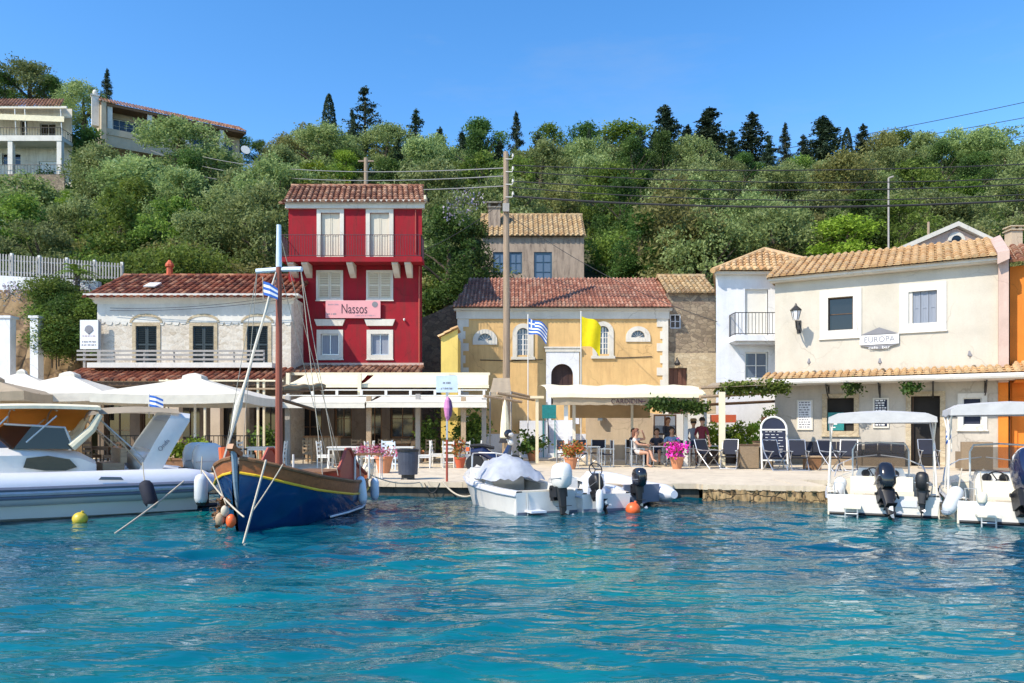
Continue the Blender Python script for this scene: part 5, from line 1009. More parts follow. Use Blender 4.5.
# ---------------------------------------------------------------- chairs, tables
def wooden_chair(m, label, group):
    t = thing('chair', label, 'chair', (0, 0, 0), 0, group); b = MB(); b.b2(-.21, .21, -.21, .21, .43, .47); b.b2(-.2, .2, -.2, .2, .36, .43); b.build('seat', m, t)
    b = MB()
    for z in (.6, .74, .88): b.b2(-.17, .17, .19+.05*(z-.45), .215+.05*(z-.45), z-.035, z+.035)
    b.build('backrest', m, t)
    for sx in (-.19, .19):
        b = MB(); b.b2(sx-.02, sx+.02, -.21, -.17, 0, .43); b.build('leg', m, t); b = MB(); b.tube([(sx, .2, 0), (sx, .19, .45), (sx, .24, .95)], .022, 6); b.build('leg', m, t)
    b = MB()
    for y in (-.19, .19): b.b2(-.17, .17, y-.012, y+.012, .18, .21)
    b.build('stretcher', m, t); return t
def wooden_table(m, label, w=.8, d=.8, hgt=.75):
    t = thing('table', label, 'table'); b = MB(); b.b2(-w/2, w/2, -d/2, d/2, hgt-.035, hgt); b.b2(-w/2+.04, w/2-.04, -d/2+.04, d/2-.04, hgt-.12, hgt-.035); b.build('tabletop', m, t)
    for sx in (-1, 1):
        for sy in (-1, 1): b = MB(); b.box(sx*(w/2-.06), sy*(d/2-.06), (hgt-.12)/2, .055, .055, hgt-.12); b.build('leg', m, t)
    return t
first = {}
def put(key, make, x, y, rz, label, group=None):
    if key not in first: first[key] = t = make(label, group); t.location = (x, y, QZ); t.rotation_euler = (0, 0, rz)
    else: t = dup(first[key], (x, y, QZ), rz, label, group)
    if group: t['group'] = group
    return t
P = lambda px, Y: (PX(px, Y), Y)
mkchair = lambda m: (lambda l, g: wooden_chair(m, l, g)); mktable = lambda m, w: (lambda l, g: wooden_table(m, l, w))
for i, (px, Y, lab) in enumerate(((345, 26.2, 'long white wooden table left of the flower stand, behind the boat stern'), (400, 26, 'white wooden table right behind the dark litter bin'), (455, 27, 'white wooden table next to the red flower pot'), (262, 26, 'white wooden table behind the mast of the blue boat'))):
    put('tab%d' % (i in (0,)), mktable(M['white'], 1.1 if i == 0 else .95), *P(px, Y), .06*i, lab)
G = 'white wooden taverna chairs'
for px, Y, rz, lab in ((325, 26.1, 1.4, 'white wooden chair at the left end of the long white table'), (367, 26.5, -1.5, 'white wooden chair at the right end of the long white table'), (373, 25.4, 1.45, 'white wooden chair seen side-on, left of the table behind the bin'), (424, 26, -1.45, 'white wooden chair at the right of the table behind the bin'), (437, 27.2, 1.5, 'white chair left of the table near the red flower pot'), (475, 27, -1.5, 'white chair right of the table near the red flower pot'), (449, 26.3, PI, 'white chair with its back to the sea at the red-pot table'), (464, 26.3, PI+.15, 'second white chair with its back to the sea at the red-pot table, nearer the scooter'), (246, 26, 1.4, 'white chair left of the table behind the blue boat mast'), (279, 26, -1.5, 'white chair right of the table behind the blue boat mast')):
    put('wch', mkchair(M['white']), *P(px, Y), rz, lab, G)
for px, Y, rz, lab in ((386, 27.4, 0, 'pale blue chair facing out behind the white table'), (394, 25.2, 2.7, 'pale blue chair between the white table and the flower stand')): put('bch', mkchair(M['pale_blue']), *P(px, Y), rz, lab, 'pale blue taverna chairs')
for px, Y, rz, lab in ((356, 30.5, .2, 'brown chair in the shade left of the inner post'), (380, 31, -.3, 'brown chair deep in the shade right of the inner post'), (392, 30.4, 2.8, 'brown chair facing inward in the shade of the lower awning'), (408, 31, .5, 'brown chair by the ground-floor wall under the awning'), (310, 29.4, 2.9, 'brown chair in front of the panelled counter'), (430, 30.6, 0, 'brown chair in the shade near the plants')): put('dch', mkchair(M['wood_pale']), *P(px, Y), rz, lab, 'brown chairs in the shade under the awnings')
for px, Y, lab in ((368, 30.8, 'brown table in the shade behind the inner post'), (400, 30.9, 'brown table in the shade by the ground-floor wall')): put('dtab', mktable(M['wood_mid'], .8), *P(px, Y), 0, lab)
for i, (px, Y, rz, lab) in enumerate(((30, 24.5, .3, 'dark chair under the beige parasol behind the windscreen'), (92, 26, 2.9, 'dark chair under the left white parasol'), (112, 25.8, -.4, 'dark chair beside the pole of the left white parasol'), (150, 27.5, 1.2, 'dark chair between the two white parasols'), (212, 27, 2.8, 'dark chair behind the pole of the largest parasol'), (232, 27.4, -1.2, 'dark chair right of the largest parasol'))): put('kch', mkchair(M['wood_dark']), *P(px, Y), rz, lab, 'dark chairs under the left parasols')
for px, Y, lab in ((102, 26.3, 'dark table under the left white parasol'), (222, 27.2, 'dark table under the largest white parasol'), (140, 27.3, 'dark table between the two white parasols')): put('ktab', mktable(M['wood_dark'], .9), *P(px, Y), 0, lab)
for px0, px1, Y, lab in ((100, 165, 29, 'black metal railing panel between the beige pillars'), (205, 262, 28.6, 'black metal railing panel right of the largest parasol pole')):
    t = thing('railing', lab, 'railing', (PX(px0, Y), Y, QZ)); balcony_rail(t, [(0, 0, .1), (PX(px1, Y)-PX(px0, Y), 0, .1)], 1.0, M['iron'], .16, .014, 'bars'); b = MB(); b.b2(0, PX(px1, Y)-PX(px0, Y), -.03, .03, .55, .62); b.build('rail', M['iron'], t)
for px, lab in ((161, 'square beige pillar left of the largest parasol pole'), (176, 'square beige pillar just left of the largest parasol pole, second in the arcade'), (217, 'square beige pillar right of the largest parasol pole'), (243, 'square beige pillar behind the furled white sail')):
    b = MB(); x = PX(px, 31.6); b.b2(x-.2, x+.2, 31.4, 31.8, 0, 3.1); b.b2(x-.26, x+.26, 31.34, 31.86, 0, .18); b.b2(x-.25, x+.25, 31.35, 31.85, 2.95, 3.1); tag(b.build('pillar', M['beige_wall'], None, loc=(0, 0, QZ)), lab, 'pillar')
t = thing('bar_counter', 'wood-panelled bar counter in the shade behind the boat mast', 'counter', (PX(305, 30), 30, QZ)); wd = PX(338, 30)-PX(305, 30); b = MB()
for k in range(9): b.b2(wd*k/9+.01, wd*(k+1)/9-.01, 0, .5, .05, 1.02)
b.build('panelling', M['wood_pale'], t); b = MB(); b.b2(-.06, wd+.06, -.08, .6, 1.02, 1.08); b.build('countertop', M['wood_mid'], t)
# ---------------------------------------------------------------- pots, planters, bin, post
def pot(x, y, m_p, r, hp, m_l, hl, n, size, label, name='flower_pot', spread=1.0, cat='flower pot'):
    t = thing(name, label, cat, (x, y, QZ)); b = MB(); b.lathe([(r*.62, 0), (r*.98, hp*.85), (r*1.08, hp*.86), (r*1.08, hp), (r*.9, hp), (r*.85, hp*.93)], 14); b.build('pot', m_p, t)
    rs = np.random.RandomState(int(abs(x)*100) % 9999); c = [(rs.uniform(-.5, .5)*r*2*spread, rs.uniform(-.5, .5)*r*2*spread, hp+hl*rs.uniform(.1, .85)) for _ in range(14)]
    leaf_obj('leaves', M['green'], c, (r*.9*spread, r*.9*spread, hl*.3), n//3, size, 5, t); leaf_obj('blooms' if m_l not in ('green', 'bright', 'ivy') else 'foliage', M[m_l], c, (r*1.0*spread, r*1.0*spread, hl*.35), n, size, 6, t); return t
x, y = PX(677, 25.5), 25.5; pot(x, y, M['terra'], .24, .42, 'magenta', .50, 620, .085, 'terracotta pot of bright magenta flowers at the café post', spread=.85)
x, y = PX(571, 25.3), 25.3; pot(x, y, M['terra'], .23, .40, 'orange_fl', .5, 560, .09, 'terracotta pot of orange-brown flowers beside the white outboard', spread=1.0)
x, y = gnd(460, 468); pot(x, y, M['terra_red'], .2, .38, 'orange_fl', .6, 200, .1, 'red square-shouldered pot of loose orange flowers by the sign post', spread=.8)
x, y = gnd(384, 473); pot(x, y, M['terra'], .28, .52, 'pink_fl', .28, 200, .08, 'fat terracotta jar with pale pink flowers right of the flower stand', spread=1.3)
t = thing('flower_stand', 'slim iron stand with a tray of pink flowers on the quay edge', 'stand', (*gnd(370, 479.5), QZ)); b = MB(); b.b2(-.34, .34, -.2, .2, .66, .72); b.build('tray', M['wood_mid'], t)
for sx in (-.3, .3):
    for sy in (-.16, .16): b = MB(); b.tube([(sx, sy, 0), (sx, sy, .66)], .018, 6); b.build('leg', M['white'], t)
leaf_obj('blooms', M['pink_fl'], line_pts((-.3, 0, .8), (.3, 0, .8), 9), (.14, .2, .14), 300, .07, 3, t)
t = thing('clay_jar', 'small cream clay jar under the flower stand', 'jar', (*gnd(368, 478.5), QZ)); b = MB(); b.lathe([(.09, 0), (.16, .15), (.17, .28), (.1, .42), (.12, .46), (.08, .46)], 14); b.build('body', M['gel_cream'], t)
t = thing('litter_bin', 'dark blue-grey cylindrical litter bin on the quay', 'bin', (*gnd(408, 479.5), QZ)); b = MB(); b.lathe([(.26, .14), (.28, .5), (.28, .78), (.25, .78)], 18); b.build('drum', simple('bin_paint', (.05, .06, .09), .5, var=.3), t); b = MB(); b.lathe([(.30, .76), (.30, .82), (.22, .84), (.2, .8)], 18); b.build('rim', M['black'], t); b = MB(); b.lathe([(.2, 0), (.18, .04), (.18, .14)], 12); b.build('foot', M['iron'], t)
x, y = gnd(447, 482); t = thing('sign_post', 'thin post on the quay edge with a pale square notice board', 'sign', (x, y, QZ)); b = MB(); b.tube([(0, 0, 0), (0, 0, 1.1)], .03, 7); b.build('pole', M['red_paint'], t); b = MB(); b.tube([(0, 0, 1.1), (0, 0, PZ(376, y)-QZ)], .028, 7); b.build('upper_pole', M['alu'], t)
z0, z1 = PZ(392.5, y)-QZ, PZ(375.5, y)-QZ; b = MB(); b.b2(-.28, .28, -.05, -.03, z0, z1); o = b.build('notice_board', M['pale_blue'], t)
for k, (zz_, s_) in enumerate(((.33, .2), (.17, .3))): marks(o, M['ink_grey'], 0, -.051, z0+zz_*.9-.05, s_, .05, 7+k)
t = thing('float', 'spindle-shaped pink and purple float tied to the sign post', 'float', (x+.02, y-.06, PZ(408, y))); b = MB(); b.lathe([(.01, -.34), (.07, -.22), (.10, 0), (.07, .2), (.01, .3)], 12); b.build('body', M['pink_float'], t); b = MB(); b.lathe([(.008, -.3), (.068, -.2), (.098, 0), (.068, .18), (.008, .27)], 12, (.035, .01, 0)); b.build('dark_side', simple('purple_float', (.10, .03, .13), .5), t)
def planter(px, py, w_, label, m_l='bright', hp=.45, hl=.6, mw='wood_mid', n=420):
    x, y = gnd(px, py); t = thing('planter', label, 'planter', (x, y, QZ)); b = MB(); b.b2(-w_/2, w_/2, -.22, .22, 0, hp); b.b2(-w_/2-.03, w_/2+.03, -.25, .25, hp-.06, hp); b.build('box', M[mw], t)
    leaf_obj('foliage', M[m_l], [(random.uniform(-.4, .4)*w_, random.uniform(-.12, .12), hp+hl*random.uniform(.1, .9)) for _ in range(16)], (.25, .25, .2), n, .13, int(px), t); return t
planter(180.5, 472, .72, 'low brown planter box with a leafy green shrub, behind the white outboards'); planter(197.5, 471.5, .72, 'brown planter box with a leafy green shrub, by the orange fender')
for i, (px, py, m_, hl, lab) in enumerate(((712, 463.6, 'bright', 1.0, 'planter of bright green leaves under the pergola corner post'), (729, 463.4, 'ivy', 1.0, 'planter of darker leaves right of the pergola corner post'), (744, 463.6, 'bright', 1.15, 'planter of bright leaves behind the wicker boxes'), (759, 463.4, 'bright', 1.2, 'planter of spiky bright leaves beside the chalkboard'))): planter(px, py, .75, lab, m_, .5, hl, 'wood_dark', 560)
for px, py, hh, m_, lab in ((468, 462, 1.3, 'ivy', 'dark leafy plant in the shade behind the scooter'), (478, 461, 1.7, 'ivy', 'tall dark plant in a tub left of the closed parasol'), (533, 461, .8, 'ivy', 'bushy potted plant in front of the white church steps'), (427, 460.5, 1.5, 'ivy', 'dark creeper in a tub at the red house corner'), (262, 461, .9, 'ivy', 'dark potted bush behind the blue boat mast')): x, y = gnd(px, py); pot(x, y, M['terra'], .28, .45, m_, hh, 520, .16, lab, 'potted_plant', 1.3, 'plant')
for px, Y, py0, w_, lab in ((770, 29.6, 421, .62, 'orange trough of green plants hung on the white wall by the chalkboard'), (723, 31.0, 418.5, 1.0, 'red-brown trough fixed on the white house wall')):
    t = thing('trough', lab, 'planter', (PX(px, Y), Y, PZ(py0+4, Y))); b = MB(); b.b2(-w_/2, w_/2, -.16, .14, 0, .32); b.build('box', M['terra'] if px == 770 else M['terra_red'], t)
    if px == 770: leaf_obj('foliage', M['bright'], line_pts((-.2, 0, .45), (.2, 0, .5), 6), (.14, .14, .2), 200, .09, 4, t)
# ---------------------------------------------------------------- scooter
x, y = gnd(494, 473); t = thing('scooter', 'dark blue motor scooter parked behind the covered white boat', 'scooter', (x, y, QZ), -.1); K = M
def wheel(cx):
    b = MB(); b.lathe([(.2, -.045), (.27, -.045), (.29, -.02), (.29, .02), (.27, .045), (.2, .045)], 18)._xf(108, Matrix.Translation((cx, 0, .29)) @ Matrix.Rotation(PI/2, 4, 'X')); o = b.build('wheel', M['black'], t)
    b = MB()
    for k in range(8): a = 2*PI*k/8; b.tube([(cx, 0, .29), (cx+.2*math.cos(a), 0, .29+.2*math.sin(a))], .012, 4)
    b.lathe([(.2, -.03), (.21, -.03), (.21, .03), (.2, .03)], 18)._xf(72, Matrix.Translation((cx, 0, .29)) @ Matrix.Rotation(PI/2, 4, 'X')); b.build('rim', M['alu'], o)
wheel(-.6); wheel(.62)
b = MB(); b.tube([(-.72, 0, .66), (-.35, 0, .68), (-.05, 0, .5), (.2, 0, .42), (.42, 0, .6), (.5, 0, .86)], [.10, .15, .14, .11, .13, .08], 10); b.build('bodywork', M['navy_gloss'], t)
b = MB(); b.tube([(-.75, 0, .84), (-.4, 0, .86), (0, 0, .78)], [.09, .12, .1], 8, flat=.5); b.build('seat', M['black_fab'], t); b = MB(); b.box(-.82, 0, .74, .1, .18, .12); b.build('tail_light', M['orange'], t)
b = MB(); b.tube([(.62, 0, .3), (.5, 0, .8), (.44, 0, 1.0)], .035, 7); b.tube([(.44, -.33, 1.04), (.44, 0, 1.0), (.44, .33, 1.04)], .018, 6); b.build('handlebar', M['alu'], t); b = MB(); b.ell((.52, 0, .95), .09, .11, .1); b.build('headlight', M['white'], t)
b = MB(); b.ell((.44, -.34, 1.2), .05, .08, .06); b.ell((.44, .34, 1.2), .05, .08, .06); b.tube([(.44, -.3, 1.03), (.44, -.34, 1.2)], .008, 4); b.tube([(.44, .3, 1.03), (.44, .34, 1.2)], .008, 4); b.build('mirror', M['black'], t); b = MB(); b.tube([(-.6, .1, .29), (-.2, .1, .3), (.1, .1, .28)], .06, 7); b.build('engine', M['alu'], t)
t = thing('helmet', 'black and white helmet hung on the scooter handlebar', 'helmet', (x+.45, y-.1, QZ+1.22)); b = MB(); b.ell((0, 0, 0), .14, .16, .14); b.build('shell', M['black_gloss'], t); b = MB(); b.ell((.04, -.03, -.02), .12, .14, .08); b.build('visor', M['white'], t)

# ---------------------------------------------------------------- café awning in front of the church
h = thing('cafe_awning', 'cream café awning on white posts with dark lettering on its valance', 'awning', (0, 0, QZ))
Yf, Yb = 26.6, 31.5; b = MB(); secs = []; k = 16
for i in range(k+1):
    t_ = i/k; px = 548+(706-548)*t_; x0 = PX(px, Yf); xb = PX(552+(700-552)*t_, Yf)+.9*(t_-.4); sg = .03*math.sin(i*1.9)
    zf = PZ(397, Yf)-QZ+.01*math.sin(PI*t_*4); secs.append([(x0, Yf-.02, zf-.02), (x0, Yf, zf+.12), (x0+(xb-x0)*.3, Yf+1.2, zf+.42+sg), (x0+(xb-x0)*.7, Yf+3, zf+.6+sg), (xb, Yb, PZ(389, Yb)-QZ+.1)])
b.loft(secs); b.build('canopy', M['canvas'], h, smooth=30)
b = MB(); zv1, zv0 = PZ(397, Yf+.1)-QZ, PZ(405, Yf+.1)-QZ; secs = [[(PX(553+(700-553)*i/20, Yf), Yf+.08+.015*math.sin(i*2.1), z) for z in (zv0+.015*math.sin(i*3), zv1)] for i in range(21)]; b.loft(secs); vo = b.build('valance', M['canvas_tan'] if False else M['canvas_br'], h)
text_mesh('CARDIDIN', .24, 'lettering', M['ink'], vo, (PX(627, Yf), Yf+.04, PZ(401.4, Yf)-QZ), wid=PX(643, Yf)-PX(612, Yf), ext=.012, space=1.1)
b = MB(); b.b2(PX(640, Yf), PX(646, Yf), Yf+.03, Yf+.05, PZ(401.9, Yf)-QZ, PZ(400.8, Yf)-QZ); b.build('arrow_mark', M['ink'], vo)
for px, Y, wd in ((566, 27.0, .14), (685.5, 27.1, .14), (574, 30.8, .12), (705, 30.8, .12), (632, 31.2, .1)): b = MB(); x = PX(px, Y); b.b2(x-wd/2, x+wd/2, Y-wd/2, Y+wd/2, 0, PZ(397, Y)-QZ); b.build('post', M['white'], h)
for px in (569, 634, 698): b = MB(); x = PX(px, 27.2); b.tube([(x, 27.0, PZ(397.5, 27)-QZ), (PX(px, 27.2)+.1, 31.2, PZ(397, 31.2)-QZ+.12)], .04, 6); b.build('rafter', M['cream'], h)
b = MB(); b.tube([(PX(552, 26.8), 26.8, PZ(397.5, 26.8)-QZ), (PX(706, 26.8), 26.8, PZ(397.5, 26.8)-QZ)], .045, 6); b.build('front_rail', M['cream'], h)
b = MB(); b.quad((PX(570, 31.3), 31.3, PZ(418, 31.3)-QZ), (PX(650, 31.3), 31.3, PZ(418, 31.3)-QZ), (PX(650, 31.3), 31.3, PZ(402, 31.3)-QZ), (PX(570, 31.3), 31.3, PZ(402, 31.3)-QZ)); b.build('rear_blind', M['canvas_tan'], h)
b = MB(); b.b2(PX(586, 33), PX(653, 33), 33, 33.15, 0, PZ(413, 33)-QZ); tag(b.build('cafe_wall', M['beige_wall'], None, loc=(0, 0, QZ)), 'low beige back wall of the café terrace in the shade', 'wall')
b = MB(); b.b2(PX(653.5, 33.4), PX(717, 33.4), 33.4, 33.55, 0, PZ(414, 33.4)-QZ); tag(b.build('terrace_wall', M['clean_white'], None, loc=(0, 0, QZ)), 'bright white terrace wall behind the standing people', 'wall')
t = thing('wall_lamp', 'small square lantern hung on the beige café wall', 'lamp', (PX(600, 32.8), 32.8, PZ(417, 32.8))); b = MB(); b.b2(-.1, .1, -.1, .1, -.16, .12); b.build('glass', M['win_blue'], t); b = MB(); b.b2(-.13, .13, -.13, .13, .12, .17); b.tube([(0, 0, .17), (0, .15, .3)], .015, 5); b.build('bracket', M['iron'], t)
t = thing('notice_board', 'glass-fronted notice board with pale sheets behind the seated guests', 'notice board', (PX(665, 32.5), 32.5, PZ(435, 32.5))); b = MB(); b.b2(-.5, .5, 0, .06, 0, .9); b.build('frame', M['wood_dark'], t)
for s_ in (-1, 1): b = MB(); b.b2(s_*.24-.2, s_*.24+.2, -.012, -.002, .08, .82); b.build('sheet', M['curtain'], t)
t = leaf_obj('vine', M['ivy'], line_pts((0, 0, 0), (PX(705, 26.5)-PX(652, 26.5), .1, -.1), 14), (.22, .18, .22), 1500, .13, 8, None, loc=(PX(652, 26.5), 26.5, PZ(404.5, 26.5))); tag(t, 'green vine hanging along the right half of the café awning edge', 'vine')
# corner pergola with vine between the café and the cream house
h = thing('corner_pergola', 'timber corner pergola with beams between the café awning and the cream house', 'pergola', (0, 0, QZ))
for px, Y in ((722, 26.0),): b = MB(); x = PX(px, Y); b.b2(x-.09, x+.09, Y-.09, Y+.09, 0, PZ(392, Y)-QZ); b.build('post', M['cream'], h)
for py0, py1, Y in ((384, 383, 26.4), (393, 392, 26.2), (401, 401, 29)): b = MB(); b.tube([(PX(700, Y), Y, PZ(py0+4, Y)-QZ), (PX(783, Y+1.6), Y+1.6, PZ(py1, Y+1.6)-QZ)], .065, 6); b.build('beam', M['wood_pale'] if py0 < 400 else M['wood_dark'], h)
b = MB(); b.quad((PX(704, 26.4), 26.4, PZ(388, 26.4)-QZ), (PX(766, 26.4), 26.4, PZ(385, 26.4)-QZ), (PX(768, 29), 29, PZ(379, 29)-QZ), (PX(712, 29), 29, PZ(383, 29)-QZ)); b.build('cover', M['canvas_br'], h)
t = leaf_obj('vine', M['green'], line_pts((0, 0, 0), (PX(788, 26.6)-PX(722, 26.6), .2, .06), 14), (.22, .2, .24), 1500, .13, 18, None, loc=(PX(722, 26.6), 26.6, PZ(389, 26.6))); tag(t, 'leafy vine draped over the corner pergola beside the cream house', 'vine')
for px, py, lab in ((853, 384, 'small hanging clump of ivy under the tiled canopy, between its first two brackets'), (910, 384, 'hanging clump of ivy under the tiled canopy above the dark doorway')): Y = E.d(px)-.9; t = leaf_obj('hanging_plant', M['ivy'], [(random.uniform(-.3, .3), random.uniform(-.1, .1), random.uniform(-.25, .1)) for _ in range(8)], (.2, .15, .2), 320, .12, px, None, loc=(PX(px, Y), Y, PZ(py, Y))); tag(t, lab, 'plant')
# ---------------------------------------------------------------- café furniture
def director_chair(label, group):
    t = thing('director_chair', label, 'chair', (0, 0, 0), 0, group)
    b = MB(); b.b2(-.24, .24, -.22, .22, .44, .47); b.build('seat', M['navy'], t); b = MB(); b.b2(-.25, .25, .22, .24, .62, .95); b.build('backrest', M['navy'], t)
    for sx in (-1, 1):
        b = MB(); b.b2(sx*.26-.018, sx*.26+.018, .2, .235, 0, .97); b.b2(sx*.26-.018, sx*.26+.018, -.235, -.2, 0, .64); b.b2(sx*.26-.03, sx*.26+.03, -.26, .26, .64, .665); b.b2(sx*.26-.018, sx*.26+.018, -.24, .24, .0, .03); b.build('side_frame', M['alu'], t)
    b = MB()
    for y in (-.2, .2): b.tube([(-.25, y, .05), (.25, y, .44)], .014, 5); b.tube([(.25, y, .05), (-.25, y, .44)], .014, 5)
    b.build('cross_legs', M['alu'], t); return t
def steel_table(label, group):
    t = thing('table', label, 'table'); b = MB(); b.b2(-.4, .4, -.35, .35, .72, .75); b.build('tabletop', M['alu'], t)
    for sx in (-1, 1):
        for sy in (-1, 1): b = MB(); b.tube([(sx*.37, sy*.32, 0), (sx*.37, sy*.32, .72)], .018, 6); b.build('leg', M['alu'], t)
    return t
for px, Y, lab in ((588, 26.6, 'grey steel table right of the orange flower pot'), (662, 26.9, 'grey steel table behind the magenta flower pot'), (712, 27.8, 'grey steel table beside the pergola corner post'), (752, 26.2, 'grey steel table standing by the wicker boxes')): put('stab', steel_table, *P(px, Y), 0, lab)
G = 'navy director chairs at the café'
for px, Y, rz, lab in ((566, 27.6, 2.4, 'navy director chair behind the orange flower pot'), (606, 26.8, -1.5, 'navy director chair side-on right of the first steel table'), (580, 27.9, 0, 'navy director chair behind the first steel table, facing out'), (598, 28.2, -.2, 'navy director chair behind the first steel table, nearer the café wall'), (637, 26.9, 1.5, 'navy director chair under the woman in the beige dress'), (672, 27.8, 0, 'navy director chair under the man in the pale blue shirt'), (634, 28.6, 1.0, 'navy director chair under the dark-clad guest behind the woman'), (657, 28.6, -.3, 'navy director chair under the guest in the middle of the group'), (690, 27.2, 2.0, 'empty navy director chair beside the right-hand café post')): put('dir', director_chair, *P(px, Y), rz, lab, G)
def deck_chair(label, group):
    t = thing('folding_chair', label, 'chair', (0, 0, 0), 0, group); b = MB(); b.add([(-.24, -.25, .45), (.24, -.25, .45), (.24, .22, .40), (-.24, .22, .40), (-.24, -.25, .43), (.24, -.25, .43), (.24, .22, .38), (-.24, .22, .38)], [(0, 1, 2, 3), (7, 6, 5, 4), (0, 4, 5, 1), (2, 6, 7, 3)]); b.build('seat', M['navy'], t)
    b = MB(); b.add([(-.23, .2, .5), (.23, .2, .5), (.23, .42, .98), (-.23, .42, .98), (-.23, .22, .49), (.23, .22, .49), (.23, .44, .97), (-.23, .44, .97)], [(0, 1, 2, 3), (7, 6, 5, 4), (2, 3, 7, 6)]); b.build('backrest', M['navy'], t)
    for sx in (-.26, .26): b = MB(); b.tube([(sx, -.32, 0), (sx, .3, .6), (sx, .45, 1.0)], .017, 6); b.tube([(sx, .4, 0), (sx, -.25, .62), (sx, .33, .66)], .017, 6); b.b2(sx-.03, sx+.03, -.3, .2, .62, .645); b.build('side_frame', M['alu'], t)
    b = MB(); b.tube([(-.26, -.32, .02), (.26, -.32, .02)], .015, 5); b.tube([(-.26, .4, .02), (.26, .4, .02)], .015, 5); b.tube([(-.26, .45, 1.0), (.26, .45, 1.0)], .015, 5); b.build('crossbar', M['alu'], t); return t
G = 'grey-framed folding armchairs'
for px, py, rz, lab in ((709, 468.5, .5, 'grey-framed folding armchair right of the maroon-shirted man'), (729, 469, -.4, 'grey-framed folding armchair left of the wicker boxes'), (776, 470.5, .15, 'grey-framed folding armchair in front of the chalkboard'), (799, 470.5, -.2, 'grey-framed folding armchair right of the chalkboard'), (833, 471, .3, 'grey-framed folding armchair behind the first bimini strut'), (848, 471, -.5, 'grey-framed folding armchair behind the white boat windscreen'), (929, 469, -.3, 'grey-framed folding armchair before the dark doorway')): x, y = gnd(px, py); put('deck', deck_chair, x, y, rz, lab, G)
def wicker_box(px, py, w_, hgt, label): x, y = gnd(px, py); t = thing('wicker_box', label, 'box', (x, y, QZ), -.1); b = MB(); b.b2(-w_/2, w_/2, -.25, .25, .03, hgt); b.build('body', M['wicker'], t); b = MB(); b.b2(-w_/2-.02, w_/2+.02, -.27, .27, hgt, hgt+.04); b.build('lid', M['wood_dark'], t); return t
wicker_box(748, 468.5, .62, .8, 'dark wicker box with a lid left of the chalkboard'); wicker_box(763, 467.5, .6, .9, 'taller dark wicker box behind the chalkboard leg')
for px, w_, lab in ((812, 1.1, 'small brown wooden box table between the folding chairs'),): x, y = gnd(px, 469.5); t = thing('box_table', lab, 'table', (x, y, QZ), -.2); b = MB(); b.b2(-.25, .25, -.25, .25, 0, .42); b.build('body', M['wood_mid'], t); b = MB(); b.b2(-.29, .29, -.29, .29, .42, .46); b.build('tabletop', M['wood_pale'], t)
for px, lab in ((806, 'navy cushioned bench along the grey wall under the first framed menu'), (842, 'navy cushioned bench under the teal poster opening'), (884, 'navy cushioned bench under the second framed menu')):
    Y = E.d(px)-.55; t = thing('bench', lab, 'bench', (PX(px, Y), Y, QZ), E.rz); b = MB(); b.b2(-.7, .7, -.3, .3, 0, .32); b.build('base', M['wicker'], t); b = MB(); b.b2(-.68, .68, -.3, .25, .32, .45); b.build('seat_cushion', M['navy'], t)
    for k in (-1, 0, 1): b = MB(); b.box(k*.45, .22, .66, .42, .14, .42, rx=-.2); b.build('back_cushion', M['navy'], t)
x, y = gnd(975, 470); t = thing('wicker_armchair', 'pale wicker armchair seen from behind under the framed picture', 'chair', (PX(974, 24.5), 24.5, QZ), -.3); b = MB(); b.b2(-.45, .45, -.35, -.22, .05, .95); b.b2(-.45, -.33, -.22, .4, .05, .62); b.b2(.33, .45, -.22, .4, .05, .62); b.build('shell', M['wicker'], t); b = MB(); b.b2(-.33, .33, -.22, .4, .3, .45); b.build('seat', M['wicker'], t)
x, y = gnd(776, 469.5); y += .1; t = thing('chalkboard', 'tall round-topped blue chalkboard on a white frame', 'chalkboard', (x, y, QZ), -.15); pts = arch_pts(0, 0, .40, 1.38, 12)
b = MB(); m0 = b.mark(); b.prism([(.40, .3), *pts, (-.40, .3)], .0, .03); b.xf(m0, Matrix.Rotation(-.16, 4, 'X')); b.build('board', M['board'], t); b = MB(); m0 = b.mark(); b.tube([(.42, -.01, 0), (.42, -.01, 1.38), *[(p*1.05, -.01, 1.38+(z-1.38)*1.05) for p, z in pts[1:-1]], (-.42, -.01, 1.38), (-.42, -.01, 0)], .035, 6); b.b2(-.4, .4, -.03, .0, 1.33, 1.38); b.b2(-.4, .4, -.03, .0, .28, .33); b.xf(m0, Matrix.Rotation(-.16, 4, 'X')); b.tube([(.4, .1, 1.2), (.4, .65, 0)], .025, 5); b.tube([(-.4, .1, 1.2), (-.4, .65, 0)], .025, 5); b.build('frame', M['white'], t)
b = MB(); rn = random.Random(4); m0 = b.mark()
for k in range(9):
    xx = -.28
    while xx < .2: wd = rn.uniform(.05, .16); b.b2(xx, xx+wd, -.008, -.003, 1.28-k*.1, 1.295-k*.1); xx += wd+rn.uniform(.04, .12)
b.xf(m0, Matrix.Rotation(-.16, 4, 'X')); b.build('lettering', M['ink_white'], t)
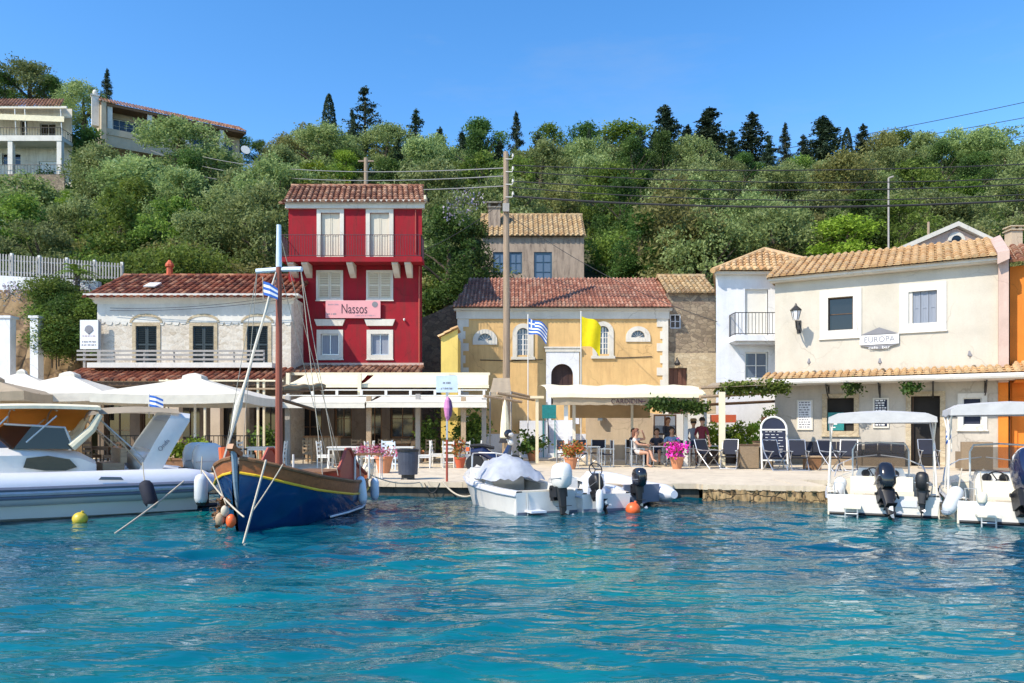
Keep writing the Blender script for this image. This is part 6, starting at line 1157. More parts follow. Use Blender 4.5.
# ---------------------------------------------------------------- utility pole, posts, wires, flags
Yp = 36.6; xp = PX(506, Yp); zp = PZ(152, Yp); t = thing('utility_pole', 'tall weathered wooden utility pole in front of the yellow church', 'pole', (xp, Yp, QZ)); b = MB(); b.tube([(0, 0, 0), (.03, 0, 7), (0, 0, zp-QZ)], [.20, .175, .13], 10); b.build('pole', M['wood_weath'], t)
for k in range(4): b = MB(); z = zp-QZ-.4-k*.62; b.tube([(-.02, -.14, z), (.3, -.14, z), (.34, -.14, z+.12)], .025, 5); b.lathe([(.05, 0), (.065, .05), (.04, .1), (.05, .15), (.02, .17)], 8, (.34, -.14, z+.1)); b.build('insulator', M['clean_white'], t)
b = MB(); b.b2(-.16, .16, -.3, -.12, zp-QZ-3.0, zp-QZ-2.6); b.build('junction_box', M['grey_rail'], t)
def wire(a, c, sag, r, label, m='wire', grp=None, n=22):
    a, c = Vector(a), Vector(c); b = MB(); b.tube([a+(c-a)*(i/n)-Vector((0, 0, sag*4*(i/n)*(1-i/n))) for i in range(n+1)], r, 5); o = b.build('overhead_wire', M[m]); return tag(o, label, 'wire', grp)
for k, (py0, py1, sag, r) in enumerate(((166, 150, 1.0, .026), (172, 163, 1.3, .026), (182, 167, 1.3, .03), (188, 174, 1.6, .026), (197, 180, 1.5, .05))):
    wire((xp+.3, Yp-.1, PZ(py0, Yp)), (PX(1300, 33), 33, PZ(py1-4, 33)), sag*.6, r, f"{('topmost', 'second highest', 'third', 'fourth', 'thickest and lowest')[k]} of the wires running from the utility pole over the cream house")
for k, (py0, py1) in enumerate(((168, 140), (176, 150), (186, 160))): wire((xp-.1, Yp, PZ(py0, Yp)), (PX(150, 95), 95, PZ(py1, 95)), 1.5, .03, f"{('upper', 'middle', 'lower')[k]} thin wire from the utility pole back up to the long hill villa", 'wire_pale')
for k, py in enumerate((137, 145, 156)): wire((PX(770, 116), 116, PZ(py+14, 116)), (PX(1250, 105), 105, PZ(py-88+k*14, 105)), .8, .05, f"{('highest', 'middle', 'lowest')[k]} of three thin wires crossing the blue sky at the ridge end")
for k, (a, c) in enumerate((((110, 310.5), (292, 296)), ((110, 308), (276, 297)))): wire((PX(a[0], 33.8), 33.8, PZ(a[1], 33.8)), (PX(c[0], 33.4), 33.4, PZ(c[1]+(0 if k else 2), 33.4)), .18, .012, f"{('lower', 'upper')[k]} cable slung across the white stone house front")
wire((PX(506, Yp), Yp-.2, PZ(200, Yp)), (PX(424, 35.2), 35.2, PZ(250, 35.2)), .2, .014, 'service cable from the utility pole down to the red house balcony'); wire((xp+.1, Yp-.2, PZ(215, Yp)), (PX(716, 31.7), 31.5, PZ(322, 31.6)), .5, .014, 'service cable from the utility pole down over the church roof to the white house')
t = thing('lamp_post', 'thin grey metal post rising among trees above the cream house roof', 'post', (PX(888.5, 44), 44, PZ(262, 44))); b = MB(); b.tube([(0, 0, -3), (0, 0, PZ(178, 44)-PZ(262, 44))], .05, 7); b.build('shaft', M['grey_rail'], t); b = MB(); b.tube([(0, 0, PZ(178, 44)-PZ(262, 44)), (.25, -.1, PZ(177, 44)-PZ(262, 44))], .05, 6); b.build('lamp_head', M['grey_rail'], t)
t = thing('lamp_post', 'short pale stub post above the pink gable', 'post', (PX(928.5, 44), 44, PZ(250, 44))); b = MB(); b.tube([(0, 0, -3), (0, 0, PZ(222, 44)-PZ(250, 44))], .07, 7); b.build('shaft', M['wood_weath'], t)
t = thing('utility_pole', 'distant wooden pole among trees above the red house roof', 'pole', (PX(366, 58), 58, PZ(200, 58))); b = MB(); b.tube([(0, 0, -4), (0, 0, PZ(158, 58)-PZ(200, 58))], .16, 8); b.build('pole', M['wood_weath'], t); b = MB(); b.b2(-.6, .6, -.08, .08, PZ(162, 58)-PZ(200, 58), PZ(160.5, 58)-PZ(200, 58)); b.build('crossarm', M['wood_weath'], t)
def flag(x, y, zt, zb, ztop, zbot, wd, label, greek=False, cat='flag'):
    t = thing('flagpole', label, 'flag', (x, y, QZ)); b = MB(); b.tube([(0, 0, zb), (0, 0, zt)], .025, 7); b.build('pole', M['white'], t); n = 14; m = 9; b = MB(); hgt = ztop-zbot
    for i in range(n):
        for j in range(m):
            def p(i_, j_): u, v = i_/n, j_/m; return (wd*u*(1-.06*v), .10*math.sin(u*7+v*1.5)*u-.05*u, ztop-hgt*v-wd*.55*u*u-(.06*math.sin(u*6+v)))
            mi = 0
            if greek: mi = (0 if j % 2 == 0 else 1) if not (i < 5 and j < 5) else (1 if (i == 2 or j == 2) else 0)
            b.add([p(i, j+1), p(i+1, j+1), p(i+1, j), p(i, j)], [(0, 1, 2, 3)], mi=mi)
    b.build('flag', [M['blue_flag'], M['white_flag']] if greek else [M['yellow_flag']], t, smooth=True); return t
flag(PX(528, 35), 35, PZ(314, 35)-QZ, 0, PZ(318, 35)-QZ, PZ(333, 35)-QZ, .92, 'white flagpole with a blue and white striped Greek flag before the church', True)
flag(PX(581, 35.2), 35.2, PZ(311, 35.2)-QZ, 0, PZ(316, 35.2)-QZ, PZ(345, 35.2)-QZ, .95, 'white flagpole with a plain yellow flag right of the church portal')
# ---------------------------------------------------------------- planting on the left bank and round the houses
rb = random.Random(31)
for i in range(26): px = rb.uniform(50, 96); py = rb.uniform(290, 346); Y = 39.4-(py-290)/60*1.5; shrub(rb.choice((0, 1, 1, 0)), PX(px, Y), Y, rb.uniform(.9, 1.5), 'green creeper clump on the earth bank under the garden wall', 'creeper clumps on the left bank', 1.3, PZ(py+8, Y))
for i, (px, py, lab) in enumerate(((62, 288, 'mauve bougainvillea spilling over the garden wall'), (45, 290, 'mauve bougainvillea at the gate end of the garden wall'), (84, 286, 'mauve flowering creeper beside the small palm'), (12, 292, 'mauve blossom over the far-left gatepost'))): t = leaf_obj('flowering_creeper', M['mauve_fl'], [(rb.uniform(-.8, .8), rb.uniform(-.2, .2), rb.uniform(-.5, .4)) for _ in range(14)], (.35, .3, .3), 300, .12, 60+i, None, loc=(PX(px, 40.6), 40.4, PZ(py, 40.6))); tag(t, lab, 'creeper')
for i, (px, py, Y, lab) in enumerate(((464, 206, 45, 'small mauve flowering bush left of the old house chimney'),)): t = leaf_obj('flowering_bush', M['mauve_fl'], [(rb.uniform(-1, 1), rb.uniform(-.5, .5), rb.uniform(-.8, .8)) for _ in range(20)], (.6, .5, .5), 260, .15, 70+i, None, loc=(PX(px, Y), Y, PZ(py, Y))); tag(t, lab, 'bush')
t = thing('palm_tree', 'small palm with bright arching fronds by the picket fence', 'tree', (PX(77, 40.8), 40.8, PZ(292, 40.8))); b = MB(); b.tube([(0, 0, -.6), (.03, 0, .6), (0, 0, 1.0)], [.16, .13, .12], 8); b.build('trunk', M['bark'], t)
for k in range(16):
    a = 2*PI*k/16+.2; el = rb.uniform(.2, 1.25); L_ = rb.uniform(1.2, 1.7); b = MB(); pts = [Vector((math.cos(a)*math.cos(el)*L_*u, math.sin(a)*math.cos(el)*L_*u, 1+math.sin(el)*L_*u-1.0*u*u*L_*.6)) for u in [i/9 for i in range(10)]]; sd_ = Vector((-math.sin(a), math.cos(a), 0)); b.tube(pts, .012, 4)
    for i in range(1, 10):
        for s_ in (-1, 1):
            for j in (0, .5): p = pts[i]*(1-j)+pts[i-1]*j; tip = p+sd_*s_*(.34*math.sin(PI*min(1, i/10+.1)))+(pts[i]-pts[i-1])*1.2-Vector((0, 0, .08)); w_ = (pts[i]-pts[i-1]).normalized()*.03; b.add([p-w_, p+w_, tip], [(0, 1, 2)], r=random.random())
    b.build('frond', M['palm'], t)
# pigeons on the canopy
for px, lab in ((809, 'grey pigeon perched on the tiled canopy under the wall lantern'), (880, 'grey pigeon perched on the tiled canopy below the café sign'), (970, 'grey pigeon perched on the tiled canopy near the pink parapet')):
    Y = E.d(px)-.5; t = thing('pigeon', lab, 'bird', (PX(px, Y), Y, PZ(365 if px < 900 else 358, Y)-.02), 1.2); b = MB(); b.tube([(-.2, 0, .07), (-.08, 0, .10), (.05, 0, .13), (.10, 0, .20), (.11, 0, .26), (.17, 0, .255)], [.02, .06, .07, .04, .035, .006], 8); b.tube([(.0, .02, .08), (.0, .02, 0)], .008, 4); b.tube([(.0, -.02, .08), (.0, -.02, 0)], .008, 4); b.build('body', M['sign_grey'], t, smooth=True)
# ---------------------------------------------------------------- people
RAD = dict(pel=.135, wst=.115, chs=.15, nk0=.075, nck=.052, hd0=.078, hd1=.098, hd2=.07, sh=.068, el=.045, wr=.032, ha=.034, hip=.098, kn=.06, an=.04, toe=.032)
def person(label, loc, rz, J, top, legs, shoes, hair, sleeve=.5, legskin=0.0, hat=None, s=1.0, long_hair=False):
    t = thing('person', label, 'person', loc, rz); names = list(J); idx = {n: i for i, n in enumerate(names)}
    E_ = [('pel', 'wst'), ('wst', 'chs'), ('chs', 'nk0'), ('nk0', 'nck'), ('nck', 'hd0'), ('hd0', 'hd1'), ('hd1', 'hd2')]
    for q in 'lr': E_ += [('chs', q+'sh'), (q+'sh', q+'el'), (q+'el', q+'wr'), (q+'wr', q+'ha'), ('pel', q+'hip'), (q+'hip', q+'kn'), (q+'kn', q+'an'), (q+'an', q+'toe')]
    me = bpy.data.meshes.new('skeleton'); me.from_pydata([tuple(Vector(J[n])*s) for n in names], [(idx[a], idx[b_]) for a, b_ in E_], [])
    o = bpy.data.objects.new('skeleton', me); C.objects.link(o); md = o.modifiers.new('skin', 'SKIN'); md.use_smooth_shade = True
    for i, n in enumerate(names):
        r = RAD.get(n, RAD.get(n[1:], .05))*s; me.skin_vertices[0].data[i].radius = (r, r*(.72 if n in ('pel', 'wst', 'chs') else 1)); me.skin_vertices[0].data[i].use_root = (n == 'pel')
    o.modifiers.new('sub', 'SUBSURF').levels = 2; bpy.context.view_layer.update()
    bm = bpy.data.meshes.new_from_object(o.evaluated_get(bpy.context.evaluated_depsgraph_get())); bpy.data.objects.remove(o); bpy.data.meshes.remove(me)
    V = [tuple(v.co) for v in bm.vertices]; Fs = [tuple(p.vertices) for p in bm.polygons]; bpy.data.meshes.remove(bm)
    segs = [(a, b_, Vector(J[a])*s, Vector(J[b_])*s) for a, b_ in E_]; b = MB()
    for q in Fs:
        c = sum((Vector(V[i]) for i in q), Vector())/len(q); best = None
        for a, b_, pa, pb in segs:
            d = pb-pa; u = max(0, min(1, (c-pa).dot(d)/max(1e-9, d.length_squared))); dist = (c-(pa+d*u)).length
            if best is None or dist < best[0]: best = (dist, a, b_, u)
        _, a, b_, u = best; k = b_[1:] if b_[0] in 'lr' and b_[1:] in RAD else b_
        mi = {'wst': 1, 'chs': 1, 'nk0': 1, 'nck': 0, 'hd0': 0, 'hd1': 0, 'hd2': 0, 'sh': 1, 'el': 1 if u < sleeve*1.6 else 0, 'wr': 1 if sleeve > .8 and u < .9 else 0, 'ha': 0, 'hip': 2, 'kn': 2 if u < 1-legskin else 0, 'an': 2 if legskin < .2 else 0, 'toe': 3}[k]
        b.m.append(mi); b.f.append(q); b.r.append(.5)
    b.v = V
    hd = Vector(J['hd0'])*s; fw = (Vector(J.get('face', (J['hd1'][0], J['hd1'][1]-.2, J['hd1'][2])))*s-Vector(J['hd1'])*s).normalized(); h1 = Vector(J['hd1'])*s; sd_ = fw.cross(Vector((0, 0, 1))).normalized()
    b.mi = 0; p = h1*.6+hd*.4+fw*.088; b.tube([p+Vector((0, 0, .03)), p+fw*.022-Vector((0, 0, .005)), p-Vector((0, 0, .012))], [.008, .016, .01], 6)
    for q in (-1, 1): e = h1*.75+hd*.25+sd_*q*.088*s; b.ell(e, .014, .022, .032, 8, 5); b.ell(h1*.78+hd*.22+fw*.082+sd_*q*.032, .011, .011, .008, 6, 4, mi=4)
    b.tube([hd+fw*.078-sd_*.02+Vector((0, 0, .0)), hd+fw*.083, hd+fw*.078+sd_*.02], .005, 4, mi=5)
    for q in 'lr':                                              # palm to five fingers, unequal and curled
        wv, hv = Vector(J[q+'wr'])*s, Vector(J[q+'ha'])*s; d = (hv-wv).normalized(); sx = d.cross(Vector((0, -1, .2))).normalized(); dn = d.cross(sx)
        for k, L_ in enumerate((.062, .074, .078, .072, .058)):
            if k == 0: b.tube([hv-d*.02+sx*.03, hv+sx*.052+d*.015, hv+sx*.058+d*.045+dn*.01], [.011, .0095, .007], 6)
            else: o_ = sx*(.036-.02*k)*1.0; b.tube([hv+o_, hv+o_*1.1+d*L_*.5+dn*.006, hv+o_*1.1+d*L_*.85+dn*.028, hv+o_*1.1+d*L_+dn*.048], [.0105, .0095, .0085, .006], 6)
    b.build('body', [M['skin'], M[top], M[legs], M[shoes], M['black'], M['red_paint']], t, smooth=60)
    hb = MB(); c = h1-fw*.012+Vector((0, 0, .022)); m0 = hb.mark(); hb.lathe([(.112*math.cos(a), .118*math.sin(a)) for a in [(-.25+1.8*i/7)*1.0 for i in range(7)]]+[(.004, .119)], 14, tuple(c))
    for i in range(m0, len(hb.v)):
        v = Vector(hb.v[i]); k = (v-c).dot(fw)
        if k > .05 and v.z < c.z+.05: hb.v[i] = tuple(v-fw*(k-.05)*1.2)
    if long_hair: hb.tube([c-fw*.07+Vector((0, 0, .04)), c-fw*.10-Vector((0, 0, .1)), c-fw*.09-Vector((0, 0, .25))], [.08, .085, .04], 9)
    hb.build('hair', M[hair], t, smooth=60)
    if hat: b = MB(); b.lathe([(.19, .045), (.185, .055), (.12, .06), (.115, .13), (.07, .155), (.01, .16)], 16, tuple(c)); b.build('hat', M[hat], t, smooth=50)
    return t
def stand(lean=0, la=((.26, .02, 1.12), (.27, -.05, .88)), ra=((-.26, .02, 1.12), (-.27, -.05, .88)), step=.0):
    J = dict(pel=(0, 0, .96), wst=(0, lean*.3, 1.12), chs=(0, lean*.6, 1.33), nk0=(0, lean, 1.45), nck=(0, lean-.01, 1.52), hd0=(0, lean-.03, 1.59), hd1=(0, lean-.025, 1.67), hd2=(0, lean-.01, 1.73))
    for q, sg, a in (('l', 1, la), ('r', -1, ra)):
        J[q+'sh'] = (.185*sg, lean*.7, 1.41); J[q+'el'] = a[0]; J[q+'wr'] = a[1]; d = Vector(a[1])-Vector(a[0]); J[q+'ha'] = tuple(Vector(a[1])+d.normalized()*.085)
        J[q+'hip'] = (.09*sg, 0, .90); J[q+'kn'] = (.105*sg, -.02+step*sg, .50); J[q+'an'] = (.11*sg, .03+step*sg*1.4, .085); J[q+'toe'] = (.13*sg, -.14+step*sg*1.4, .035)
    return J
def sit(la=((.25, -.12, .82), (.17, -.34, .80)), ra=((-.25, -.12, .82), (-.17, -.34, .80)), cross=False, lean=.04, hz_=.55):
    d0 = hz_-.55; J = dict(pel=(0, .05, hz_), wst=(0, .07+lean*.3, hz_+.16), chs=(0, .06+lean*.5, hz_+.36), nk0=(0, .03+lean*.6, hz_+.49), nck=(0, .01+lean*.6, hz_+.56), hd0=(0, -.02+lean*.5, hz_+.63), hd1=(0, -.015+lean*.5, hz_+.71), hd2=(0, lean*.5, hz_+.77))
    for q, sg, a in (('l', 1, la), ('r', -1, ra)):
        J[q+'sh'] = (.18*sg, .04+lean*.5, hz_+.44); J[q+'el'] = a[0]; J[q+'wr'] = a[1]; d = Vector(a[1])-Vector(a[0]); J[q+'ha'] = tuple(Vector(a[1])+d.normalized()*.085)
        J[q+'hip'] = (.10*sg, -.02, hz_-.02); J[q+'kn'] = (.13*sg, -.44, hz_-.03); J[q+'an'] = (.13*sg, -.42, .09); J[q+'toe'] = (.14*sg, -.58, .035)
    if cross: J['lkn'] = (.02, -.46, hz_+.07); J['lan'] = (-.16, -.62, hz_-.28); J['ltoe'] = (-.2, -.77, hz_-.33)
    return J
g0 = lambda px, Y: (PX(px, Y), Y, QZ)
person('woman in a beige dress sitting with crossed legs and one hand raised to her head', g0(637, 26.75), 1.15, sit(la=((.27, -.22, 1.0), (.10, -.2, 1.2)), cross=True), 'dress', 'dress', 'skin', 'hair_red', .25, .75, long_hair=True)
person('broad person in a pale blue shirt sitting behind the table of the magenta flower pot', g0(672, 27.75), .1, sit(la=((.32, -.1, .80), (.2, -.36, .83)), ra=((-.32, -.1, .80), (-.2, -.36, .83))), 'shirt_blue', 'trousers', 'black', 'hair_dark', .7, 0, s=1.04)
person('person in a dark top standing behind the seated guests', g0(667, 29.6), .5, stand(-.04, la=((.24, -.14, 1.15), (.12, -.36, 1.12)), ra=((-.24, -.12, 1.14), (-.1, -.34, 1.08))), 'shirt_dark', 'trousers', 'black', 'hair_red', .9, 0, s=1.02, long_hair=True)
person('dark-haired guest in dark clothes sitting just behind the woman in beige', g0(634, 28.5), .9, sit(), 'shirt_dark', 'trousers', 'black', 'hair_dark', .9, 0)
person('dark-haired guest in dark clothes sitting in the middle of the group by the notice board', g0(657, 28.5), -.3, sit(lean=-.05), 'shirt_dark', 'shorts', 'black', 'hair_dark', .5, .4)
person('person in a sun hat and grey-blue shirt standing with back turned', g0(693.5, 27.6), 2.9, stand(-.03, la=((.25, -.1, 1.14), (.16, -.3, 1.05)), ra=((-.26, -.05, 1.12), (-.22, -.25, .98))), 'shirt_grey', 'shorts', 'black', 'hair_dark', .6, .5, 'beige_wall' if False else 'canvas_tan', s=.95)
person('person in a maroon shirt and dark trousers standing beside the one in the sun hat', g0(702, 27.2), 2.4, stand(0, la=((.27, .02, 1.13), (.25, -.16, .93)), step=.04), 'shirt_maroon', 'trousers', 'black', 'hair_dark', .6, 0, s=1.0)
# ---------------------------------------------------------------- boats
def hull(t, st, m_h, m_d, sole=.25, gw=.13, deck=None, m_in=None, boot=None):
    b = MB(); secs = []
    for (y, w_, zs, c, zc, zk) in st:
        half = [(w_, zs), (w_*.995+.012, zs-.06), (w_*.99, zs-.10), (c+(w_-c)*.5, zc+(zs-zc)*.42), (c, zc), (c*.5, (zc+zk)/2-.02), (0, zk)]
        secs.append([(-x, y, z) for x, z in half]+[(x, y, z) for x, z in half[-2::-1]])
    b.loft(secs); b.poly([p for p in secs[0]][::-1]); o = b.build('hull', m_h, t, smooth=35)
    b = MB(); edge = [(y, w_, zs) for (y, w_, zs, *_q) in st]
    for s_ in (-1, 1): b.loft([[(s_*w_, y, zs+.001), (s_*(w_-.02), y, zs+.03), (s_*max(.0, w_-gw), y, zs+.03), (s_*max(0, w_-gw-.02), y, zs-.02)] for y, w_, zs in edge][::s_])
    ins = [e for e in edge if deck is None or e[0] <= deck+1e-6]
    b.loft([[(-(w_-gw-.02), y, zs), (-(w_-gw-.05), y, sole), ((w_-gw-.05), y, sole), ((w_-gw-.02), y, zs)] for y, w_, zs in ins])
    y, w_, zs = edge[0]; b.b2(-w_+.01, w_-.01, y+.012, y+.10, sole-.1, zs-.06)
    if deck is not None:
        fd = [e for e in edge if e[0] >= deck-1e-6]; b.loft([[(-max(0, w_-gw+.01), y, zs+.02), (-max(0, w_-gw)*.5, y, zs+.06), (0, y, zs+.08), (max(0, w_-gw)*.5, y, zs+.06), (max(0, w_-gw+.01), y, zs+.02)] for y, w_, zs in fd])
        y, w_, zs = fd[0]; b.poly([(-(w_-gw), y, sole), (w_-gw, y, sole), (w_-gw, y, zs+.02), (0, y, zs+.08), (-(w_-gw), y, zs+.02)])
    b.build('deck', m_d, t, smooth=30)
    for s_ in (-1, 1):
        b = MB(); b.tube([(s_*(w_+.012), y, zs-.07) for y, w_, zs, *_ in st], .02, 6); b.build('rubbing_strake', M['tube_lt'], t)
    b = MB(); w0, zs0 = st[0][1], st[0][2]; b.b2(-w0*.96, w0*.96, -.012, -.002, .12, .19); b.build('waterline_stripe', M['tube_band'], t)
    return o
def outboard(t, x, y, z, k, m_c, tilt=0.0, yaw=0.0, cap=None):      # k: scale; built upright, tilted about the clamp
    MT = Matrix.Translation((x, y, z)) @ Matrix.Rotation(yaw, 4, 'Z') @ Matrix.Rotation(-tilt, 4, 'X') @ Matrix.Diagonal((k, k, k, 1))
    b = MB(); m0 = b.mark(); pr = [(.10, .15, -.02), (.17, .24, .06), (.185, .27, .22), (.18, .27, .38), (.15, .23, .50), (.09, .14, .555), (.01, .02, .565)]
    b.loft([[(w_*math.copysign(abs(math.cos(a))**.6, math.cos(a)), -.22+l*math.copysign(abs(math.sin(a))**.6, math.sin(a))-.06*h, h) for a in [2*PI*i/16 for i in range(16)]] for w_, l, h in pr], close=True); b.xf(m0, MT)
    o = b.build('outboard_motor', m_c, t, smooth=50)
    b = MB(); m0 = b.mark(); b.b2(-.13, .13, -.05, .09, -.30, .06); b.b2(-.16, -.12, -.2, .07, -.22, .02); b.b2(.12, .16, -.2, .07, -.22, .02); b.tube([(-.2, -.02, -.02), (.2, -.02, -.02)], .03, 6); b.tube([(0, -.16, .02), (0, -.2, -.3), (0, -.21, -.62)], [.11, .075, .06], 8, flat=1.5); b.b2(-.10, .10, -.42, -.06, -.44, -.425); b.tube([(0, -.02, -.66), (0, -.15, -.67), (0, -.42, -.66)], [.03, .065, .04], 8); b.prism([(-.012, -.70), (.012, -.70), (.008, -.92), (-.008, -.92)], -.3, -.16); b.xf(m0, MT); b.build('leg', M['black'], o, smooth=40)
    b = MB(); m0 = b.mark()
    for i in range(3): a = 2*PI*i/3; b.add([(.03*math.cos(a), -.43, -.66+.03*math.sin(a)), (.13*math.cos(a-.4), -.47, -.66+.13*math.sin(a-.4)), (.15*math.cos(a), -.45, -.66+.15*math.sin(a)), (.13*math.cos(a+.4), -.42, -.66+.13*math.sin(a+.4))], [(0, 1, 2, 3), (3, 2, 1, 0)])
    b.xf(m0, MT); b.build('propeller', M['steel'], o)
    b = MB(); m0 = b.mark(); b.b2(-.19, .19, -.44, .02, .20, .215) if not cap else b.loft([[(w_*1.02*math.cos(a), -.24+l*1.02*math.sin(a), h) for a in [2*PI*i/14 for i in range(14)]] for w_, l, h in ((.178, .255, .36), (.155, .235, .49), (.09, .14, .57), (.01, .02, .58))], close=True); b.xf(m0, MT); b.build('cowl_cap' if cap else 'cowl_stripe', cap or M['alu'], o, smooth=50); return o
def bimini(t, w_, y0, y1, zt, zb, ys, m, droop=.06):
    b = MB(); n = 12; secs = []
    for i in range(n+1):
        u = i/n; y = y0+(y1-y0)*u; cr = .05*math.sin(PI*u)-.03*math.sin(PI*u*3)**2
        secs.append([(-w_/2-.01, y, zt-.22+.02*math.sin(u*9)), (-w_/2, y, zt-.09), (-w_*.42, y, zt-.015+cr*.5), (-w_*.2, y, zt+cr), (0, y, zt+.02+cr), (w_*.2, y, zt+cr), (w_*.42, y, zt-.015+cr*.5), (w_/2, y, zt-.09), (w_/2+.01, y, zt-.22+.02*math.cos(u*8))])
    b.loft(secs); 
    for e in (0, n): b.poly([secs[e][k] for k in range(9)], r=.5)
    b.build('bimini', m, t, smooth=40)
    for sx in (-1, 1):
        b = MB(); x = sx*(w_/2-.02); xb = sx*(w_/2+.02); b.tube([(x, (y0+y1)/2, zt-.15), (x, ys, (zt+zb)/2+.2), (xb, ys-.28, zb)], .018, 6); b.tube([(x, ys, (zt+zb)/2+.2), (xb, ys+.5, zb)], .018, 6); b.tube([(x, y0+.05, zt-.18), (x, ys, (zt+zb)/2+.2)], .016, 6); b.tube([(x, y1-.05, zt-.18), (x, ys, (zt+zb)/2+.2)], .016, 6); b.build('bimini_strut', M['white'], t)
def wheel_helm(t, x, y, z, r, rx=R(65)):
    b = MB(); m0 = b.mark(); b.tube([(r*math.cos(2*PI*i/16), r*math.sin(2*PI*i/16), 0) for i in range(17)], .014, 5)
    for k in range(3): a = 2*PI*k/3; b.tube([(0, 0, -.02), (r*math.cos(a), r*math.sin(a), 0)], .012, 5)
    b.xf(m0, Matrix.Translation((x, y, z)) @ Matrix.Rotation(rx, 4, 'X')); b.build('steering_wheel', M['black'], t)
def rail(t, pts, r=.014, name='handrail', m='steel'):
    b = MB(); b.tube(pts, r, 6); return b.build(name, M[m], t)
ST = lambda L, B, zs0=.55, zs1=.85: [(0, B*.46, zs0, B*.43, .03, -.22), (L*.2, B*.485, zs0+.01, B*.45, .03, -.24), (L*.45, B*.5, zs0+.05, B*.44, .05, -.25), (L*.65, B*.47, zs0+(zs1-zs0)*.35, B*.38, .10, -.22), (L*.82, B*.36, zs0+(zs1-zs0)*.65, B*.24, .20, -.12), (L*.93, B*.2, zs0+(zs1-zs0)*.87, B*.1, .36, .05), (L, .015, zs1, .01, .6, .4)]
def bimini_boat(label, loc, rz, L_=4.9, B=2.2, m_bim=None, zt=2.1):
    t = thing('motorboat', label, 'boat', (loc[0], loc[1], -.12), rz); zt += .12; hull(t, ST(L_, B), M['gel'], M['gel_cream'], .22, .2, L_*.62)
    b = MB(); b.tube([(-B*.44, -.012, .16), (B*.44, -.012, .16)], .03, 6); b.build('boot_stripe', M['black'], t)
    b = MB(); b.b2(-.55, .55, 1.75, 2.5, .22, .78); b.prism([(-.52, .78), (.52, .78), (.44, 1.0), (-.44, 1.0)], 1.95, 2.5); b.build('console', M['gel'], t)
    for x in (-.3, 0, .28): b = MB(); b.lathe([(.09, 0), (.085, .02)], 12)._xf(24, Matrix.Translation((x, 1.93, .88)) @ Matrix.Rotation(PI/2, 4, 'X')); b.build('gauge', M['black'], t); wheel_helm(t, -.15, 1.72, .86, .17)
    b = MB(); b.loft([[(x*k, 2.2+.28*(1-abs(x)/.55)+.1*(z-.98), z) for x, k in ((-.55, 1), (-.45, 1), (0, 1), (.45, 1), (.55, 1))] for z in (.98, 1.25, 1.5)]); b.build('windscreen', M['screen'], t)
    rail(t, [(-.57, 2.15, .8), (-.57, 2.2, 1.4), (-.5, 2.25, 1.54), (0, 2.5, 1.57), (.5, 2.25, 1.54), (.57, 2.2, 1.4), (.57, 2.15, .8)], .02, 'screen_frame')
    b = MB(); b.b2(-.6, .6, .75, 1.2, .22, .58); b.b2(-.6, .6, 1.12, 1.24, .58, .86); b.build('helm_seat', M['gel_cream'], t); b = MB(); b.b2(-.95, .95, .1, .5, .22, .5); b.build('stern_bench', M['gel_cream'], t)
    bimini(t, 2.05, .9, 2.75, zt, .55, 1.5, m_bim or M['bimini'])
    for sx in (-1, 1): rail(t, [(sx*B*.45, L_*.62, .72), (sx*B*.42, L_*.7, 1.0), (sx*B*.25, L_*.9, 1.15), (sx*.05, L_, 1.2)], .014, 'bow_rail'); rail(t, [(sx*.86, .0, .56), (sx*.88, -.02, .78), (sx*.7, .02, .78), (sx*.68, .02, .5)], .014, 'grab_rail')
    for x in (-.92, .92): b = MB(); b.tube([(x-.06, .06, .60), (x+.06, .06, .60)], .012, 5); b.tube([(x-.03, .06, .54), (x-.03, .06, .6)], .01, 5); b.tube([(x+.03, .06, .54), (x+.03, .06, .6)], .01, 5); b.build('cleat', M['steel'], t)
    b = MB(); b.tube([(.3, .02, .5), (.25, -.1, .62), (.1, -.12, .66)], .022, 6); b.build('control_cable', M['black'], t); b = MB(); b.b2(.18, .62, -.02, -.004, .34, .48); b.build('registration_plate', M['tube_grey'], t)
    b = MB(); b.tube([(-.3, .9, .3), (-.5, .55, .52), (-.35, .3, .53), (-.1, .45, .52), (-.3, .55, .53)], .025, 6); b.build('coiled_rope', M['rope'], t)
    b = MB(); b.b2(-.72, -.38, -.42, .02, .30, .34); b.build('swim_step', M['gel_cream'], t); b = MB()
    for x in (-.66, -.44): b.tube([(x, -.4, .34), (x, -.42, -.2)], .014, 5)
    for z in (.2, .02, -.14): b.tube([(-.66, -.42, z), (-.44, -.42, z)], .014, 5)
    b.build('boarding_ladder', M['steel'], t); return t
b1 = bimini_boat('white motorboat with a white bimini and two black outboards, before the framed menus', (7.4, 14.9, 0), -.446)
outboard(b1, .04, -.05, .60, .92, M['black_gloss'], .55, .25); outboard(b1, .72, -.04, .68, .62, M['black'], .15, -.2)
b2 = bimini_boat('white motorboat at the far right with a big navy and white outboard', (9.2, 13.45, 0), -.446, 4.9, 2.2, None, 2.25); outboard(b2, .05, -.05, .70, 1.3, M['navy_gloss'], .42, .2, M['white'])
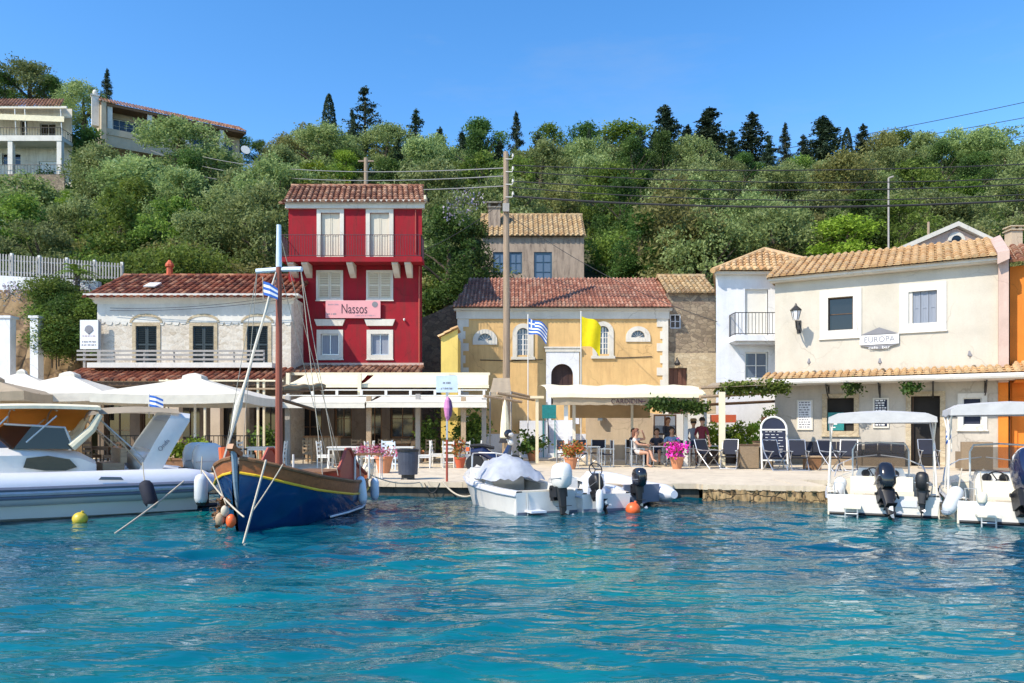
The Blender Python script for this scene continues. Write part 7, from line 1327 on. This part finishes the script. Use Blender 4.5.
# covered boat
a = thing('motorboat', 'small white motorboat with a silver fabric cover and a white outboard', 'boat', (.80, 15.6, -.15), .455); hull(a, ST(3.9, 1.75, .6, .92), M['gel'], M['gel'], .2, .14, 2.5)
b = MB(); b.loft([[(x*w_, y, z0+(zh-z0)*math.sin(PI*u)**.7+.045*math.sin(u*13+y*5)+.03*math.sin(u*29-y*9)) for u, x in [(i/12, -1+i/6) for i in range(13)]] for y, w_, z0, zh in ((1.35, .62, .72, .80), (1.5, .68, .72, 1.12), (1.9, .70, .74, 1.30), (2.4, .66, .78, 1.28), (2.8, .55, .82, 1.08), (3.0, .45, .86, .92))]); b.build('cover', M['cover'], a, smooth=60)
b = MB(); b.b2(-.55, .55, 2.3, 3.0, .6, .98); b.build('cuddy', M['gel'], a); b = MB(); b.b2(-.6, .6, .55, .95, .2, .52); b.b2(-.62, .62, .08, .3, .2, .62); b.build('thwart', M['gel_cream'], a)
rail(a, [(-.55, 2.9, .85), (-.52, 2.95, 1.25), (-.3, 3.4, 1.3), (0, 3.75, 1.3), (.3, 3.4, 1.3), (.52, 2.95, 1.25), (.55, 2.9, .85)], .016, 'bow_rail'); rail(a, [(-.35, 3.35, .9), (-.32, 3.38, 1.3)], .014, 'bow_rail'); rail(a, [(.35, 3.35, .9), (.32, 3.38, 1.3)], .014, 'bow_rail')
outboard(a, .12, -.05, .68, .9, M['gel'], .12, .1); b = MB(); b.b2(-.6, -.25, -.3, .02, .2, .24); b.build('swim_step', M['tube_grey'], a); rail(a, [(-.55, -.02, .6), (-.55, -.05, .1)], .014, 'grab_rail')
# open boat
a = thing('motorboat', 'little open white boat with a grey helm pod and black steering wheel', 'boat', (2.0, 15.75, -.11), .306); hull(a, ST(2.9, 1.2, .5, .72), M['gel'], M['gel'], .18, .1, 2.2); b = MB(); b.prism([(-.16, .18), (.32, .18), (.26, .86), (.0, .92), (-.1, .8)], .7, 1.05); b.build('helm_pod', M['tube_grey'], a); wheel_helm(a, .04, .66, .98, .15)
b = MB(); b.b2(-.48, .48, .15, .42, .18, .44); b.build('thwart', M['wood_pale'], a); b = MB(); b.b2(-.46, .46, 1.5, 1.8, .18, .46); b.build('thwart', M['gel_cream'], a); outboard(a, -.3, -.05, .54, .6, M['black'], .5, .3)
# inflatable tender
def tube_collar(t, L_, B, r, z0, m, bands=None, name='tube', rise=.18):
    pts = [(-B/2, -.35, z0), (-B/2, 0, z0), (-B/2, L_*.5, z0+.02), (-B/2*.96, L_*.68, z0+rise*.35), (-B/2*.7, L_*.86, z0+rise*.75), (-B/2*.35, L_*.96, z0+rise), (0, L_, z0+rise*1.05)]
    pts = pts+[(-x, y, z) for x, y, z in pts[-2::-1]]; rr = [r*.45]+[r]*(len(pts)-2)+[r*.45]
    fine = []; fr = []
    for i in range(len(pts)-1):
        for k in range(4): u = k/4; fine.append(Vector(pts[i])*(1-u)+Vector(pts[i+1])*u); fr.append(rr[i]*(1-u)+rr[i+1]*u)
    fine.append(Vector(pts[-1])); fr.append(rr[-1]); sm = [fine[0]]+[(fine[i-1]+fine[i]*2+fine[i+1])/4 for i in range(1, len(fine)-1)]+[fine[-1]]
    b = MB(); b.tube(sm, fr, 18); b.build(name, m, t, smooth=60); return sm
a = thing('inflatable_boat', 'grey-white inflatable tender with a small black outboard', 'boat', (2.95, 16.9, 0), .338); tube_collar(a, 2.35, 1.25, .2, .28, M['tube_grey']); b = MB(); b.loft([[(-.5, y, .2), (0, y, .05), (.5, y, .2)] for y in (0, 1.7)]); b.b2(-.45, .45, 0, .05, .1, .5); b.build('floor', M['tube_band'], a); b = MB(); b.b2(-.5, .5, .9, 1.1, .38, .42); b.build('thwart', M['wood_pale'], a); outboard(a, -.18, -.04, .48, .72, M['black_gloss'], .05, 0)
b = MB(); b.tube([(-.62, -.2, .2), (-.62, 1.2, .2)], .04, 6); b.tube([(.62, -.2, .2), (.62, 1.2, .2)], .04, 6); b.build('rubbing_strake', M['tube_band'], a)
# ---------------------------------------------------------------- big inflatable cruiser
a = thing('inflatable_cruiser', 'large pale inflatable cruiser with an orange-lined bimini and white roll bar', 'boat', (-7.4, 16.9, 0), PI-.919); LR, BR = 8.4, 2.7
hs2 = [(0, 1.05, .6, .95, .02, -.3), (2.5, 1.1, .62, 1.0, .04, -.35), (4.5, 1.1, .7, .95, .08, -.35), (6.2, .95, .8, .7, .18, -.25), (7.4, .6, .92, .35, .35, 0), (8.1, .12, 1.0, .05, .6, .4)]
hull(a, hs2, M['hull_pale'], M['gel'], .45, .25, 5.2); sm = tube_collar(a, LR, BR-.62, .32, .60, M['tube_grey'], rise=.42)
for z_, r_, nm, m_ in ((.02, .05, 'tube_band', 'tube_band'), (-.14, .045, 'tube_band', 'tube_band'), (-.06, .05, 'tube_line', 'tube_lt')):
    b = MB(); ct = Vector((0, 3, 0)); pts = []
    for p in sm[3:-3]: d = Vector((p.x, max(0, p.y-4.5)*.8, 0)); d = d.normalized(); k = math.sqrt(max(0, .32**2-z_**2)); pts.append(p+d*k+Vector((0, 0, z_)))
    b.tube(pts, r_, 6); b.build(nm, M[m_], a)
b = MB(); b.loft([[(-w_, y, .62), (-w_*.98, y, z*.75+.2), (-w_*.8, y, z), (w_*.8, y, z), (w_*.98, y, z*.75+.2), (w_, y, .62)] for y, w_, z in ((1.9, .78, 1.12), (2.2, .82, 1.30), (3.2, .82, 1.40), (4.2, .78, 1.38), (5.6, .6, 1.15), (6.4, .35, .98))]); b.poly([(-.78, 1.9, .62), (.78, 1.9, .62), (.76, 1.9, 1.04), (.62, 1.9, 1.12), (-.62, 1.9, 1.12), (-.76, 1.9, 1.04)]); b.build('cabin', M['gel'], a, smooth=40)
b = MB(); b.prism([(2.25, 1.0), (2.38, 1.16), (2.75, 1.24), (3.1, 1.2), (3.15, 1.02), (2.8, .95), (2.45, .94)], 0, .03); m0 = 0
b.v = [(-.835-.02*(1-(z-.9)) + (y), x, z) if False else (-.83-y, x, z) for x, y, z in b.v]; b.build('cabin_window', M['win_dark'], a)
b = MB(); b.loft([[(-.80+.06*u, 2.3+.15*u, 1.36+.42*u), (-.74, 3.3-.3*u, 1.38+.44*u), (0, 4.1-.7*u, 1.37+.48*u), (.74, 3.3-.3*u, 1.38+.44*u), (.80-.06*u, 2.3+.15*u, 1.36+.42*u)][::1] for u in (0, .5, 1)]); b.build('windscreen', M['win_dark'], a, smooth=40)
rail(a, [(-.80, 2.3, 1.36), (-.74, 2.45, 1.79), (-.74, 3.0, 1.83), (0, 3.4, 1.86), (.74, 3.0, 1.83), (.74, 2.45, 1.79), (.80, 2.3, 1.36)], .022, 'screen_frame')
def arch(y0, y1, zt, w0, w1, th, m, name): b = MB(); b.loft([[(x, y+dy, z+dz) for dy, dz in ((-.2*th, 0), (.2*th, .05), (.2*th, .12), (-.2*th, .07))] for x, y, z in ((-w0, y0, .72), (-w0*.97, y0+(y1-y0)*.5, .72+(zt-.72)*.5), (-w1, y1, zt-.1), (-w1*.8, y1-.05, zt), (w1*.8, y1-.05, zt), (w1, y1, zt-.1), (w0*.97, y0+(y1-y0)*.5, .72+(zt-.72)*.5), (w0, y0, .72))], close=True); return b.build(name, m, a, smooth=40)
arch(1.0, .32, 2.02, 1.0, .85, .95, M['gel'], 'roll_bar')
b = MB(); secs = []
for i in range(9):
    u = i/8; y = .3+1.55*u; secs.append([(-.86, y, 2.0+.12*math.sin(PI*(.25+u*.6))), (-.5, y, 2.10+.12*math.sin(PI*(.25+u*.6))), (0, y, 2.13+.12*math.sin(PI*(.25+u*.6))), (.5, y, 2.10+.12*math.sin(PI*(.25+u*.6))), (.86, y, 2.0+.12*math.sin(PI*(.25+u*.6)))])
b.loft(secs); b.build('bimini', M['canvas_br'], a, smooth=50)
b = MB(); secs = []
for i in range(9):
    u = i/8; y = 1.85+2.2*u; z = 2.16-.03*u; secs.append([(-.88, y, z), (-.5, y, z+.04), (0, y, z+.05), (.5, y, z-.02), (.8, y, z-.12), (.93, y, z-.30), (.97, y, z-.44)])
b.loft(secs); b.build('bimini_lining', M['bimini_or'], a, smooth=50)
b = MB(); secs = []
for i in range(9):
    u = i/8; y = 1.84+2.25*u; z = 2.2-.03*u+.03*math.sin(PI*u); secs.append([(-.93, y, z-.06), (-.92, y, z), (-.5, y, z+.05), (0, y, z+.06), (.5, y, z+.0), (.84, y, z-.11), (.98, y, z-.32), (1.02, y, z-.47)])
b.loft(secs); b.build('bimini_top', M['canvas'], a, smooth=50)
for y in (1.9, 2.6, 3.3, 4.0): rail(a, [(-.88, y, 2.12), (-.5, y, 2.15), (0, y, 2.16), (.5, y, 2.09), (.8, y, 1.99), (.91, y, 1.8), (.94, y, 1.6)], .018, 'bimini_bow', 'wood_pale')
for sx in (-1, 1): rail(a, [(sx*.88, 1.9, 2.02), (sx*.95, 1.05, .95)], .018, 'bimini_stay', 'wood_pale'); rail(a, [(sx*.86, 2.6, 2.02), (sx*.78, 3.1, 1.5)], .016, 'bimini_stay'); rail(a, [(sx*.86, 3.4, 2.0), (sx*.8, 3.8, 1.5)], .016, 'bimini_stay'); rail(a, [(sx*.88, 1.9, 2.0), (sx*.86, 1.2, 1.3), (sx*.85, 1.0, 1.1)], .014, 'bimini_stay')
for sx in (-1, 1): b = MB(); b.tube([(sx*.9, 2.35, 1.40), (sx*.88, 2.0, 1.75), (sx*.88, 1.85, 2.05)], [.09, .08, .06], 8); b.build('screen_pillar', M['canvas'], a)
b = MB(); b.b2(-.55, .55, 1.35, 1.75, .45, 1.05); b.b2(-.55, .55, 1.3, 1.42, 1.05, 1.35); b.build('helm_seat', M['wood_pale'], a); b = MB(); b.tube([(-.7, .85, 1.0), (0, .95, 1.08), (.7, .85, 1.0)], [.24, .3, .24], 12); b.b2(-.8, .8, .55, 1.1, .45, .9); b.build('stern_sofa', M['gel'], a, smooth=50)
outboard(a, -.42, -.08, .80, 1.15, M['gel'], 0); outboard(a, .42, -.08, .80, 1.15, M['gel'], 0)
sb = text_mesh('Onda', .13, 'lettering', M['ink_grey'], a, (-1.0, .68, 1.42), (PI/2, -.9, -PI/2), .004); b = MB(); b.b2(-.40, -.39, 1.0, 1.45, 0, .10)
b = MB(); b.v = []; b.prism([(1.5, .74), (1.95, .76), (1.9, .82), (1.55, .80)], -1.36, -1.345); b.v = [(y, x, z) for x, y, z in b.v]; b.build('emblem', M['sign_grey'], a)
f_ = thing('boat_flag', 'small blue and white flag on a staff on the inflatable cruiser roll bar', 'flag', (PX(149, 16.7), 16.7, 2.0)); b = MB(); b.tube([(0, 0, 0), (0, 0, .55)], .012, 5); b.build('staff', M['white'], f_); b = MB()
for j in range(5): b.add([(.0, 0, .52-.05*j), (.17, -.04, .49-.05*j), (.32, .0, .42-.05*j), (.32, .0, .37-.05*j), (.17, -.04, .44-.05*j), (.0, 0, .47-.05*j)], [(0, 1, 4, 5), (1, 2, 3, 4)], mi=j % 2)
b.build('flag', [M['blue_flag'], M['white_flag']], f_)
# ---------------------------------------------------------------- blue wooden caique
k_ = thing('wooden_boat', 'blue wooden sailing caique with a varnished bulwark, yellow line and tall mast', 'boat', (-3.86, 17.4, 0), PI-.2); LK = 4.85; k_.scale = (.95,)*3; KZ = lambda py, Y=14.4: PZ(py, Y)/.95
sk = [(0, .55, .78, .46, .10), (.5, .78, .70, .68, .55), (1.2, .98, .66, .9, .8), (2.2, 1.16, .72, 1.0, .9), (3.0, 1.18, .82, .98, .8), (3.7, 1.08, .93, .80, .55), (4.2, .88, 1.06, .56, .32), (4.55, .60, 1.18, .30, .14), (4.75, .33, 1.27, .13, .05), (4.86, .07, 1.32, .03, .02)]
def ksec(y, w_, zs, w2, w3): return [(w_, zs), (w_*.985, zs-.12), (w_*.965, zs-.26), ((w_*.965+w2)/2+.02, (zs-.26)*.6), (w2, .10), (w2*.94, .0), (w3*.8, -.25), (0, -.45 if y < 4.3 else -.2)]
b = MB(); secs = []
for y, w_, zs, w2, w3 in sk: h_ = ksec(y, w_, zs, w2, w3); oy = [0 if y < 4 else -.0]*8; secs.append([(-x, y-(.10*max(0, y-4)*(1 if i > 3 else 0)*(i-3)*.35), z) for i, (x, z) in enumerate(h_)]+[(x, y-(.10*max(0, y-4)*(1 if i > 3 else 0)*(i-3)*.35), z) for i, (x, z) in list(enumerate(h_))[-2::-1]])
mt = [1, 1, 0, 0, 0, 0, 0, 0, 0, 0, 0, 0, 1, 1]; b.loft(secs, mats=mt); n_ = len(b.f); b.poly(secs[0][::-1], mi=1); b.build('hull', [M['blue_hull'], M['wood_varn'], M['pale_blue']], k_, smooth=50)
for s_ in (-1, 1):
    b = MB(); b.tube([(s_*(w_*.965+.012), y, zs-.26) for y, w_, zs, *_ in sk], .026, 6); b.build('yellow_strake', M['yellow_line'], k_); b = MB(); b.tube([(s_*(w_+.01), y, zs+.01) for y, w_, zs, *_ in sk], .04, 6); b.build('cap_rail', M['wood_mid'], k_); b = MB(); b.tube([(s_*(w2+.008), y, .07) for y, w_, zs, w2, w3 in sk[:5]], .022, 6); b.build('waterline', M['pale_blue'], k_)
    b = MB(); b.loft([[(s_*(w_-.04), y, zs), (s_*(w_*.965-.05), y, zs-.25)] for y, w_, zs, *_ in sk][:8]); b.build('inner_bulwark', M['red_paint'], k_)
b = MB(); b.loft([[(-(w_*.965-.04), y, zs-.245), (0, y, zs-.2), ((w_*.965-.04), y, zs-.245)] for y, w_, zs, *_ in sk[:8]]); b.build('deck', M['wood_mid'], k_)
b = MB(); b.loft([[(-(w_-.05), y, zs-.12), (0, y, zs-.06), ((w_-.05), y, zs-.12)] for y, w_, zs, *_ in sk[5:]]); b.build('foredeck', M['wood_varn'], k_)
b = MB(); b.tube([(0, 4.55, -.2), (0, 4.74, .3), (0, 4.86, .9), (0, 4.90, 1.32), (0, 4.95, 1.52)], [.05, .05, .05, .055, .045], 7); b.build('stem', M['stem_blue'], k_); b = MB(); b.box(0, 4.88, 1.46, .12, .36, .10, rx=.5); b.build('stem_head', M['wood_varn'], k_)
MY = 3.3; b = MB(); b.tube([(0, MY, .4), (0, MY, 2.6), (0, MY, KZ(268))], [.078, .07, .058], 10); b.build('mast', M['mast'], k_); b = MB(); b.tube([(0, MY, KZ(268)), (0, MY, KZ(226))], [.06, .045], 10); b.build('masthead', M['pale_blue'], k_)
zc = KZ(271); b = MB(); b.tube([(-.5, MY, zc), (0, MY-.03, zc+.02), (.5, MY, zc)], .05, 7); b.build('crosstree', M['pale_blue'], k_)
b = MB(); pa, pb = Vector((.03, MY+.06, zc-.05)), Vector((.56, 4.38, 1.22)); b.tube([pa+(pb-pa)*u+Vector((.008*math.sin(u*20), 0, 0)) for u in [i/14 for i in range(15)]], [.012, .018, .02, .022, .022, .024, .026, .028, .03, .038, .075, .055, .025, .016, .012], 8); b.build('furled_jib', M['canvas_w'], k_)
pB = Vector((0, MY-.12, KZ(392))); pE = Vector((-.05, 1.35, KZ(388, 15.9))); b = MB(); b.tube([pB, pE], [.045, .035], 7); b.build('boom', M['wood_mid'], k_); b = MB(); b.tube([pB+(pE-pB)*u+Vector((0, 0, .07+.015*math.sin(u*17))) for u in [i/10 for i in range(11)]], [.05, .07, .06, .065, .05, .06, .055, .05, .055, .06, .05], 8); b.build('furled_mainsail', M['canvas_tan'], k_)
b = MB(); b.tube([(-.02, MY-.1, KZ(400)), (-.3, 2.3, KZ(410, 15.3))], .035, 6); b.build('gaff', M['wood_mid'], k_)
for s_, y in ((-1, 2.9), (1, 2.9), (-1, 3.6), (1, 3.6)): b = MB(); b.tube([(s_*.48, MY, zc), (s_*1.1, y, .9)], .008, 4); b.build('shroud', M['rope'], k_)
for p0, p1 in (((0, MY, KZ(232)), (0, .3, .95)), ((0, MY, zc), (.5, 4.5, 1.25)), ((0, MY-.05, zc), (-.35, 1.6, .8))): b = MB(); b.tube([p0, p1], .008, 4); b.build('stay', M['rope'], k_)
for s_ in (-1, 1):
    b = MB(); b.loft([[(s_*.92, y, z0), (s_*.92, y, z1)] for y, z0, z1 in ((2.4, .6, 1.05), (2.1, .6, 1.42), (1.9, .6, 1.4), (1.5, .6, 1.05), (1.1, .6, .82))]); b.tube([(s_*.92, y, z) for y, z in ((2.5, .98), (2.1, 1.42), (1.9, 1.42), (1.5, 1.05), (1.0, .82))], .04, 6); b.build('quarter_board', M['red_paint'], k_)
    for y in (.9, 1.7): b = MB(); b.tube([(s_*.95, y, .7), (s_*.95, y, 1.25)], .025, 6); b.build('stanchion', M['white'], k_)
b = MB(); b.tube([(.75, 4.0, 1.0), (.78, 4.02, 1.5)], .10, 9); b.build('orange_fender', M['orange'], k_)  # orange cylinder standing at the bow, a fender
b = MB(); b.b2(-.45, .45, 1.1, 2.3, .5, .88); b.build('engine_hatch', M['red_paint'], k_); b = MB(); b.b2(-.5, .5, 1.05, 2.35, .88, .93); b.build('hatch_lid', M['wood_mid'], k_)
b = MB(); b.b2(-.02, .02, -.12, .02, -.4, .95); b.build('rudder', M['wood_varn'], k_); b = MB(); b.tube([(0, -.05, .95), (0, .7, 1.0)], .025, 6); b.build('tiller', M['wood_mid'], k_)
f_ = thing('boat_flag', 'tattered small striped flag hanging from the caique crosstree', 'flag', (PX(268, 13.9), 13.85, PZ(300, 13.9))); b = MB(); b.tube([(-.07, 0, 0), (-.08, 0, .42)], .008, 4); b.build('halyard', M['rope'], f_); b = MB()
for j in range(5): b.add([(-.07, 0, .34-.05*j), (.06, -.03, .30-.05*j), (.2, .0, .2-.04*j), (.2, .0, .16-.04*j), (.06, -.03, .25-.05*j), (-.07, 0, .29-.05*j)], [(0, 1, 4, 5), (1, 2, 3, 4)], mi=j % 2)
b.build('flag', [M['blue_flag'], M['white_flag']], f_)
# ---------------------------------------------------------------- fenders, buoys, ropes
def fender(x, y, zt, zb, r, m, label, lean=(0, 0), cap=None):
    t = thing('fender', label, 'fender', (x, y, zb)); h_ = zt-zb; b = MB(); lx_, ly_ = lean; b.tube([(lx_*u, ly_*u, h_*u) for u in (0, .06, .2, .5, .8, .94, 1)], [r*.35, r*.8, r, r, r, r*.75, r*.3], 12); b.build('body', m, t, smooth=50); b = MB(); b.tube([(lx_, ly_, h_), (lx_*1.4, ly_*1.4+.05, h_+.35)], .012, 5); b.build('lanyard', M['rope'], t)
    b = MB(); b.lathe([(r*.5, -.03), (r*.7, .0), (r*.82, .05)], 10); b.build('end_cap', cap or M['tube_lt'], t); return t
fender(PX(201, 15.0), 15.0, PZ(474, 15), PZ(504, 15), .13, M['fender'], 'thick white fender with a dark end between the inflatable cruiser and the blue boat', cap=M['black'])
fender(PX(156, 14.4), 14.25, PZ(481, 14.3), PZ(506, 14.3), .13, M['navy'], 'navy sleeve fender hanging on the inflatable cruiser tube', (-.2, .1), M['alu'])
fender(PX(365, 15.9), 15.7, PZ(476, 15.8), PZ(502, 15.8), .10, M['pale_blue'], 'pale blue fender nearer the bow at the blue boat stern', (-.06, 0)); fender(PX(375.5, 17.2), 17.1, PZ(478, 17.1), PZ(499, 17.1), .10, M['pale_blue'], 'pale blue fender at the very stern of the blue boat')
fender(PX(481, 18.2), 17.8, PZ(474, 17.8), PZ(497, 17.8), .11, M['fender'], 'white fender hanging slanted at the covered boat bow', (.14, 0)); fender(PX(489, 17.4), 17.2, PZ(480, 17.2), PZ(500, 17.2), .11, M['fender'], 'upright white fender second from the covered boat bow')
fender(PX(598, 15.6), 15.3, PZ(489, 15.4), PZ(511, 15.4), .08, M['fender'], 'white fender at the stern of the little open boat')
fender(PX(829, 16.6), 16.3, PZ(477, 16.4), PZ(502, 16.4), .13, M['fender'], 'white fender on the quay-side flank of the first bimini boat', (.16, 0)); fender(PX(944, 14.1), 14.0, PZ(487, 14.0), PZ(513, 14.0), .13, M['fender'], 'white fender squeezed between the two bimini boats', (.22, 0))
fender(PX(975, 13.2), 13.0, PZ(492, 13), PZ(504, 13), .08, M['gel_cream'], 'small cream fender on the transom of the far-right boat')
def buoy(px, py, r, m, label, Y=None):
    x, y = gnd(px, py, 0.0); t = thing('buoy', label, 'buoy', (x, y, 0)); b = MB(); b.ell((0, 0, r*.45), r*1.05, r*1.05, r, 16, 10); b.build('float', m, t, smooth=60); b = MB(); b.tube([(r*.3, 0, r*1.3), (r*.4, 0, r*1.6)], r*.2, 7); b.build('eye', m, t); return t
buoy(633, 512.5, .15, M['orange'], 'round orange buoy floating by the black outboard of the tender'); buoy(80, 522, .13, M['yellow_buoy'], 'round yellow buoy floating against the inflatable cruiser hull')
for px, py, r, m_, lab in ((231, 521, .085, 'orange', 'bright orange float in the bundle hung from the caique bow'), (220, 519, .08, 'wood_pale', 'brown float in the bundle hung from the caique bow'), (225, 511, .07, 'rope', 'pale cork float topping the bundle hung from the caique bow')): Y = 12.6; t = thing('float', lab, 'float', (PX(px, Y), Y, PZ(py, Y))); b = MB(); b.ell((0, 0, 0), r, r, r*1.4, 12, 8); b.build('body', M[m_], t, smooth=60)
t = leaf_obj('rope_bundle', M['wood_mid'], [(random.uniform(-.12, .12), 0, random.uniform(-.2, .25)) for _ in range(10)], (.10, .10, .12), 160, .09, 5, None, loc=(PX(222, 12.65), 12.7, PZ(515, 12.6))); tag(t, 'tangled bundle of brown net and rope hanging at the caique bow', 'rope bundle')
def rope(a, c, sag, label, r=.014, m='rope'):
    a, c = Vector(a), Vector(c); b = MB(); n = 16; b.tube([a+(c-a)*(i/n)-Vector((0, 0, sag*4*(i/n)*(1-i/n))) for i in range(n+1)], r, 6); return tag(b.build('mooring_rope', M[m]), label, 'rope')
bow = Vector((-4.62, 12.38, 1.4)); rope((PX(188, 15.6), 15.4, PZ(481, 15.5)), (*gnd(110, 534, 0), -.05), .03, 'pale rope slanting from the inflatable cruiser stern into the water', .018)
rope((PX(266, 12.35), 12.35, PZ(460, 12.35)), (PX(243, 11.7), 11.7, -.05), .0, 'thick pale anchor rope from the caique bow into the water', .02); rope((PX(283, 12.6), 12.6, PZ(464, 12.6)), (PX(252, 12.0), 12.0, PZ(512, 12)), .02, 'thin rope crossing the dark side of the blue hull', .01)
rope((PX(214, 12.9), 12.85, PZ(466, 12.9)), (PX(226, 12.6), 12.6, PZ(505, 12.6)), .0, 'rope holding the float bundle under the caique bow', .01); rope((PX(207, 13.5), 13.3, PZ(470, 13.4)), (PX(244, 12.1), 12.1, PZ(517, 12.1)), .06, 'slack pale rope looping along the lit side of the blue bow', .014)
rope((PX(443, 19.2), 19.1, QZ+.02), (PX(478, 18.6), 18.4, PZ(492, 18.5)), .22, 'slack mooring rope from the quay edge to the covered boat', .022); rope((PX(420, 19.3), 19.25, QZ), (PX(368, 17.4), 17.2, .75), .12, 'mooring rope from the quay to the blue boat stern', .014)
rope((8.9, 14.2, .5), (9.0, 13.6, .1), .0, 'short line between the two bimini boats', .012); rope((PX(425, 19.3), 19.2, QZ-.02), (PX(440, 19.3), 19.2, QZ-.02), .25, 'dark loop of rope hanging on the quay face', .012, 'wire')
f_ = thing('boat_flag', 'small blue and white flag wrapped round the right bimini strut', 'flag', (PX(946, 15.9), 15.7, PZ(440, 15.8))); b = MB(); b.tube([(0, 0, -.25), (0, 0, .45)], .01, 5); b.build('staff', M['white'], f_); b = MB()
for j in range(5): b.add([(.0, 0, .42-.07*j), (-.06, -.03, .34-.07*j), (-.12, .0, .2-.06*j), (-.12, .0, .14-.06*j), (-.06, -.03, .27-.07*j), (.0, 0, .35-.07*j)], [(0, 1, 4, 5), (1, 2, 3, 4)], mi=j % 2)
b.build('flag', [M['blue_flag'], M['white_flag']], f_)
